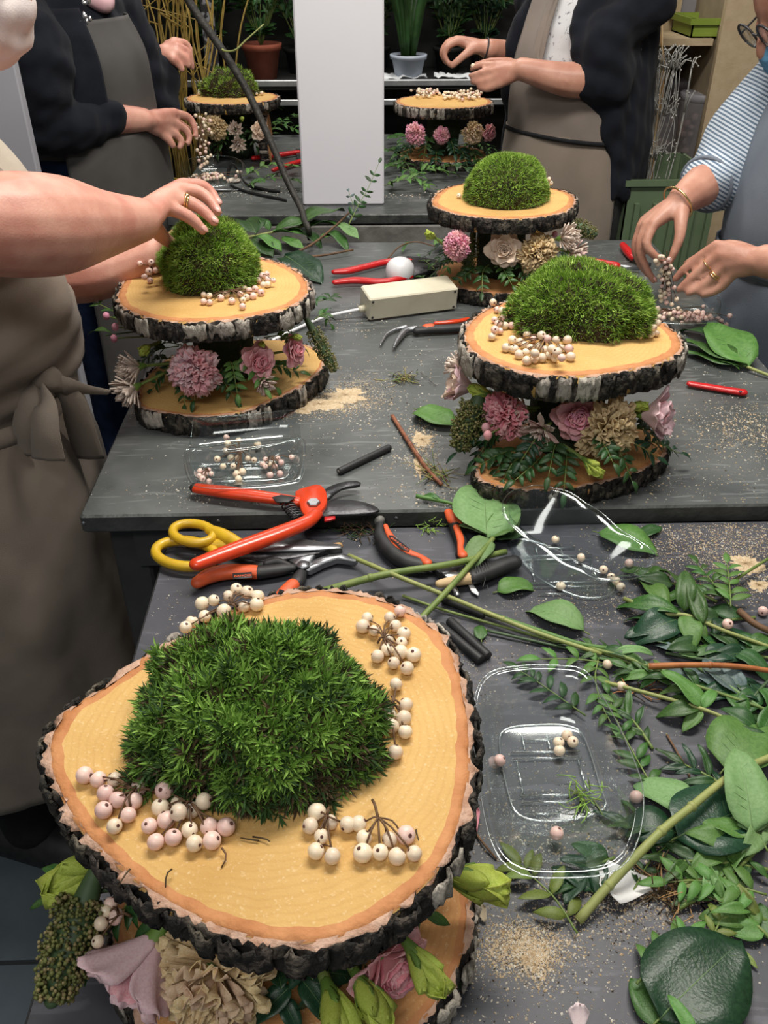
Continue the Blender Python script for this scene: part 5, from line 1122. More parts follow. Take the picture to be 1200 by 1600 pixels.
stem_thing('thick smooth green stem running under the tipped punnet', [(500, 925, .886), (600, 898, .902), (700, 882, .904), (790, 862, .890)], .0048, 'stem', nodes=(.3,))
stem_thing('thin dark stem beside the paired black sticks', [(630, 931, .885), (690, 952, .884), (760, 972, .885), (870, 1003, .888)], .0018, 'stem')
stem_thing('bluish green stem ending among the leaf pile', [(760, 958, .886), (840, 985, .890), (905, 1006, .889), (960, 1015, .886)], .0034, 'leaf_light')
stem_thing('thin fibrous stem parallel to the bluish stem', [(760, 985, .885), (850, 1005, .885), (960, 1030, .886), (1080, 1062, .886)], .0017, 'stem_dark')
stem_thing('smooth orange-brown twig lying across the leaf pile', [(1013, 1041, .902), (1080, 1039, .903), (1150, 1041, .902), (1215, 1050, .897)], .0034, 'twig_orange', nodes=(.5,))
stem_thing('thick jointed beige-green stem slanting over the dark leaves', [(904, 1438, .886), (960, 1374, .900), (1030, 1302, .910), (1075, 1265, .912), (1145, 1210, .908), (1210, 1180, .903)], .0041, 'stem_pale', nodes=(.42, .2, .65))
stem_thing('thin purple split twig on bare slate', [(1042, 1148, .882), (1058, 1175, .883), (1072, 1200, .882), (1082, 1226, .882)], .0011, 'twig')
stem_thing('thin wiry twig beside the punnet and red petal', [(742, 1300, .882), (757, 1320, .884), (776, 1342, .882)], .0012, 'twig')
stem_thing('curved greenish twig at the sawdust side of the leaf pile', [(1115, 930, .890), (1150, 905, .895), (1205, 870, .890)], .0022, 'stem')
stem_thing('dark branching twig end beside the pink-eyed berry', [(1155, 955, .893), (1180, 975, .897), (1215, 992, .893)], .0042, 'twig')
# rose leaves by the pliers
branch('stout green rose stem with pale leaves beside the tipped punnet', [(640, 985, .012), (700, 922, .022), (765, 848, .020), (768, 842, .02)], [(760, 838, 755, 752, 'leaf_pale', 'round', 1.0, .022, .030), (765, 842, 722, 895, 'leaf_pale', 'ovate', 1.0, .022, .008), (768, 840, 808, 802, 'leaf_light', 'ovate', .9, .02, .01), (762, 838, 700, 812, 'leaf_pale', 'ovate', .7, .018, .006), (770, 842, 820, 832, 'leaf_deep', 'ovate', .9, .012, .006)], .0040, 'stem')
branch('blue-green stalk with a narrow leaf at the table joint', [(650, 775, .028), (690, 783, .026), (728, 792, .024)], [(690, 783, 655, 772, 'leaf', 'lance', .8, .026, .024)], .0030, 'leaf_light')
def lone(label, a, b, mat, shape='ovate', w_=1.0, z=ZN, dz=(.003, .003), name='fallen_leaf'):
    t = thing(name, label, 'leaf', P(*a, z)); leaf_at(t, P(*a, z + dz[0]), P(*b, z + dz[1]), mat, shape, wscale=w_, name='blade'); g = G(); A = P(*a, z + dz[0]); B = P(*b, z + dz[1])
    g.tube([A - (B - A) * .10 + Vector((0, 0, -.001)), A + (B - A) * .08], [.0009, .0007], 5); mk('petiole', g, M['stem'], t)
lone('flat oval green leaf on slate below the taped knife', (777, 924), (840, 914), 'leaf_light', 'ovate', 1.1)
lone('large pale upturned leaf below the tipped punnet', (912, 986), (818, 944), 'leaf_pale', 'ovate', 1.0, dz=(.006, .004))
lone('small leaf fragment beside the paired black sticks', (752, 1000), (748, 975), 'leaf', 'ovate', 1.1)
lone('dark folded leaf beside the mossy skimmia on zinc', (652, 640), (710, 664), 'leaf_light', 'round', .9, ZM, (.006, .012))
lone('pale leaf visible through the tipped punnet', (935, 832), (1034, 864), 'leaf_light', 'round', .8, dz=(.006, .004))
lone('shaded leaf behind the tipped punnet rim', (1000, 838), (1034, 822), 'leaf_deep', 'ovate')
lone('broad pale leaf resting by the berry outside the ribbed punnet', (1084, 1262), (990, 1222), 'leaf_pale', 'round', .85, dz=(.012, .006))
lone('large round glossy leaf under the crossing stems', (1132, 1200), (1192, 1122), 'leaf_light', 'round', 1.0, dz=(.012, .012))
lone('big dark leaf half under the jointed stem', (1055, 1300), (962, 1292), 'leaf_dark', 'round', 1.0, dz=(.010, .004))
lone('heart-shaped very dark leaf beneath the jointed stem', (1058, 1308), (1184, 1256), 'leaf_dark', 'round', 1.05, dz=(.014, .012))
lone('pale wrinkled leaf standing across the jointed stem', (1176, 1300), (1150, 1164), 'leaf_pale', 'ovate', 1.0, dz=(.018, .036))
lone('huge dark glossy leaf at the table front by the pink petal', (1030, 1592), (1158, 1468), 'leaf_dark', 'round', 1.05, dz=(.008, .010))
lone('mid green leaf under the huge dark leaf', (1040, 1605), (985, 1528), 'leaf', 'round', .9, dz=(.004, .004))
lone('lance leaf lying on the huge dark leaf', (1085, 1620), (1045, 1552), 'leaf_light', 'lance', 1.3, dz=(.016, .018))
lone('dark leaf tucked beside the white petal', (925, 1392), (862, 1352), 'leaf_dark', 'ovate', .8, dz=(.004, .004))
lone('dark leaf between white petal and ribbed punnet', (905, 1368), (962, 1340), 'leaf_deep', 'ovate', .9, dz=(.004, .003))
lone('thin seed-pod shaped leaf beside the huge dark leaf', (1150, 1478), (1185, 1514), 'leaf_olive', 'lance', 1.0)
lone('dark green leaf edge at the slate beside the lower slice', (690, 1560), (728, 1530), 'leaf_deep', 'lance', 1.2)
# pinnate sprigs on the near table
def pin(label, pts, n, ll, mat, z=ZN, lift=.006, **k_): return pinnate(label, [P(q_[0], q_[1], z + (q_[2] if len(q_) > 2 else lift)) for q_ in pts], n, ll, mat, 'leaflet', **k_)
pin('light feathered sprig between the large slice and the jointed stem', [(902, 1458), (868, 1405), (830, 1368), (815, 1352)], 4, .031, 'leaf_olive', ang=1.05)
pin('feathered sprig running alongside the ribbed punnet', [(1026, 1240), (1000, 1195), (968, 1135), (950, 1085)], 7, .025, 'leaf')
pin('feathered sprig beneath the far edge of the ribbed punnet', [(915, 1118), (875, 1090), (835, 1062), (812, 1048)], 6, .025, 'leaf_deep')
pin('feathered sprig hanging from the crossing stems over the ribbed punnet', [(935, 1030), (930, 1060), (940, 1100), (955, 1130)], 5, .024, 'leaf_light')
pin('pale tipped sprig at the start of the stem bundle', [(960, 1038), (900, 1030), (845, 1030)], 3, .030, 'leaf_light')
pin('feathered sprig with pale midrib at the table front corner', [(1198, 1398), (1150, 1385), (1095, 1376), (1045, 1378)], 5, .030, 'leaf_light', lift=.012)
pin('feathered sprig leaning on the huge dark leaf', [(995, 1537), (1035, 1492), (1062, 1472), (1075, 1462)], 5, .024, 'leaf_light', lift=.010)
pin('upright feathered sprig in the leaf pile near the sawdust', [(1142, 948), (1140, 915), (1136, 880)], 5, .026, 'leaf_light', lift=.02)
pin('spreading feathered sprig in the leaf pile near the sawdust', [(1140, 945), (1115, 912), (1090, 882)], 5, .026, 'leaf', lift=.016)
pin('shadowy sprig under the jointed stem at its lower end', [(985, 1400), (1020, 1340), (1060, 1310)], 5, .016, 'leaf_deep', lift=.004)
pin('small leaved sprig beneath the heart-shaped leaf', [(1050, 1330), (1110, 1345), (1160, 1335)], 5, .02, 'leaf_deep', lift=.006)
pin('olive leaved sprig beside the huge dark leaf', [(1110, 1470), (1130, 1430), (1150, 1390)], 4, .02, 'leaf_olive', lift=.006)
pin('dark leaved sprig under the pale wrinkled leaf', [(1075, 1280), (1110, 1250), (1160, 1240)], 5, .022, 'leaf_dark', lift=.006)
pin('pale leaved sprig at the frame of the wrinkled leaf', [(1200, 1330), (1180, 1290), (1190, 1240)], 4, .024, 'leaf_pale', lift=.016)
# leafy lisianthus and ruscus stems
branch('cut leafy stem whose leaves splay beside the tipped punnet', [(975, 935, .010), (1030, 958, .016), (1075, 962, .020), (1130, 985, .016), (1215, 1015, .010)], [(1068, 955, 1073, 886, 'leaf', 'ovate', .8, .02, .045), (1066, 960, 956, 942, 'leaf', 'lance', 1.0, .018, .006), (1072, 962, 1086, 1010, 'leaf_light', 'ovate', 1.2, .02, .012), (1062, 968, 985, 1002, 'leaf_dark', 'ovate', 1.2, .012, .004), (1080, 965, 1105, 1008, 'leaf_light', 'ovate', .9, .018, .004), (1098, 975, 1075, 900, 'leaf', 'ovate', .6, .02, .04), (1135, 985, 1175, 1000, 'leaf_dark', 'ovate', 1.2, .01, .004), (1040, 958, 1000, 900, 'leaf_light', 'ovate', .7, .012, .01)], .0028, 'stem_pale')
branch('leafy stem crossing below the orange-brown twig', [(945, 1066, .006), (1000, 1080, .012), (1095, 1107, .016), (1150, 1130, .014), (1215, 1158, .010)], [(1096, 1106, 1036, 1044, 'leaf_light', 'ovate', .9, .016, .026), (1094, 1108, 1024, 1116, 'leaf', 'lance', 1.4, .014, .006), (1096, 1110, 1066, 1143, 'leaf_light', 'ovate', .9, .014, .004), (1098, 1106, 1120, 1075, 'leaf_light', 'ovate', .8, .016, .02), (1092, 1104, 1050, 1085, 'leaf', 'lance', 1.2, .014, .012)], .0024, 'stem_pale')
branch('leafy stem fanning beside the orange-brown twig', [(920, 1012, .008), (985, 1030, .014), (1060, 1062, .014), (1130, 1085, .012), (1215, 1115, .010)], [(1000, 1034, 1050, 1072, 'leaf', 'lance', 1.2, .014, .012), (985, 1030, 930, 1010, 'leaf_deep', 'lance', 1.2, .012, .006), (1040, 1050, 1000, 1072, 'leaf', 'lance', 1.3, .012, .008), (1010, 1036, 960, 1062, 'leaf', 'lance', 1.0, .01, .006), (1060, 1062, 1098, 1092, 'leaf_light', 'lance', 1.2, .016, .014), (960, 1020, 1025, 1018, 'leaf_pale', 'lance', .9, .012, .01)], .0022, 'stem')
branch('bluish-leaved stem under the orange-brown twig', [(1085, 1040, .006), (1120, 1060, .01), (1165, 1090, .01), (1215, 1125, .008)], [(1100, 1046, 1162, 1088, 'leaf_blue', 'lance', 1.3, .012, .010), (1085, 1052, 1130, 1078, 'leaf_blue', 'lance', 1.3, .010, .008), (1150, 1080, 1205, 1100, 'leaf_dark', 'ovate', 1.0, .008, .006), (1165, 1085, 1150, 1060, 'leaf_deep', 'ovate', 1.0, .008, .006)], .0026, 'leaf_pale')
branch('dark leaved stem in the shade at the pile middle', [(1040, 1020, .004), (1100, 1030, .006), (1170, 1025, .006), (1210, 1010, .006)], [(1100, 1028, 1160, 1020, 'leaf_dark', 'ovate', 1.1, .006, .005), (1060, 1022, 1094, 1026, 'leaf_pale', 'ovate', .9, .008, .006), (1060, 1020, 1020, 1005, 'leaf_blue', 'lance', 1.4, .006, .005), (1150, 1020, 1205, 1060, 'leaf_deep', 'ovate', 1.2, .006, .005), (1180, 1015, 1140, 985, 'leaf_deep', 'ovate', 1.0, .006, .006), (1170, 1020, 1210, 990, 'leaf', 'ovate', 1.0, .006, .01)], .002, 'stem_dark')
branch('broken leafy stem at the end of the orange-brown twig', [(1160, 1110, .006), (1185, 1080, .010), (1215, 1050, .010)], [(1185, 1080, 1150, 1120, 'leaf_deep', 'ovate', 1.0, .01, .006), (1190, 1075, 1215, 1120, 'leaf', 'ovate', 1.0, .01, .006)], .002, 'stem_dark')
branch('leafy twig bunch under the wrinkled leaf at the pile front', [(1060, 1420, .004), (1110, 1390, .008), (1160, 1350, .010), (1210, 1300, .010)], [(1110, 1390, 1060, 1360, 'leaf_light', 'lance', 1.3, .008, .005), (1130, 1375, 1180, 1400, 'leaf_pale', 'lance', 1.2, .01, .006), (1150, 1355, 1120, 1310, 'leaf_deep', 'lance', 1.3, .01, .008), (1170, 1345, 1205, 1375, 'leaf', 'lance', 1.2, .01, .006), (1180, 1330, 1160, 1290, 'leaf', 'ovate', 1.0, .012, .01), (1100, 1395, 1120, 1345, 'leaf_pale', 'lance', 1.2, .008, .012), (1085, 1405, 1045, 1415, 'leaf', 'lance', 1.2, .006, .004)], .002, 'stem')
# fallen petals
def petal(label, a, b, w_, mats, z=ZN, dz=(.002, .008)):
    A, B = P(*a, z + dz[0]), P(*b, z + dz[1]); me = petal_mesh('fallen_petal', M[mats], .5 * w_, 1.0, .25, -.12, .05, thick=.012); d = B - A; R3 = mat3(d) ; R3 = Matrix((R3.col[1], R3.col[2], R3.col[0])).transposed()
    o = link('fallen_petal', me, None, A); o.rotation_euler = R3.to_euler(); s = d.length; o.scale = (s, s, s); return tag(o, label, 'petal')
M['petal_white'] = fm('white_petal', (0.78, 0.74, 0.72), (0.82, 0.79, 0.77)); M['petal_pink'] = fm('pale_pink_petal', (0.80, 0.60, 0.60), (0.84, 0.72, 0.72))
petal('crumpled white petal under the jointed stem end', (1014, 1382), (935, 1385), .95, 'petal_white', dz=(.003, .006))
petal('pale pink petal with darker tip at the table front', (905, 1612), (903, 1566), .9, 'petal_pink', dz=(.004, .014))
petal('crimson petal fallen between the large slice and the punnet', (742, 1300), (738, 1258), .5, 'pk_deep', dz=(.004, .006))
M['dry_leaf'] = pm('dry_leaf', (0.40, 0.33, 0.22), (0.50, 0.42, 0.30), 60, 0.8)
petal('curled dry beige petal beside the lime bud and lower slice', (758, 1440), (748, 1412), .7, 'dry_leaf', dz=(.003, .008))
# dried bits
def scruff(label, px, py, z, n, sx, sy, L_, mats, seed, name='dry_moss_bit'):
    r = np.random.default_rng(seed); c_ = V3(P(px, py, z)); g = G()
    for i in range(n):
        a = c_ + np.array([r.normal() * sx, r.normal() * sy, abs(r.normal()) * .003 + .001]); d = np.array([r.normal(), r.normal(), r.normal() * .3]); d /= np.linalg.norm(d)
        g.tube(spline([a, a + d * L_ * .5 + r.normal(size=3) * .0015, a + d * L_], 4), [.0007, .0004], 4, m=int(r.integers(0, len(mats))))
    g.v = [np.c_[v[:, :2], np.maximum(v[:, 2], z + .0004)] for v in g.v]
    tag(mk(name, g, [M[m] for m in mats], loc=P(px, py, z)), label, 'plant debris', kind=None)
M['straw'] = pm('straw', (0.42, 0.33, 0.15), (0.34, 0.30, 0.10), 60, 0.8)
scruff('dry yellow-green moss scrap on the zinc beside the sawdust', 632, 594, ZM, 60, .016, .010, .02, ['straw', 'moss_brown', 'leaf_olive'], 1)
scruff('mossy scrap at the end of the reddish broken twig', 680, 742, ZM, 50, .010, .010, .03, ['straw', 'leaf_olive', 'twig'], 2)
scruff('dark moss crumb between secateurs and buried pliers', 560, 832, ZN, 60, .016, .007, .018, ['moss_brown', 'moss3', 'twig'], 3)
scruff('brown root scrap beside the white petal', 1042, 1392, ZN, 80, .010, .014, .022, ['moss_brown', 'twig', 'tan_wood'], 4)
scruff('tiny green moss crumb beside the buried pliers', 672, 826, ZN, 26, .008, .005, .012, ['leaf_olive', 'moss2'], 5)
scruff('small rusty calyx scrap under the crossing stems', 1005, 1082, ZN, 24, .012, .006, .016, ['cambium', 'moss_brown'], 6)
scruff('green seedling scrap inside the ribbed punnet', 911, 1240, ZN + .004, 30, .006, .008, .018, ['leaf_olive', 'moss2'], 7)
scruff('dark needles scattered on the bare wood below the star moss', 430, 1325, 1.07, 9, .035, .012, .012, ['twig', 'moss_brown'], 8)
# zinc table greenery
stem_thing('reddish broken twig with mossy end on the zinc table', [(613, 650, .904), (632, 680, .905), (650, 708, .906), (672, 738, .905), (690, 757, .904)], .0034, 'twig_red', name='broken_twig', nodes=(.4, .7))
stem_thing('bare grey forked twig beside the white column foot', [(465, 402, .908), (505, 399, .912), (552, 390, .916)], .0028, 'twig')
branch('glossy broad-leaved branch lying behind the hand-held moss', [(380, 372, .02), (430, 362, .03), (480, 352, .035), (500, 345, .04)], [(470, 352, 537, 322, 'leaf', 'round', .8, .04, .06), (430, 362, 488, 342, 'leaf', 'ovate', 1.0, .03, .05), (425, 362, 480, 366, 'leaf_light', 'ovate', .9, .03, .03), (405, 368, 440, 392, 'leaf_light', 'ovate', 1.0, .03, .012), (440, 372, 475, 388, 'leaf_light', 'lance', 1.4, .02, .012), (400, 365, 380, 340, 'leaf_deep', 'ovate', 1.0, .03, .03), (420, 360, 405, 340, 'leaf', 'ovate', 1.0, .03, .05), (395, 372, 425, 400, 'leaf_deep', 'ovate', 1.0, .02, .006), (445, 400, 502, 442, 'leaf_dark', 'ovate', .9, .012, .004), (450, 362, 505, 380, 'leaf_deep', 'ovate', .9, .02, .012), (480, 356, 540, 352, 'leaf', 'ovate', .7, .03, .03)], .0030, 'stem_pale', z=ZM)
branch('woody twig rising from the broad leaves', [(455, 398, .006), (490, 380, .02), (525, 352, .04), (548, 330, .07)], [(500, 372, 535, 372, 'leaf_light', 'lance', 1.5, .02, .012), (510, 365, 545, 385, 'leaf', 'lance', 1.5, .02, .01), (530, 350, 560, 372, 'leaf_pale', 'lance', 1.3, .04, .03)], .003, 'twig', z=ZM)
pinnate('small round-leaved dark sprig standing against the white column', [P(545, 352, .95), P(560, 320, .985), P(575, 295, 1.0), P(592, 255, 1.04)], 7, .026, 'leaf_deep', 'leaflet', up=(0, -1, .4))
pinnate('grey-green sprig beside the dark sprig at the white column', [P(545, 352, .94), P(552, 325, .965), P(545, 300, .985)], 4, .022, 'leaf_blue', 'leaflet', up=(0, -1, .4))
pin('narrow leaved sprig at the bark side of the hand-held moss slice', [(470, 470, .03), (500, 470, .04), (522, 462, .03)], 4, .03, 'leaf_deep', z=ZM)
pin('drooping narrow leaved sprig near the white cable', [(490, 500, .02), (508, 490, .03), (515, 505, .012)], 3, .03, 'leaf', z=ZM)
branch('broad tulip-like leaves at the zinc table corner by the red knife', [(1210, 590, .006), (1165, 572, .01), (1130, 555, .012)], [(1168, 572, 1105, 503, 'leaf_light', 'ovate', .95, .012, .03), (1165, 572, 1062, 528, 'leaf', 'lance', 1.2, .012, .01), (1160, 574, 1065, 548, 'leaf', 'lance', 1.1, .008, .006), (1155, 578, 1110, 560, 'leaf_light', 'lance', 1.3, .006, .004), (1110, 530, 1060, 512, 'leaf_deep', 'lance', 1.5, .008, .006)], .003, 'stem_pale', z=ZM)
branch('curved bare brown twig behind the white dome', [(605, 405, .006), (625, 385, .02), (650, 378, .02), (680, 385, .02)], [(680, 385, 695, 372, 'leaf_light', 'lance', 1.2, .02, .02), (640, 378, 628, 392, 'leaf', 'lance', 1.0, .02, .01)], .0018, 'twig', z=ZM)
pin('green sprig peeking under the round moss dome slice', [(690, 430, .02), (670, 412, .02), (655, 400, .01)], 4, .024, 'leaf_light', z=ZM)
pin('leafy sprig below the candy pink carnation', [(700, 440, .01), (672, 438, .012), (652, 430, .008)], 3, .026, 'leaf', z=ZM)
stem_thing('thin grey twig under the round moss dome slice', [(720, 470, .905), (760, 466, .908), (810, 460, .906)], .002, 'rail_grey')
# far table greenery heaps
random.seed(12)
for i, (x0, y0, x1, y1, lab) in enumerate(((380, 275, 470, 262, 'leafy cut stem on the far table under the red secateurs'), (385, 290, 475, 285, 'leafy cut stem lying at the black strap'), (410, 215, 475, 180, 'upper leafy bunch beside the white column'), (405, 200, 470, 205, 'lower leafy bunch beside the white column'), (420, 175, 470, 160, 'hindmost leafy bunch beside the white column'),
        (600, 235, 640, 262, 'leafy trimmings right against the white column side'), (600, 260, 660, 285, 'leafy trimmings in front of the crumpled paper'), (640, 280, 700, 270, 'trailing trimmings near the smooth moss dome'), (700, 245, 770, 262, 'feathery trimmings beside the taupe apron'), (680, 262, 760, 280, 'feathery trimmings in front of the berry-covered slice'), (610, 215, 640, 235, 'leafy tuft under the berry-covered slice rim'), (600, 290, 680, 296, 'thin leafy stems at the far table edge'), (720, 232, 770, 238, 'small leafy tuft by the faded carnation'))):
    A, B = P(x0, y0, ZF + .012), P(x1, y1, ZF + .018); mid = (A + B) / 2 + Vector((0, U(-.02, .02), .02))
    t = thing('cut_foliage', lab, 'foliage', A)
    pinnate('', [A, mid, B], 7, .05, random.choice(['leaf', 'leaf_deep', 'leaf_light', 'leaf']), 'ruscus', parent=t, jit=.4, start=.05)
# fuller leaf pile along the right of the slate table
random.seed(31)
def bunch(label, a, b, n, L, mats, shape='ovate', lift=.008, sr=.0018, spread=.9, smat='stem'):
    A, B = P(*a, ZN + lift * .5), P(*b, ZN + lift); t = thing('leafy_branch', label, 'foliage', A); mid = (A + B) / 2 + Vector((0, 0, lift * .6)); c_ = spline([A, mid, B], 14); g = G(); g.tube(c_, [sr, sr * .6], 6); mk('stem', g, M[smat], t); d = (B - A).normalized(); s_ = Vector((-d.y, d.x, 0))
    for i in range(n):
        f = .12 + .88 * (i + .5) / n; p = Vector(c_[int(f * 13)]); sg = 1 if i % 2 else -1; an = U(.45, 1.0) * spread; l = L * U(.75, 1.15)
        q = p + (d * math.cos(an) + s_ * sg * math.sin(an)) * l; q.z = max(ZN + .003, p.z + U(-.008, .010)); leaf_at(t, p, q, random.choice(mats), shape, roll=U(-.5, .5))
    leaf_at(t, c_[-1], Vector(c_[-1]) + d * L, random.choice(mats), shape)
bunch('leafy offcut whose tips reach the tipped punnet corner', (1120, 940), (1020, 905), 5, .040, ['leaf', 'leaf_deep'])
bunch('dark leafy offcut under the splayed leaves', (1180, 965), (1030, 985), 7, .042, ['leaf_dark', 'leaf_deep'], lift=.004)
bunch('leafy offcut along the top of the orange-brown twig', (1210, 1030), (1060, 1005), 7, .040, ['leaf_dark', 'leaf_deep', 'leaf'], lift=.005)
bunch('lance-leaved offcut beside the stray calyx scrap', (1110, 1090), (985, 1045), 8, .036, ['leaf', 'leaf_deep', 'leaf_light'], 'lance', lift=.008)
bunch('slender offcut along the long pale stem end', (1040, 1060), (890, 1005), 8, .028, ['leaf', 'leaf_deep'], 'lance', lift=.006)
bunch('shadowed offcut between orange-brown twig and round leaf', (1215, 1100), (1100, 1065), 6, .042, ['leaf_dark', 'leaf_deep', 'leaf_blue'], lift=.005)
bunch('leafy offcut at the border beyond the round leaf', (1215, 1190), (1165, 1120), 5, .040, ['leaf', 'leaf_deep'], lift=.006)
bunch('narrow dark offcut peeping from under the round leaf', (1140, 1235), (1070, 1195), 6, .030, ['leaf_deep', 'leaf_dark'], 'lance', lift=.004)
bunch('dark offcut beneath the jointed stem near the berry', (1080, 1330), (985, 1290), 6, .034, ['leaf_dark', 'leaf_deep'], 'lance', lift=.004)
bunch('mixed offcut below the heart-shaped dark leaf', (1205, 1360), (1060, 1345), 8, .034, ['leaf_light', 'leaf', 'leaf_deep'], 'lance', lift=.007)
bunch('pale-leaved offcut beneath the wrinkled leaf', (1205, 1290), (1130, 1330), 5, .038, ['leaf_pale', 'leaf_light'], lift=.010)
bunch('olive offcut bordering the huge dark leaf', (1200, 1440), (1110, 1400), 6, .032, ['leaf_olive', 'leaf_light', 'leaf'], 'lance', lift=.006)
bunch('fresh green offcut near the thin seed-pod leaf', (1215, 1480), (1160, 1430), 4, .034, ['leaf', 'leaf_light'], lift=.005)
bunch('dark offcut at the punnet wall beside the feathered sprig', (1020, 1170), (975, 1110), 5, .028, ['leaf_deep', 'leaf'], 'lance', lift=.004)
bunch('deep green offcut touching the white petal', (960, 1340), (900, 1372), 4, .030, ['leaf_dark', 'leaf_deep'], lift=.004)
# ================================================================= behind the tables
M['shelf_metal'] = pm('grey_shelf_rail', (0.42, 0.43, 0.44), (0.30, 0.31, 0.32), 20, 0.4, metal=.5); M['shelf_dark'] = pm('dark_shelf', (0.012, 0.012, 0.013), (0.022, 0.022, 0.022), 10, .7)
M['clay'] = pm('terracotta', (0.30, 0.075, 0.04), (0.36, 0.10, 0.055), 30, .8); M['pot_white'] = pm('pale_pot', (0.42, 0.48, 0.58), (0.50, 0.55, 0.64), 20, .5); M['soil'] = pm('soil', (0.02, 0.014, 0.01), (0.04, 0.03, 0.02), 60, .95)
M['mdf'] = pm('beige_chipboard', (0.44, 0.335, 0.205), (0.50, 0.39, 0.25), 30, .7, .1, 200); M['mdf_dark'] = pm('brown_chipboard', (0.25, 0.195, 0.125), (0.30, 0.235, 0.155), 30, .75)
M['lime'] = pm('lime_plastic', (0.19, 0.27, 0.03), (0.22, 0.30, 0.04), 10, .5); M['green_crate'] = pm('faded_green_plastic', (0.105, 0.155, 0.085), (0.135, 0.185, 0.105), 10, .55)
M['willow'] = pm('golden_willow', (0.32, 0.21, 0.045), (0.44, 0.31, 0.08), 30, .55); M['silver_twig'] = pm('silver_twig', (0.34, 0.34, 0.33), (0.55, 0.54, 0.50), 60, .6); M['copper'] = pm('copper_wire', (0.5, 0.25, 0.1), None, rough=.4, metal=.6)
M['fern'] = lm('fern_green', (0.022, 0.075, 0.016), (0.04, 0.12, 0.026), .55); M['brownb'] = pm('brown_backdrop', (0.055, 0.032, 0.018), (0.08, 0.05, 0.028), 5, .9); M['grey_panel'] = pm('light_grey_panel', (0.36, 0.36, 0.40), (0.40, 0.40, 0.44), 4, .6)
YS = 3.62
# long plant rack
t = thing('plant_rack', 'dark plant rack with grey metal rails behind the far table', 'shelf', (0, YS + .2, 0))
for zz in (.45, 1.02):
    g = G(); g.box((0, YS + .2, zz), (2.5, .42, .025)); sh = mk('shelf_board', g, M['shelf_dark'], t, smooth=False)
    for dz in (.012, -.055):
        g = G(); g.box((0, YS - .018, zz + dz), (2.5, .018, .022), bev=.003); mk('front_rail', g, M['shelf_metal'], sh, smooth=False)
for x in (-1.2, 1.2):
    for y in (YS + .02, YS + .38): g = G(); g.box((x, y, .95), (.035, .035, 1.9)); mk('post', g, M['leg_dark'], t, smooth=False)
g = G(); g.box((0, YS + .41, 1.0), (2.5, .01, 1.9)); mk('back_panel', g, M['shelf_dark'], t, smooth=False)
ZP = 1.0335
def pot(label, c, r, h, mat, plant, name='potted_plant'):
    t = thing(name, label, 'potted plant', c); c = Vector(c); g = G(); g.lathe([(r * .72, 0), (r * .95, h * .82), (r * 1.05, h * .82), (r * 1.08, h), (r * .96, h), (r * .92, h * .9), (0, h * .88)], c, n=28); mk('pot', g, mat, t); g = G(); g.lathe([(0, 0), (r * .92, 0), (r * .9, h * .03), (0, h * .05)], c + Vector((0, 0, h * .87)), n=20); mk('soil', g, M['soil'], t); plant(t, c + Vector((0, 0, h * .9)))
def fern(n, L, seed, mat='fern', ll=.035, up=.9):
    def f(t, c):
        random.seed(seed)
        for i in range(n):
            a = U(0, 6.28); d = Vector((math.cos(a), math.sin(a) * .6, 0)); l = L * U(.6, 1.1)
            pinnate('', [c, c + d * l * .25 + Vector((0, 0, l * .55 * up)), c + d * l * .6 + Vector((0, 0, l * .85 * up)), c + d * l * .95 + Vector((0, -.02, l * .8 * up))], 9, ll * U(.8, 1.2), mat, 'leaflet', .0016, parent=t, up=(d * -.3 + Vector((0, -.5, .8))), start=.12)
    return f
def straps(n, L, seed, mat='leaf'):
    def f(t, c):
        random.seed(seed); g = G()
        for i in range(n):
            a = U(0, 6.28); d = Vector((math.cos(a), math.sin(a) * .6, 0)); l = L * U(.6, 1.15); w_ = U(.007, .013)
            g = G(); pts = spline([c + d * .02, c + d * l * .15 + Vector((0, 0, l * .5)), c + d * l * .4 + Vector((0, 0, l * .9)), c + d * l * .75 + Vector((0, 0, l * 1.0))], 9); s_ = np.cross(np.gradient(pts, axis=0), [0, -1, .2]); s_ /= np.linalg.norm(s_, axis=1)[:, None]
            ww = w_ * np.sin(np.pi * (.12 + .88 * np.linspace(0, 1, 9)) ** .8)[:, None] + .001; g.slab(np.stack([pts - s_ * ww, pts, pts + s_ * ww], 1), .001); mk('leaf', g, M[mat], t)
    return f
pot('lush fern in a terracotta pot behind the dark curved stem', at(412, 124, YS + .10).xy.to_3d() + Vector((0, 0, ZP)), .072, .12, M['clay'], fern(36, .44, 1, 'fern', .05))
pot('strap-leaved plant in a pale pot on the rack beside the white column', at(638, 104, YS + .06).xy.to_3d() + Vector((0, 0, ZP)), .066, .085, M['pot_white'], straps(34, .38, 2, 'leaf_deep'))
for i, (px, dy, n, L, m_, lab) in enumerate(((335, .26, 16, .48, 'fern', 'dark fern between the willow twigs and the terracotta pot'), (470, .24, 16, .40, 'fern', 'dense fern directly behind the white column'), (585, .28, 14, .40, 'leaf_deep', 'dark leafy plant behind the pale pot'), (700, .26, 16, .36, 'leaf_deep', 'dark drooping plant behind the raised hands'), (755, .28, 14, .42, 'leaf_dark', 'darkest plant beside the taupe bib'), (300, .3, 12, .5, 'leaf_dark', 'tall dark plant behind the golden willow twigs'))):
    pot(lab, at(px, 110, YS + dy).xy.to_3d() + Vector((0, 0, ZP)), .06, .09, M['shelf_dark'], fern(n + 6, L, 20 + i, m_, .055))
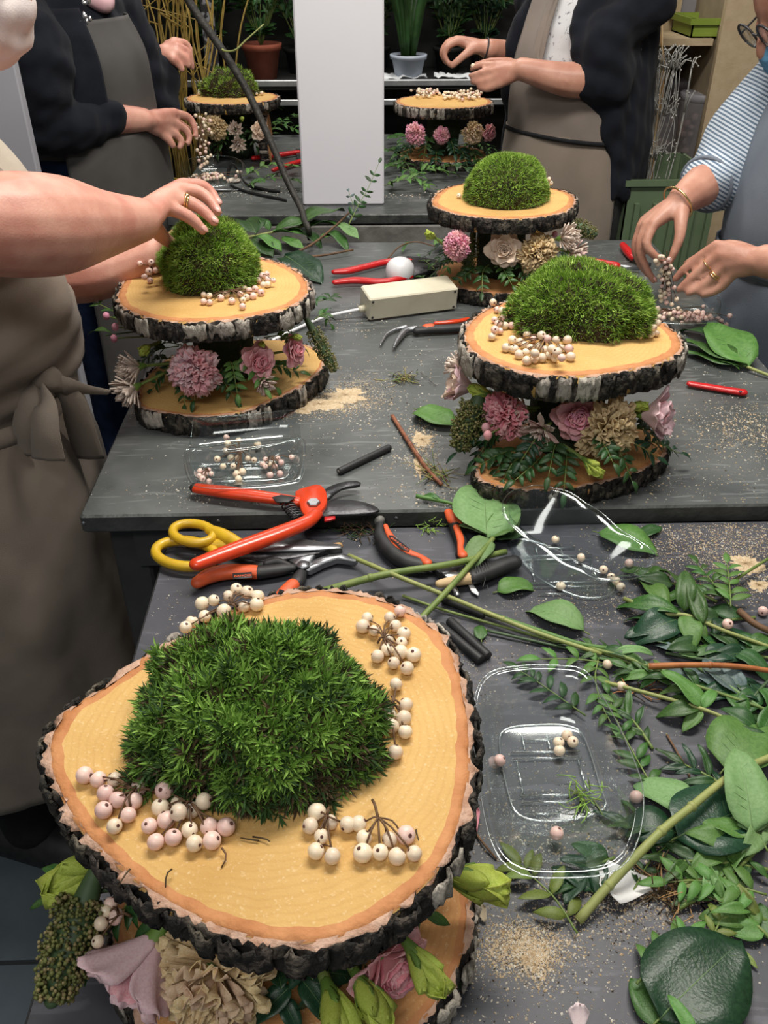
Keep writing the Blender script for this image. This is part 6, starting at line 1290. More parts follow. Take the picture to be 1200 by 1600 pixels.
for px, lab in ((632, 'crumpled white cloth under the pale pot'), (714, 'white paper slip on the rack behind the raised hands')):
    c = at(px, 112, YS + .03).xy.to_3d() + Vector((0, 0, ZP)); g = G(); nx, ny = 14, 8; X, Y_ = np.meshgrid(np.linspace(-.085, .085, nx), np.linspace(-.025, .06, ny)); Zz = .010 + .008 * snoise(np.stack([X, Y_, 0 * X], -1), 16, int(px)); g.slab(np.stack([X + c.x, Y_ + c.y, Zz + c.z], -1), .003); tag(mk('white_cloth', g, M['paper'], loc=c), lab, 'cloth')
# golden willow twigs standing in a bin
c = Vector((at(262, 150, 3.30).x, 3.30, 0)); t = thing('willow_twigs', 'tall bunch of twisted golden willow twigs behind the charcoal apron', 'twigs', c)
g = G(); g.lathe([(.12, 0), (.14, .55), (.15, .56), (.135, .56), (.11, .02)], c, n=24); mk('bin', g, M['shelf_dark'], t); random.seed(3)
for i in range(46):
    a = U(0, 6.28); p = [c + Vector((.10 * math.cos(a) * U(.2, 1), .10 * math.sin(a) * U(.2, 1), .1))]; d = Vector((U(-.12, .12), U(-.1, .1), 1))
    for k in range(9): p.append(p[-1] + d * .19 + Vector((U(-.05, .05), U(-.04, .04), 0)) * (1 if k > 3 else .4))
    g = G(); g.tube(spline(p, 40), [U(.004, .006), .002], 5); mk('twig', g, M['willow'], t)
    if i % 2: 
        q_ = p[5 + i % 3]; g = G(); g.tube(spline([q_, q_ + Vector((U(-.1, .1), -.03, .05)), q_ + Vector((U(-.2, .2), -.02, U(0, .2)))], 14), [.003, .0012], 5); mk('side_twig', g, M['willow'], t)
g = G(); g.box((at(240, 150, 4.15).x, 4.18, 1.0), (1.3, .03, 2.0)); tag(mk('brown_board', g, M['brownb'], loc=(at(240, 150, 4.15).x, 4.18, 0), smooth=False), 'plain brown board standing behind the golden willow twigs', 'board')
# speckled post
c = at(334, 120, 3.5); g = G(); g.box((c.x, 3.5, .95), (.045, .03, 1.9), bev=.004); M['speckle'] = pm('speckled_metal', (.03, .03, .035), (.36, .37, .40), 38, .5, ramp=(.48, .56)); tag(mk('speckled_post', g, M['speckle'], loc=(c.x, 3.5, 0), smooth=False), 'narrow black and white speckled post beside the terracotta pot', 'post')
# dark curved stem hanging in front of the far table
g = G(); p = [at(278, -40, 2.30), at(300, 10, 2.30), at(345, 75, 2.29), at(385, 140, 2.27), at(420, 215, 2.24), at(450, 285, 2.20), at(470, 325, 2.15), at(476, 345, 2.10), at(482, 358, 2.05)]
p.append(P(484, 372, .905)); p = [at(255, -110, 2.31), at(235, -200, 2.33)][::-1] + p
g.tube(spline(p, 60), [.0100, .0095, .0080, .0065], 10); c = p[-1]; M['dark_stem'] = pm('dark_stem', (.022, .020, .017), (.04, .036, .03), 30, .6, .3, 90); t = thing('dark_branch', 'long dark curved stem rising past the white column from the broad leaves', 'branch', c); mk('stem', g, M['dark_stem'], t)
g = G(); g.tube(spline([at(345, 75, 2.29), at(352, 80, 2.27), at(368, 78, 2.25), at(385, 62, 2.25), at(412, 38, 2.25)], 16), [.003, .0015], 6); mk('side_shoot', g, M['stem_pale'], t)
# grey panel at far left
g = G(); x_ = at(17, 200, 2.0).x; g.box((x_ - .20, 2.06, .80), (.44, .03, 1.2), bev=.003); t = thing('grey_display_board', 'plain light grey board standing behind the person in the cream shirt', 'board', (x_ - .2, 2.06, 0)); mk('panel', g, M['grey_panel'], t, smooth=False)
for sx in (-.15, .15): g = G(); g.box((x_ - .2 + sx, 2.09, .1), (.03, .03, .2)); g.box((x_ - .2 + sx, 2.09, .012), (.03, .3, .024)); mk('foot', g, M['leg_dark'], t, smooth=False)
# dark boxes stack far left
random.seed(8)
t = thing('dark_rack', 'dark shelving with stacked trays behind the navy cardigan', 'shelf', (-1.35, 3.5, 0))
for i in range(9): g = G(); g.box((-1.35, 3.5, .15 + i * .17), (.7, .4, .02)); mk('shelf_board', g, M['shelf_dark'], t, smooth=False)
for sx in (-1.68, -1.02): g = G(); g.box((sx, 3.32, .85), (.04, .04, 1.7)); mk('post', g, M['rail_grey'], t, smooth=False)
# chipboard shelving on the right
def Xat(px, py, Y): return at(px, py, Y).x
YF = 2.75
xl, xr = Xat(1000, 150, YF), Xat(1108, 150, YF)
t = thing('chipboard_shelf', 'tall beige chipboard shelving holding clear plastic tubs', 'shelf', ((xl + xr) / 2, YF + .2, 0))
W_ = Xat(1200, 150, YF) - xr + .35
g = G(); g.box((xr + W_ / 2, YF + .012, .80), (W_, .022, 1.6)); mk('front_panel', g, M['mdf'], t, smooth=False)
g = G(); g.box((xl + .008, YF + .25, .80), (.018, .46, 1.6)); mk('side_panel', g, M['mdf_dark'], t, smooth=False)
g = G(); g.box((xr + .012, YF + .25, .80), (.018, .46, 1.6)); mk('side_panel', g, M['mdf_dark'], t, smooth=False)
g = G(); g.box(((xl + xr) / 2, YF + .47, .80), (xr - xl + .3, .015, 1.6)); mk('back_panel', g, M['mdf_dark'], t, smooth=False)
zs_ = [at(1050, 62, YF).z, at(1050, 262, YF).z - .02, .45]
for zz in zs_: g = G(); g.box(((xl + xr) / 2, YF + .24, zz - .009), (xr - xl - .022, .44, .018)); mk('shelf_board', g, M['mdf'], t, smooth=False)
zA, zB = zs_[0], zs_[1]
def tub(label, c, r, h, mat, lidm, fill=None, name='plastic_tub'):
    t = thing(name, label, 'tub', c); g = G(); g.lathe([(0, .003), (r * .86, .003), (r * .90, .008), (r, h * .86), (r * 1.05, h * .88), (r * 1.05, h * .97), (r * 1.02, h)], c, n=32, close=False); mk('tub_body', g, mat, t); g = G(); g.lathe([(0, h * 1.005), (r * 1.03, h * 1.0), (r * 1.07, h * .985), (r * 1.07, h * .90), (r * 1.045, h * .90)], c, n=32, close=False); mk('lid', g, lidm, t)
    if fill:
        g = G(); random.seed(len(label))
        for i in range(40): a = U(0, 6.28); q_ = r * .72 * math.sqrt(random.random()); g.ell(Vector(c) + Vector((q_ * math.cos(a), q_ * math.sin(a), U(.02, h * .7))), (U(.008, .02), U(.008, .02), U(.006, .015)), nu=7, nv=5)
        mk('dried_petals', g, fill, t)
M['dried'] = pm('dried_petals', (.40, .25, .20), (.22, .16, .14), 50, .9)
cy = YF + .12
tub('nearer round clear tub of dried petals on the chipboard shelf', Vector((Xat(1081, 250, cy - .02), cy - .02, zB)), .066, .215, M['clear_grey'], M['clear_grey'], M['dried'])
tub('hinder round clear tub with pink petals on the chipboard shelf', Vector((Xat(1040, 230, cy + .15), cy + .15, zB)), .070, .23, M['clear_grey'], M['clear_grey'], M['dried'])
def bin_(label, x0, x1, y0, y1, z0, h, mat, name='storage_box', rim=True, lidm=None):
    t = thing(name, label, 'box', ((x0 + x1) / 2, (y0 + y1) / 2, z0)); th = .004; cx, cy_ = (x0 + x1) / 2, (y0 + y1) / 2; w_, d_ = x1 - x0, y1 - y0
    g = G(); g.box((cx, cy_, z0 + th / 2), (w_, d_, th))
    for (a, b, c_, e) in ((cx, y0 + th / 2, w_, th), (cx, y1 - th / 2, w_, th), (x0 + th / 2, cy_, th, d_), (x1 - th / 2, cy_, th, d_)): g.box((a, b, z0 + h / 2), (c_, e, h))
    mk('box_body', g, mat, t, smooth=False)
    g = G()
    for (a, b, c_, e) in ((cx, y0 - .003, w_ + .02, .012), (cx, y1 + .003, w_ + .02, .012), (x0 - .003, cy_, .012, d_ + .02), (x1 + .003, cy_, .012, d_ + .02)): g.box((a, b, z0 + h - .008), (c_, e, .016))
    mk('rim', g, mat, t, smooth=False); return t
bin_('lime green box in front of the grey bin on the chipboard shelf', Xat(1074, 65, YF + .06), Xat(1126, 65, YF + .06) - .01, YF + .04, YF + .22, zA, at(1100, 28, YF + .05).z - zA, M['lime'])
bin_('frosted grey bin on the chipboard shelf top', Xat(1046, 50, YF + .26), Xat(1112, 50, YF + .26), YF + .26, YF + .40, zA, .14, M['clear_grey'])
xa, xb = Xat(982, 300, 2.35), Xat(1090, 300, 2.35); zc = at(1040, 300, 2.35).z
tb = thing('crate_stand', 'low beige chipboard block carrying the faded green crate', 'stand', ((xa + xb) / 2, 2.5, 0)); g = G(); g.box(((xa + xb) / 2 + .05, 2.52, .24), (xb - xa + .30, .36, .48)); mk('block', g, M['mdf_dark'], tb, smooth=False)
tc_ = bin_('faded green stacking crate beside the beige shelving', xa, xb + .05, 2.36, 2.66, .482, zc - .482 + .03, M['green_crate'])
for i in range(5): g = G(); g.box((xa + .03 + i * .05, 2.352, .482 + (zc - .45) * .5), (.014, .012, (zc - .482) * .8)); mk('rib', g, M['green_crate'], tc_, smooth=False)
# leaning chipboard and silver twigs
g = G(); x0, x1 = Xat(948, 330, 2.95), Xat(1003, 330, 2.95); g.box(((x0 + x1) / 2, 3.0, .75), (x1 - x0 + .06, .02, 1.5)); tag(mk('chipboard_offcut', g, M['mdf'], loc=((x0 + x1) / 2, 3.0, 0), smooth=False), 'narrow beige chipboard plank standing behind the long navy cardigan', 'plank')
c = Vector((Xat(1004, 330, 2.62), 2.62, .0)); t = thing('silver_twigs', 'bunch of frosted silver twigs beside the chipboard shelving', 'twigs', c); random.seed(9)
g = G(); g.lathe([(.05, 0), (.055, .62), (.06, .63), (.052, .63)], c, n=18); mk('vase', g, M['mdf_dark'], t)
for i in range(34):
    p = [c + Vector((U(-.03, .03), U(-.03, .03), .4))]
    for k in range(7): p.append(p[-1] + Vector((U(-.018, .018), U(-.02, .02), .115)))
    g = G(); g.tube(spline(p, 18), [.0020, .0010], 5); mk('twig', g, M['silver_twig'], t)
    g = G(); 
    for k in range(14):
        q_ = p[2 + k % 6]; e = q_ + Vector((U(-.03, .03), U(-.03, .01), U(.0, .06))); g.tube([q_, (q_ + e) / 2 + Vector((0, 0, .01)), e], [.0018, .001], 4); g.ell(e, .0026, nu=6, nv=4)
    tag(mk('twig_tips', g, M['silver_twig'], t), kind='stuff')
g = G(); g.tube(spline([at(1003, 85, 2.6), at(1006, 40, 2.6), at(1022, 8, 2.6), at(1032, 20, 2.6), at(1035, 60, 2.6), at(1030, 160, 2.6), at(1010, 300, 2.61)], 30), .0022, 5); mk('bent_wire', g, M['pale_wood'], t)
g = G(); g.tube(spline([at(995, -10, 2.6), at(1025, 25, 2.6), at(1032, 60, 2.6), at(1036, 130, 2.61), at(1015, 300, 2.62)], 24), .0030, 5); mk('bent_wire', g, M['tan_wood'], t)
g = G(); g.box((Xat(1030, 4, YF - .1) - .03, YF - .06, at(1030, 4, YF - .1).z + .01), (.14, .12, .018)); tag(mk('wall_ledge', g, M['mdf_dark'], loc=(Xat(1030, 4, YF), YF - .06, 1.3), smooth=False), 'small brown ledge above the silver twigs', 'ledge')
# ================================================================= people
def blob(name, g, mats, voxel, parent=None, loc=(0, 0, 0), smooth=3, dec=None, fold=None, smf=0.5):
    """weld overlapping shapes of g into one continuous skin"""
    me = g.mesh(name + '_src', mats); o = bpy.data.objects.new(name + '_src', me); COL.objects.link(o)
    m = o.modifiers.new('r', 'REMESH'); m.mode = 'VOXEL'; m.voxel_size = voxel; m.use_smooth_shade = True
    if smooth: s = o.modifiers.new('s', 'SMOOTH'); s.factor = smf; s.iterations = smooth
    if dec: d = o.modifiers.new('d', 'DECIMATE'); d.ratio = dec
    dg = bpy.context.evaluated_depsgraph_get(); dg.update()
    me2 = bpy.data.meshes.new_from_object(o.evaluated_get(dg)); me2.name = name; bpy.data.objects.remove(o); bpy.data.meshes.remove(me)
    n = len(me2.vertices); co = np.empty(n * 3); me2.vertices.foreach_get('co', co); co = co.reshape(-1, 3)
    if fold is not None:
        no_ = np.empty(n * 3); me2.vertices.foreach_get('normal', no_); co = co + no_.reshape(-1, 3) * fold(co)[:, None]
    base = WP[parent.name] if parent is not None else Vector(loc); co = co - V3(base)
    me2.vertices.foreach_set('co', co.ravel()); me2.polygons.foreach_set('use_smooth', [True] * len(me2.polygons)); me2.update()
    return link(name, me2, parent, (0, 0, 0) if parent is not None else base)
def A_(q): return at(q[0], q[1], q[2])
def hand(g, wrist, fingers, thumb, r=.0085, pr=.0135, nails=None):
    """palm built from five rays, each finger its own tapering jointed chain"""
    w_ = A_(wrist) if not isinstance(wrist, Vector) else wrist
    for f in fingers:
        p = [A_(q) for q in f]; g.capsule([w_, (w_ * .45 + p[0] * .55), p[0]], [pr * 1.15, pr, r * 1.22], 10); g.capsule([p[0]] + p[1:], [r * 1.12, r * 1.02, r * .9, r * .74][:len(p)], 10, steps=16)
        if nails is not None: nails.append((p[-2], p[-1], r))
    for i in range(len(fingers) - 1):
        a, b = A_(fingers[i][0]), A_(fingers[i + 1][0]); g.capsule([(w_ * .4 + (a + b) * .3), (a + b) / 2 * .92 + w_ * .08], [pr * .95, r * 1.1], 10)
    mc_ = sum((A_(f[0]) for f in fingers), Vector((0, 0, 0))) / len(fingers); g.capsule([w_, w_ * .5 + mc_ * .5], [pr * 1.75, pr * 1.2], 12, flat=.8)
    p = [A_(q) for q in thumb]; g.capsule([w_ * .75 + p[0] * .25] + p, ([pr * 1.1, r * 1.45, r * 1.15, r * .95, r * .8])[:len(p) + 1], 10, steps=18)
    if nails is not None: nails.append((p[-2], p[-1], r * 1.1))
def nail_parts(parent, nails, toward=CAM):
    for a, b, r in nails:
        d = (b - a).normalized(); up = (Vector(toward) - b).normalized() * .4 + Vector((0, 0, 1)); up = (up - d * up.dot(d)).normalized()
        g = G(); R3 = mat3(d, up); g.ell(b + up * r * .55 - d * r * .1, (r * .75, r * .52, r * .22), R3, 8, 6); mk('fingernail', g, M['nail'], parent)
def ringed(g, c, ax, R, r, n=20):
    R3 = mat3(ax); g.tube([c + R3 @ Vector((0, R * math.cos(a), R * math.sin(a))) for a in np.linspace(0, 2 * math.pi, n)], r, 6, cap=False)
def head(g, c, f, up, s=1.0):
    """skull, jaw, nose, ears, brow, lips and a neck stub"""
    R3 = mat3(f, up); q = lambda x, y, z: Vector(c) + R3 @ (Vector((x, y, z)) * s); k = np.array(R3)
    g.ell(q(-.012, 0, .03), (.098 * s, .078 * s, .098 * s), k, 24, 16); g.ell(q(.018, 0, -.03), (.070 * s, .062 * s, .085 * s), k, 20, 14); g.ell(q(.045, 0, -.085), (.032 * s, .034 * s, .026 * s), k)
    g.capsule([q(.082, 0, .02), q(.104, 0, -.014), q(.098, 0, -.022)], [.010 * s, .0125 * s, .011 * s], 10)
    for sy in (-1, 1): g.ell(q(-.005, .078 * sy, -.005), (.020 * s, .008 * s, .032 * s), k); g.ell(q(.072, .030 * sy, .018), (.014 * s, .017 * s, .008 * s), k); g.ell(q(.078, .030 * sy, .004), (.010 * s, .014 * s, .010 * s), k)
    g.ell(q(.082, 0, -.050), (.010 * s, .022 * s, .006 * s), k); g.ell(q(.080, 0, -.061), (.010 * s, .018 * s, .006 * s), k)
    return q
def hair_shell(parent, c, f, up, s, label=None, bun=True):
    R3 = mat3(f, up); q = lambda x, y, z: Vector(c) + R3 @ (Vector((x, y, z)) * s); k = np.array(R3); g = G()
    g.ell(q(-.025, 0, .042), (.100 * s, .088 * s, .098 * s), k, 20, 14); g.ell(q(-.055, 0, -.01), (.065 * s, .080 * s, .085 * s), k, 18, 12)
    if bun: g.ell(q(-.125, 0, .03), (.035 * s, .04 * s, .04 * s), k)
    for i in range(14):
        a = -1.2 + 2.4 * i / 13; g.capsule([q(.062, .07 * math.sin(a), .085 + .02 * math.cos(a)), q(.0, .085 * math.sin(a), .135 * math.cos(a * .6)), q(-.07, .08 * math.sin(a), .09)], [.006 * s, .012 * s, .010 * s], 6)
    return blob('hair', g, [M['hair']], .006, parent, smooth=2, fold=lambda p: .0016 * snoise(p, 60, 4))
class Torso:
    """frame of a person: local (forward, left, up) -> world"""
    def __init__(s, c, f): s.c = Vector((c[0], c[1], 0)); s.f = Vector((f[0], f[1], 0)).normalized(); s.l = Vector((-s.f.y, s.f.x, 0))
    def __call__(s, f, l, z): return s.c + s.f * f + s.l * l + Vector((0, 0, z))
    def panel(s, rings, t0, t1, nu=60, nv=50, fold=None, thick=.003, taper=None):
        """cloth wrapped round the body: rings of (z, forward shift, forward radius, side radius), angles in degrees"""
        r = spline(rings, nv); V = np.zeros((nv, nu, 3))
        for i in range(nv):
            z, sh, rx, ry = r[i]; a0, a1 = (t0, t1) if taper is None else taper(z)
            for j in range(nu):
                a = R_(a0 + (a1 - a0) * j / (nu - 1)); k = 1.0
                p = s(sh + rx * math.cos(a), ry * math.sin(a), z); V[i, j] = p
        if fold is not None:
            c_ = np.array([[*(s(r[i][1], 0, r[i][0]))] for i in range(nv)])[:, None, :]; d = V - c_; d /= np.linalg.norm(d, axis=2)[..., None]; V = V + d * fold(V)[..., None]
        g = G(); g.slab(V, thick); return g
def legs(g, T, hip=.98, r=.085, w_=.095, foot=True):
    for sg in (-1, 1):
        g.capsule([T(0, sg * w_, hip), T(.01, sg * w_, .52), T(-.01, sg * w_, .10)], [r * 1.15, r * .74, r * .52], 14, steps=20)
def trunk(g, T, lean, zs, ws):
    """stack of ellipses up the spine"""
    pts = [T(lean * (z - .9), 0, z) for z in zs]
    for i in range(len(zs) - 1):
        for f in np.linspace(0, 1, 5)[:-1]:
            p = pts[i] * (1 - f) + pts[i + 1] * f; a = ws[i][0] * (1 - f) + ws[i + 1][0] * f; b = ws[i][1] * (1 - f) + ws[i + 1][1] * f
            R3 = np.array([list(T.f), list(T.l), [0, 0, 1]]).T; g.ell(p, (a, b, .07), R3, 20, 10)
def folds(amp, f, seed, st=(1, 1, .25)): return lambda p: amp * snoise(p * np.array(st), f, seed)
def ribbon(g, pts, w_, th=.002, up=(0, -1, 0)):
    c_ = spline(pts, 26); t_ = np.gradient(c_, axis=0); t_ /= np.linalg.norm(t_, axis=1)[:, None]; s_ = np.cross(t_, np.array(up, float)); s_ /= np.linalg.norm(s_, axis=1)[:, None]
    w_ = np.interp(np.linspace(0, 1, 26), np.linspace(0, 1, len(w_)), w_)[:, None] if not np.isscalar(w_) else w_
    g.slab(np.stack([c_ - s_ * w_ / 2, c_ + 0 * s_ + np.array(up) * .003, c_ + s_ * w_ / 2], 1), th)
def shoes(T, parent, mat):
    for sg in (-1, 1):
        g = G(); g.capsule([T(-.08, sg * .095, .045), T(.05, sg * .10, .045), T(.14, sg * .105, .038)], [.042, .046, .036], 12); g.v = [np.c_[v[:, :2], np.maximum(v[:, 2], .002)] for v in g.v]; mk('shoe', g, mat, parent)

# ---------------- woman pressing the moss (left, taupe apron)
T = Torso((-.625, 1.15), (.97, -.24)); g = G()
legs(g, T); trunk(g, T, -.18, [.92, 1.02, 1.12, 1.24, 1.36], [(.11, .15), (.13, .15), (.13, .15), (.11, .155), (.08, .14)])
shR, shL = T(-.07, -.17, 1.36), T(-.07, .17, 1.36)
elR, wrR = at(-35, 352, .98), (216, 344, 1.19)
g.capsule([shR, (shR + elR) / 2 + Vector((-.01, -.01, -.01)), elR], [.062, .056, .056], 14, steps=14)
g.capsule([elR, at(30, 352, 1.01), at(95, 352, 1.06), at(160, 350, 1.125), A_(wrR)], [.055, .059, .057, .042, .030], 16, steps=26)
nl = []
hand(g, wrR, [[(286, 290, 1.33), (313, 290, 1.345), (330, 302, 1.345), (341, 318, 1.335)], [(280, 296, 1.30), (310, 300, 1.312), (329, 314, 1.308), (340, 331, 1.295)], [(268, 309, 1.27), (300, 318, 1.278), (321, 332, 1.275), (335, 347, 1.268)], [(256, 323, 1.245), (284, 333, 1.250), (304, 346, 1.252), (317, 360, 1.252)]], [(238, 352, 1.25), (252, 368, 1.28), (266, 379, 1.30)], .0100, .0175, nl)
elL, wrL = at(95, 432, 1.36), (238, 398, 1.37)
g.capsule([shL, (shL + elL) / 2, elL], [.058, .052, .048], 12, steps=12); g.capsule([elL, at(160, 425, 1.365), A_(wrL)], [.046, .043, .030], 12, steps=14)
hand(g, wrL, [[(262, 378, 1.38), (272, 366, 1.38), (284, 362, 1.375)], [(266, 386, 1.385), (280, 376, 1.39), (292, 372, 1.385)], [(268, 396, 1.39), (284, 390, 1.395), (296, 388, 1.395)], [(266, 404, 1.39), (280, 402, 1.395), (290, 402, 1.395)]], [(255, 384, 1.36), (266, 376, 1.355), (275, 372, 1.35)], .0085, .014)
hc = at(50, 24, 1.13) + Vector((-.098, 0.02, .066)); hf, hu = Vector((.93, -.15, -.35)), Vector((.3, 0, 1))
g.capsule([T(-.07, 0, 1.36), hc + Vector((-.045, 0, -.06))], [.06, .052], 14); head(g, hc, hf, hu)
pA = blob('person', g, [M['skin']], .0045, loc=(-.625, 1.15, 0), smooth=3, dec=.45); tag(pA, 'person in a taupe apron and pale mask pressing moss onto a slice', 'person')
nail_parts(pA, nl[:4])
g = G(); ringed(g, at(291, 315, 1.275), at(300, 318, 1.278) - at(268, 309, 1.27), .0100, .0016); ringed(g, at(287, 314, 1.274), at(300, 318, 1.278) - at(268, 309, 1.27), .0100, .0013); g.ell(at(292, 306, 1.272), (.004, .004, .0035)); mk('ring', g, M['gold'], pA)
g = G(); trunk(g, T, -.18, [.95, 1.05, 1.15, 1.26, 1.38], [(.14, .175), (.155, .18), (.15, .18), (.12, .18), (.08, .15)])
for s_, e_ in ((shR, elR), (shL, elL)): g.capsule([s_, s_ * .45 + e_ * .55], [.075, .072], 14)
blob('shirt', g, [M['cream_shirt']], .008, pA, smooth=3, fold=folds(.003, 9, 3))
g = G(); legs(g, T, r=.098); blob('trousers', g, [M['black_cloth']], .010, pA, smooth=2); shoes(T, pA, M['black_rubber'])
fA = lambda V: (.009 * snoise(V * np.array([1, 1, .10]), 4.0, 5) + .0045 * np.abs(snoise(V * np.array([1, 1, .5]), 5, 6)) + .0012 * snoise(V * np.array([1, 1, .8]), 22, 7)) * np.clip((1.02 - V[..., 2]) * 6, .25, 1.5)
ap = T.panel([(.33, .0, .235, .245), (.6, .0, .228, .238), (.85, .0, .215, .222), (.965, .0, .196, .205), (.985, .0, .190, .20)], -150, 150, 110, 60, fA); apron = mk('apron_skirt', ap, M['taupe'], pA)
fB = lambda V: .010 * snoise(V * np.array([.5, .5, 2.2]), 5, 15) + .004 * snoise(V, 9, 16)
ap = T.panel([(.975, .0, .192, .20), (1.03, .005, .205, .212), (1.10, .01, .212, .215), (1.18, .005, .20, .205), (1.25, -.005, .178, .19), (1.30, -.03, .14, .165)], -115, 115, 80, 40, fB); mk('apron_bib', ap, M['taupe'], pA)
g = G(); a = np.linspace(R_(-160), R_(160), 60); g.slab(np.array([[T(.198 * math.cos(x), .208 * math.sin(x), .955 + .004 * math.sin(9 * x)) for x in a], [T(.203 * math.cos(x), .213 * math.sin(x), .972 + .004 * math.sin(9 * x)) for x in a], [T(.198 * math.cos(x), .208 * math.sin(x), .988 + .004 * math.sin(9 * x)) for x in a]]).transpose(1, 0, 2), .003); mk('apron_tie', g, M['taupe'], pA)
kn = at(68, 596, 1.085)
g = G(); g.ell(kn, (.024, .018, .018), nu=14, nv=10); g.capsule([at(48, 590, 1.09), at(70, 590, 1.075), at(98, 600, 1.085)], [.012, .018, .010], 10)
blob('bow_knot', g, [M['taupe']], .004, pA, smooth=3, fold=folds(.002, 25, 8, (1, 1, 1)))
g = G(); ribbon(g, [kn, at(52, 622, 1.045), at(42, 665, 1.03), at(46, 708, 1.035)], [.020, .030, .034, .026], .004); mk('bow_tail', g, M['taupe'], pA)
g = G(); ribbon(g, [kn, at(72, 632, 1.03), at(72, 675, 1.01), at(77, 716, 1.01)], [.020, .030, .036, .042], .004); mk('bow_tail', g, M['taupe'], pA)
g = G(); ribbon(g, [kn + Vector((.01, 0, 0)), at(105, 602, 1.08), at(135, 608, 1.10), at(170, 612, 1.13)], [.020, .026, .016, .008]); mk('bow_loop', g, M['taupe'], pA)
g = G(); ribbon(g, [kn + Vector((.012, 0, 0)), at(112, 622, 1.09), at(124, 660, 1.095), at(140, 715, 1.11)], [.018, .034, .040, .044]); mk('bow_loop', g, M['taupe'], pA)
R3 = mat3(hf, hu); qh = lambda x, y, z: hc + R3 @ Vector((x, y, z)); g = G()
g.ell(qh(.052, 0, -.048), (.062, .066, .062), np.array(R3), 24, 16); g.ell(qh(.085, 0, -.03), (.034, .030, .036), np.array(R3), 16, 12)
blob('face_mask', g, [M['white_mask']], .005, pA, smooth=3, fold=folds(.0028, 22, 9, (1, 1, .6)))
g = G()
for sy in (-1, 1):
    ringed(g, qh(.100, .034 * sy, .012), R3 @ Vector((1, 0, -.15)), .024, .0013); g.tube([qh(.10, .058 * sy, .016), qh(.02, .085 * sy, .018), qh(-.02, .084 * sy, .01)], .0012, 5)
g.tube([qh(.102, -.010, .016), qh(.106, 0, .02), qh(.102, .010, .016)], .0012, 5); gl = mk('spectacles', g, M['silver'], pA)
hair_shell(pA, hc, hf, hu, 1.0)

# ---------------- woman in navy cardigan at the left of the far table
T = Torso((-.725, 2.50), (.9, -.43)); g = G(); legs(g, T); trunk(g, T, .02, [.92, 1.05, 1.2, 1.34], [(.11, .15), (.12, .15), (.11, .15), (.07, .14)])
shR, shL = T(.0, -.18, 1.37), T(.0, .18, 1.37); elR = at(66, 190, 2.28); wr = (224, 187, 2.42)
g.capsule([shR, elR], [.055, .045], 12, steps=10); g.capsule([elR, at(150, 185, 2.34), A_(wr)], [.045, .043, .029], 12, steps=14)
hand(g, wr, [[(272, 176, 2.52), (294, 183, 2.56), (303, 196, 2.56), (306, 212, 2.55)], [(268, 190, 2.50), (288, 201, 2.53), (296, 213, 2.53), (294, 224, 2.52)], [(260, 201, 2.48), (278, 213, 2.50), (284, 223, 2.50), (280, 230, 2.49)], [(250, 207, 2.46), (264, 219, 2.47), (270, 227, 2.47)]], [(250, 180, 2.5), (275, 190, 2.56), (295, 203, 2.58)], .0108, .018)
elL = T(.06, .24, 1.12); wl = (258, 85, 2.74)
g.capsule([shL, elL], [.055, .045], 12, steps=10); g.capsule([elL, A_(wl)], [.043, .028], 12, steps=10)
hand(g, wl, [[(272, 64, 2.76), (290, 68, 2.78), (297, 82, 2.78), (294, 98, 2.77)], [(276, 72, 2.74), (293, 80, 2.75), (298, 94, 2.75), (300, 106, 2.75)], [(275, 82, 2.72), (290, 92, 2.73), (294, 102, 2.73)], [(270, 92, 2.70), (280, 102, 2.71), (284, 108, 2.71)]], [(265, 70, 2.78), (280, 78, 2.82), (292, 95, 2.82)], .0104, .017)
hc = T(.05, 0, 1.56); g.capsule([T(.0, 0, 1.34), hc + Vector((0, 0, -.08))], [.06, .052], 12); head(g, hc, T.f * .9 + Vector((0, 0, -.35)), (0, 0, 1))
pB = blob('person', g, [M['skin']], .0055, loc=(-.725, 2.50, 0), smooth=3, dec=.5); tag(pB, 'person in a navy cardigan and charcoal apron beside golden willow twigs', 'person'); hair_shell(pB, hc, T.f, (0, 0, 1), 1.0)
g = G(); trunk(g, T, .02, [1.10, 1.2, 1.3, 1.38], [(.165, .20), (.16, .205), (.14, .20), (.09, .16)])
g.capsule([shR, at(58, 95, 2.27), elR, at(105, 196, 2.29), at(168, 186, 2.355)], [.085, .082, .072, .064, .050], 16, steps=24)
g.capsule([shL, elL, elL * .4 + A_(wl) * .6], [.08, .066, .048], 14, steps=14)
fold = lambda p: .006 * snoise(p * np.array([1, 1, 1.6]), 6, 31) + .003 * snoise(p, 14, 32)
blob('cardigan', g, [M['navy']], .008, pB, smooth=3, fold=fold)
g = G(); legs(g, T, r=.105, hip=1.0); trunk(g, T, 0, [.92, 1.02, 1.12], [(.15, .185), (.155, .19), (.15, .19)]); blob('jeans', g, [M['jeans']], .010, pB, smooth=3, fold=folds(.005, 9, 33)); shoes(T, pB, M['black_rubber'])
fC = folds(.006, 6, 35)
mk('apron_bib', T.panel([(1.06, .0, .185, .20), (1.16, .0, .185, .20), (1.26, .0, .180, .196), (1.345, .0, .147, .16)], -34, 66, 60, 30, fC), M['grey_apron'], pB)
mk('apron_skirt', T.panel([(.42, .0, .23, .24), (.7, .0, .215, .23), (.95, .0, .202, .218), (1.09, .0, .190, .21)], -62, 95, 70, 50, fC), M['grey_apron'], pB)
g = G(); a = np.linspace(R_(-175), R_(175), 60); g.slab(np.array([[T(.178 * math.cos(x), .207 * math.sin(x), 1.045 + z_) for x in a] for z_ in (0, .022, .044)]).transpose(1, 0, 2), .004); mk('apron_tie', g, M['grey_apron'], pB)
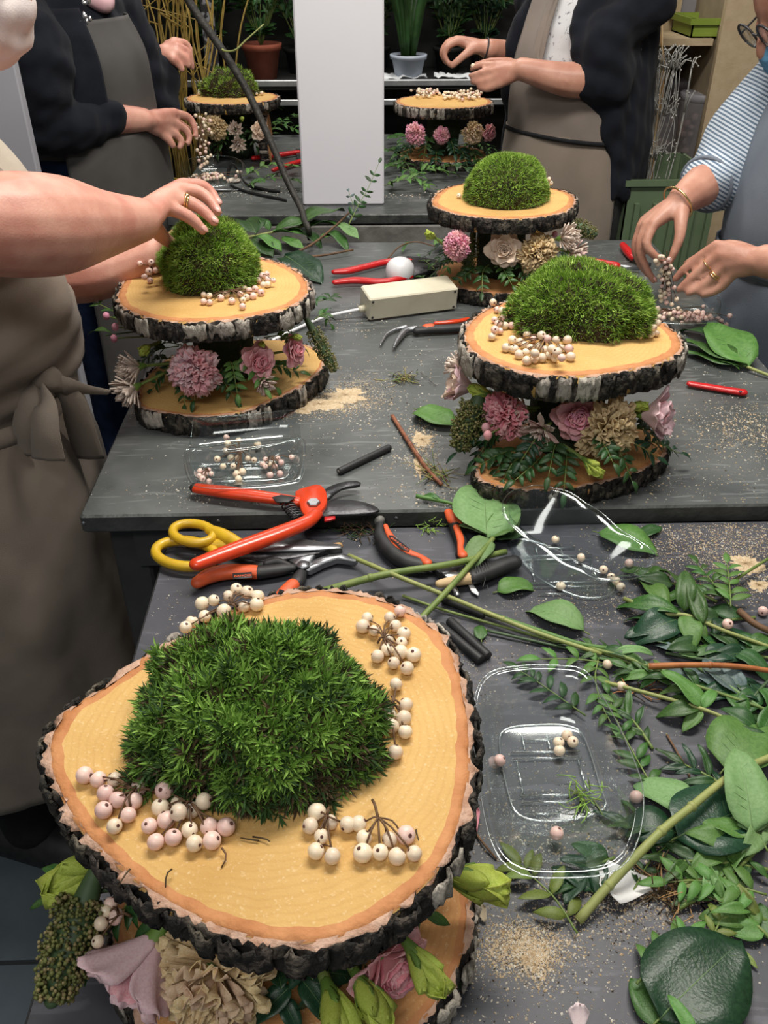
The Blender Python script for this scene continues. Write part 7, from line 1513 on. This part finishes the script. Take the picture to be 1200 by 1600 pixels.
g = G(); c_ = T(.13, 0, 1.365); g.capsule([T(.08, -.06, 1.42), T(.125, .01, 1.372), T(.08, .07, 1.42)], [.014, .020, .014], 10); mk('shirt_collar', g, M['pink_shirt'], pB)
mk('cardigan_lapel', T.panel([(1.12, .0, .198, .212), (1.20, .0, .200, .214), (1.28, .0, .185, .202), (1.37, .0, .13, .16)], -55, -28, 16, 24, folds(.004, 8, 36)), M['navy'], pB)
g = G(); q_ = at(132, 12, 2.27)
for i in range(9): g.ell(q_ + Vector((U(-.012, .012), U(-.004, .002), U(-.03, .025))), (U(.004, .008), .004, U(.004, .009)), nu=8, nv=6)
mk('brooch', g, M['silver'], pB)

# ---------------- woman in navy cardigan at the right of the far table
T = Torso((.605, 2.55), (-.8, -.6)); g = G(); legs(g, T); trunk(g, T, .04, [.92, 1.05, 1.2, 1.34], [(.11, .15), (.12, .15), (.11, .15), (.07, .14)])
shR, shL = T(.0, -.17, 1.38), T(.0, .175, 1.38); elL = at(952, 122, 2.38); wl = (815, 108, 2.40)
g.capsule([shL, at(950, 60, 2.38), elL], [.045, .042, .040], 12, steps=10); g.capsule([elL, at(890, 125, 2.37), A_(wl)], [.045, .041, .027], 12, steps=14)
hand(g, wl, [[(776, 101, 2.44), (757, 101, 2.46), (745, 104, 2.47), (737, 108, 2.48)], [(773, 111, 2.42), (752, 114, 2.44), (741, 117, 2.45), (735, 118, 2.46)], [(775, 122, 2.41), (756, 128, 2.425), (745, 129, 2.44), (738, 128, 2.45)], [(781, 131, 2.40), (765, 138, 2.41), (755, 139, 2.42), (748, 137, 2.43)]], [(790, 98, 2.46), (765, 97, 2.49), (744, 102, 2.51)], .0094, .0165)
wr = (764, 77, 2.58); elR = at(850, 95, 2.78)
g.capsule([shR, elR], [.055, .046], 12, steps=10); g.capsule([elR, A_(wr)], [.043, .027], 12, steps=10)
hand(g, wr, [[(716, 64, 2.57), (700, 72, 2.56), (694, 86, 2.555), (703, 102, 2.55)], [(713, 62, 2.59), (697, 70, 2.59), (691, 84, 2.585), (697, 98, 2.58)], [(714, 62, 2.61), (700, 66, 2.62), (694, 78, 2.62), (698, 92, 2.61)], [(718, 62, 2.63), (706, 66, 2.64), (700, 78, 2.64)]], [(742, 76, 2.555), (726, 86, 2.545), (712, 98, 2.54), (706, 104, 2.54)], .0096, .0165)
hc = T(.07, 0, 1.57); g.capsule([T(.0, 0, 1.35), hc + Vector((0, 0, -.08))], [.06, .052], 12); head(g, hc, T.f * .9 + Vector((0, 0, -.4)), (0, 0, 1))
pC = blob('person', g, [M['skin_dark']], .0055, loc=(.605, 2.55, 0), smooth=3, dec=.5); tag(pC, 'person in a long navy cardigan and taupe apron threading berries', 'person'); hair_shell(pC, hc, T.f, (0, 0, 1), 1.0)
g = G(); ringed(g, at(757, 78, 2.58), A_(wr) - at(716, 64, 2.57), .030, .0022); mk('bracelet', g, M['black_rubber'], pC)
g = G(); g.ell(at(739, 103, 2.475), .006); mk('held_berry', g, M['berry'], pC)
g = G(); trunk(g, T, .03, [1.0, 1.1, 1.2, 1.3, 1.38], [(.15, .185), (.15, .19), (.14, .19), (.12, .185), (.08, .16)])
mkshirt = pm('white_print_cotton', (.75, .75, .77), (.28, .27, .30), 90, .85, ramp=(.62, .68)); blob('blouse', g, [mkshirt], .009, pC, smooth=3)
g = G(); g.capsule([shL, at(950, 60, 2.38), elL, at(940, 130, 2.37), at(922, 126, 2.375)], [.068, .068, .064, .058, .052], 16, steps=22); g.capsule([shR, elR], [.075, .055], 14, steps=14)
for a_ in np.linspace(72, 290, 20):
    f_ = R_(a_); g.capsule([T(.14 * math.cos(f_), .17 * math.sin(f_), 1.32), T(.172 * math.cos(f_), .195 * math.sin(f_), 1.12), T(.188 * math.cos(f_), .21 * math.sin(f_), .93)], [.020, .020, .016], 8, steps=12)
for a_ in (30, 42, 54, 300, 312): f_ = R_(a_); g.capsule([T(.12 * math.cos(f_), .15 * math.sin(f_), 1.38), T(.175 * math.cos(f_), .205 * math.sin(f_), 1.26), T(.182 * math.cos(R_(74 if a_ < 180 else 290)), .205 * math.sin(R_(74 if a_ < 180 else 290)), 1.02)], [.020, .020, .016], 8, steps=12)
blob('cardigan', g, [M['navy']], .008, pC, smooth=3, fold=lambda p: .006 * snoise(p * np.array([1, 1, .7]), 6, 41) + .003 * snoise(p, 13, 42))
g = G(); legs(g, T, r=.10, hip=1.0); blob('trousers', g, [M['leg_dark']], .010, pC, smooth=2); shoes(T, pC, M['black_rubber'])
mk('apron_skirt', T.panel([(.40, .0, .225, .235), (.7, .0, .21, .222), (.95, .0, .188, .205), (1.075, .0, .168, .195)], -100, 74, 80, 50, folds(.006, 6, 45)), M['taupe'], pC)
mk('apron_bib', T.panel([(1.065, .0, .168, .195), (1.15, .0, .172, .198), (1.26, .0, .160, .19), (1.42, .0, .11, .14)], -80, 34, 60, 36, folds(.005, 6, 46), taper=lambda z_: (-80 + max(0, z_ - 1.2) * 60, 76 - 78 * min(1, max(0, (z_ - 1.09) / .16)))), M['taupe_light'], pC)
g = G(); a = np.linspace(R_(-170), R_(170), 60); g.slab(np.array([[T(.180 * math.cos(x), .206 * math.sin(x), 1.062 + z_ + .006 * math.cos(2 * x)) for x in a] for z_ in (0, .005, .010)]).transpose(1, 0, 2), .003); mk('apron_tie', g, M['black_cloth'], pC)
mk('apron_strap', T.panel([(1.24, .0, .168, .196), (1.32, .0, .150, .178), (1.42, .0, .11, .14)], -10, 2, 8, 20, None), M['taupe_light'], pC)

# ---------------- woman in stripes at the right of the zinc table
T = Torso((.935, 1.66), (-.95, -.30)); g = G(); legs(g, T); trunk(g, T, .10, [.92, 1.05, 1.18, 1.30], [(.11, .15), (.12, .15), (.11, .15), (.08, .14)])
shR, shL = at(1232, 130, 1.84), T(.06, .18, 1.30); elR = at(1128, 272, 1.76); wr = (1066, 312, 1.66)
g.capsule([shR, elR], [.05, .044], 12, steps=10); g.capsule([elR, at(1098, 290, 1.71), A_(wr)], [.045, .040, .028], 14, steps=14)
nl = []
hand(g, wr, [[(1022, 350, 1.630), (1010, 380, 1.615), (1022, 398, 1.608), (1040, 410, 1.605)], [(1010, 352, 1.645), (999, 388, 1.630), (1008, 416, 1.622), (1021, 438, 1.618)], [(1003, 352, 1.665), (993, 386, 1.655), (1001, 412, 1.65), (1014, 430, 1.645)], [(1006, 346, 1.685), (998, 372, 1.68), (1002, 392, 1.675)]], [(1064, 345, 1.618), (1062, 370, 1.600), (1054, 392, 1.592), (1047, 408, 1.590)], .0092, .0165, nl)
wl = (1196, 408, 1.47); elL = at(1330, 425, 1.36)
g.capsule([shL, elL], [.052, .046], 12, steps=10); g.capsule([elL, at(1260, 415, 1.42), A_(wl)], [.045, .038, .029], 14, steps=14)
hand(g, wl, [[(1120, 384, 1.53), (1092, 402, 1.545), (1070, 420, 1.55), (1055, 436, 1.555)], [(1124, 398, 1.515), (1098, 419, 1.525), (1077, 438, 1.53), (1061, 452, 1.535)], [(1132, 413, 1.505), (1113, 434, 1.51), (1094, 449, 1.515), (1075, 458, 1.52)], [(1146, 425, 1.495), (1130, 445, 1.50), (1113, 456, 1.505), (1098, 460, 1.508)]], [(1140, 386, 1.56), (1105, 396, 1.59), (1075, 412, 1.60)], .0096, .0170, nl)
hf = Vector((-.80, -.12, -.62)); hu = Vector((-.62, 0, .78)); hc = at(1268, 4, 1.74)
g.capsule([T(.08, 0, 1.28), hc + Vector((.05, 0, -.06))], [.06, .052], 12); qh = head(g, hc, hf, hu)
pD = blob('person', g, [M['skin_dark']], .0045, loc=(.935, 1.66, 0), smooth=3, dec=.45); tag(pD, 'person in a striped shirt and blue-grey apron holding snowberries over a punnet', 'person'); hair_shell(pD, hc, hf, hu, 1.0); nail_parts(pD, [nl[0], nl[1], nl[4]])
g = G(); ringed(g, at(1059, 317, 1.658), A_(wr) - at(1022, 350, 1.63), .0345, .0020); mk('bracelet', g, M['gold'], pD)
g = G(); ax = at(1132, 413, 1.505) - at(1113, 434, 1.51)
for dx, dy in ((1119, 428), (1116, 431)): ringed(g, at(dx, dy, 1.509), ax, .0102, .0015)
ringed(g, at(1106, 413, 1.52), at(1124, 398, 1.515) - at(1098, 419, 1.525), .0102, .0012); mk('ring', g, M['gold'], pD)
ms = bpy.data.materials.new('striped_cotton'); ms.use_nodes = True; N_ = ms.node_tree.nodes; L_ = ms.node_tree.links.new; b_ = N_['Principled BSDF']; b_.inputs['Roughness'].default_value = .9
tc = N_.new('ShaderNodeTexCoord'); mp = N_.new('ShaderNodeMapping'); mp.inputs['Rotation'].default_value = (0, R_(-28), 0); L_(tc.outputs['Object'], mp.inputs[0])
wv = N_.new('ShaderNodeTexWave'); wv.bands_direction = 'Z'; wv.inputs['Scale'].default_value = 46; wv.inputs['Distortion'].default_value = .6; wv.inputs['Detail'].default_value = 1; L_(mp.outputs[0], wv.inputs[0])
rp = N_.new('ShaderNodeValToRGB'); rp.color_ramp.elements[0].position = .35; rp.color_ramp.elements[1].position = .6; rp.color_ramp.elements[0].color = (.10, .15, .22, 1); rp.color_ramp.elements[1].color = (.52, .57, .63, 1); L_(wv.outputs['Fac'], rp.inputs[0]); L_(rp.outputs[0], b_.inputs['Base Color'])
g = G(); trunk(g, T, .10, [.98, 1.08, 1.18, 1.28, 1.36], [(.14, .18), (.145, .185), (.14, .185), (.12, .18), (.08, .14)])
g.capsule([shR, at(1175, 195, 1.80), elR, at(1108, 284, 1.73)], [.074, .072, .066, .054], 16, steps=22); g.capsule([shL, elL, elL * .6 + A_(wl) * .4], [.075, .062, .05], 14, steps=14)
g.capsule([T(.0, -.10, 1.3), shR], [.085, .07], 12)
sh_ = blob('striped_shirt', g, [ms], .0075, pD, smooth=3, fold=lambda p: .004 * snoise(p, 9, 51))
g = G(); ringed(g, at(1103, 288, 1.722), elR - A_(wr), .051, .0052, 26); mk('sleeve_cuff', g, M['blue_apron'], pD)
fD = folds(.007, 5.5, 55, (1, 1, .4))
mk('apron_bib', T.panel([(.99, .03, .180, .200), (1.08, .04, .178, .200), (1.18, .04, .165, .19), (1.27, .035, .14, .165), (1.36, .03, .10, .12)], -80, 95, 70, 40, fD, taper=lambda z_: (-72 + max(0, z_ - 1.1) * 90, 95 - max(0, z_ - 1.1) * 120)), M['blue_apron'], pD)
mk('apron_skirt', T.panel([(.40, .0, .235, .245), (.7, .0, .222, .235), (.92, .02, .205, .22), (1.0, .03, .188, .206)], -120, 120, 90, 50, fD), M['blue_apron'], pD)
g = G(); a = np.linspace(R_(-170), R_(170), 60); g.slab(np.array([[T(.03 + .194 * math.cos(x), .212 * math.sin(x), .985 + z_ + .004 * math.sin(7 * x)) for x in a] for z_ in (0, .016, .032)]).transpose(1, 0, 2), .004); mk('apron_tie', g, M['blue_apron'], pD)
g = G(); legs(g, T, r=.10, hip=1.0); blob('trousers', g, [M['black_cloth']], .010, pD, smooth=2); shoes(T, pD, M['black_rubber'])
R3 = mat3(hf, hu); qh = lambda x, y, z: hc + R3 @ Vector((x, y, z)); g = G(); g.ell(qh(.050, 0, -.05), (.060, .064, .058), np.array(R3), 24, 16); g.ell(qh(.085, 0, -.032), (.030, .028, .034), np.array(R3), 16, 12)
blob('face_mask', g, [M['blue_mask']], .005, pD, smooth=3, fold=folds(.0018, 30, 57, (1, 1, 2)))
g = G()
for sy in (-1, 1): ringed(g, qh(.102, .034 * sy, .014), R3 @ Vector((1, 0, -.12)), .025, .0022); g.tube([qh(.10, .058 * sy, .018), qh(.02, .086 * sy, .02), qh(-.02, .084 * sy, .01)], .0020, 5)
g.tube([qh(.104, -.010, .018), qh(.107, 0, .022), qh(.104, .010, .018)], .0018, 5); mk('spectacles', g, M['dark_steel'], pD)
g = G()
for sy in (-1, 1): g.lathe([(0, 0), (.0235, 0), (.0235, .0008), (0, .0008)], qh(.102, .034 * sy, .014), R3 @ Matrix.Rotation(R_(90), 3, 'Y'), 20)
mk('lenses', g, M['lens'], pD)
# ================================================================= sawdust, crumbs (nobody could count them)
M['dust'] = pm('sawdust', (0.50, 0.37, 0.22), (0.62, 0.50, 0.34), 200, 0.9); M['dust_white'] = pm('pale_chips', (0.62, 0.57, 0.47), (0.70, 0.66, 0.58), 200, 0.9); M['dust_dark'] = pm('dark_crumbs', (0.05, 0.035, 0.02), (0.09, 0.065, 0.04), 200, 0.9)
def dust(name, label, blobs, z, seed, clip=None, patches=()):
    r = np.random.default_rng(seed); V = []; F = []; mi = []
    for (px, py, n, sx, sy, s, pm_) in blobs:
        c_ = P(px, py, z)
        for i in range(int(n * (1.9 if z < .89 else 1.4))):
            x, y = c_.x + r.normal() * sx, c_.y + r.normal() * sy
            if clip and not (clip[0] < x < clip[1] and clip[2] < y < clip[3]): continue
            l = s * min(2.2, r.lognormal(0, .5)) * (.68 if z < .89 else .9); w_ = l * r.uniform(.25, .8); a = r.uniform(0, 3.14); ca, sa = math.cos(a), math.sin(a); k = len(V)
            for (u, v, h) in ((-l, 0, 0), (0, w_, .0), (l, 0, .0), (0, -w_, 0), (0, 0, min(.0012, l * .6))): V.append((x + u * ca - v * sa, y + u * sa + v * ca, z + .0002 + h))
            F += [(k, k + 3, k + 4), (k + 3, k + 2, k + 4), (k + 2, k + 1, k + 4), (k + 1, k, k + 4)]; mi += [int(r.choice(3, p=pm_))] * 4
    g = G(); g.add(V, F, mi)
    for (px, py, rx, ry, sd) in patches:      # low drifts of fine dust, ragged outline
        c_ = P(px, py, z); n = 90; a = np.linspace(0, 2 * np.pi, n, endpoint=False); u = np.c_[np.cos(a), np.sin(a), np.zeros(n)]; rr = 1 + .30 * snoise(u, .7, sd) + .16 * snoise(u, 2.4, sd + 1) + .05 * r.normal(size=n)
        rows = [np.c_[c_.x + rx * f * rr * u[:, 0], c_.y + ry * f * rr * u[:, 1], np.full(n, z) + h * (1 + .25 * r.normal(size=n))] for f, h in ((1.0, .0001), (.85, .0006), (.55, .0011), (.2, .0013), (.02, .0013))]
        g.grid(np.array(rows), True)
    o = mk(name, g, [M['dust'], M['dust_white'], M['dust_dark']], loc=(V[0][0], V[0][1], z), smooth=False); tag(o, label, 'sawdust', kind='stuff')
A_, B_, C_ = (.7, .25, .05), (.3, .65, .05), (.5, .3, .2)
dust('sawdust', 'sawdust and pale chips strewn over the zinc table', [(525, 628, 2200, .035, .022, .0010, A_), (560, 605, 900, .03, .03, .0009, A_), (470, 640, 500, .04, .02, .0009, A_), (590, 640, 240, .05, .05, .0013, B_), (660, 690, 500, .012, .03, .0012, A_), (650, 720, 300, .03, .03, .0012, B_), (620, 560, 200, .10, .08, .0011, B_), (1140, 680, 700, .05, .05, .0012, A_), (1180, 660, 500, .04, .05, .0012, A_), (1120, 560, 160, .06, .06, .0012, B_), (320, 770, 160, .05, .02, .0010, B_), (250, 640, 200, .04, .012, .0010, A_), (430, 700, 160, .10, .04, .0010, B_), (1060, 760, 250, .08, .03, .0010, A_), (560, 500, 160, .04, .05, .0011, B_), (700, 770, 260, .06, .015, .0011, B_), (950, 420, 120, .06, .05, .0012, B_), (720, 790, 120, .03, .005, .0012, B_)], ZM, 1, (-.37, .71, .95, 2.08), [(500, 632, .040, .020, 3), (540, 618, .030, .026, 5), (468, 640, .026, .014, 8), (660, 688, .013, .020, 9), (655, 725, .007, .035, 12), (330, 664, .05, .006, 15)])
dust('sawdust', 'sawdust drifts and crumbs strewn over the dark slate table', [(1150, 850, 1500, .06, .03, .0011, A_), (1160, 900, 900, .04, .03, .0011, A_), (1080, 830, 500, .07, .03, .0011, A_), (1040, 870, 350, .05, .04, .0010, A_), (880, 960, 300, .05, .03, .0010, B_), (960, 940, 300, .04, .025, .0010, A_), (810, 1300, 400, .05, .05, .0010, B_), (880, 1320, 350, .04, .03, .0012, B_), (820, 1480, 2600, .018, .011, .0009, A_), (836, 1500, 900, .007, .010, .0009, A_), (780, 1500, 350, .05, .03, .0010, B_), (1000, 1400, 1800, .045, .025, .0010, C_), (940, 1450, 350, .06, .05, .0010, B_), (860, 1200, 260, .04, .04, .0009, B_), (740, 1080, 160, .02, .05, .0009, B_), (760, 1430, 260, .02, .05, .0010, A_), (1050, 1180, 160, .06, .04, .0009, B_), (820, 1560, 200, .08, .04, .0009, C_), (280, 960, 60, .02, .04, .0010, B_), (600, 850, 60, .08, .04, .0011, B_), (750, 1020, 120, .04, .03, .0010, A_), (900, 1540, 120, .06, .04, .0010, B_)], ZN, 2, (-.25, .85, -.15, .93), [(1165, 882, .020, .018, 21), (1185, 915, .012, .012, 23)])
dust('sawdust', 'pale crumbs strewn over the far table', [(330, 300, 160, .06, .03, .0016, B_), (420, 300, 120, .08, .03, .0016, B_), (620, 305, 100, .08, .02, .0016, B_)], ZF, 3, (-.7, .69, 2.34, 3.3))
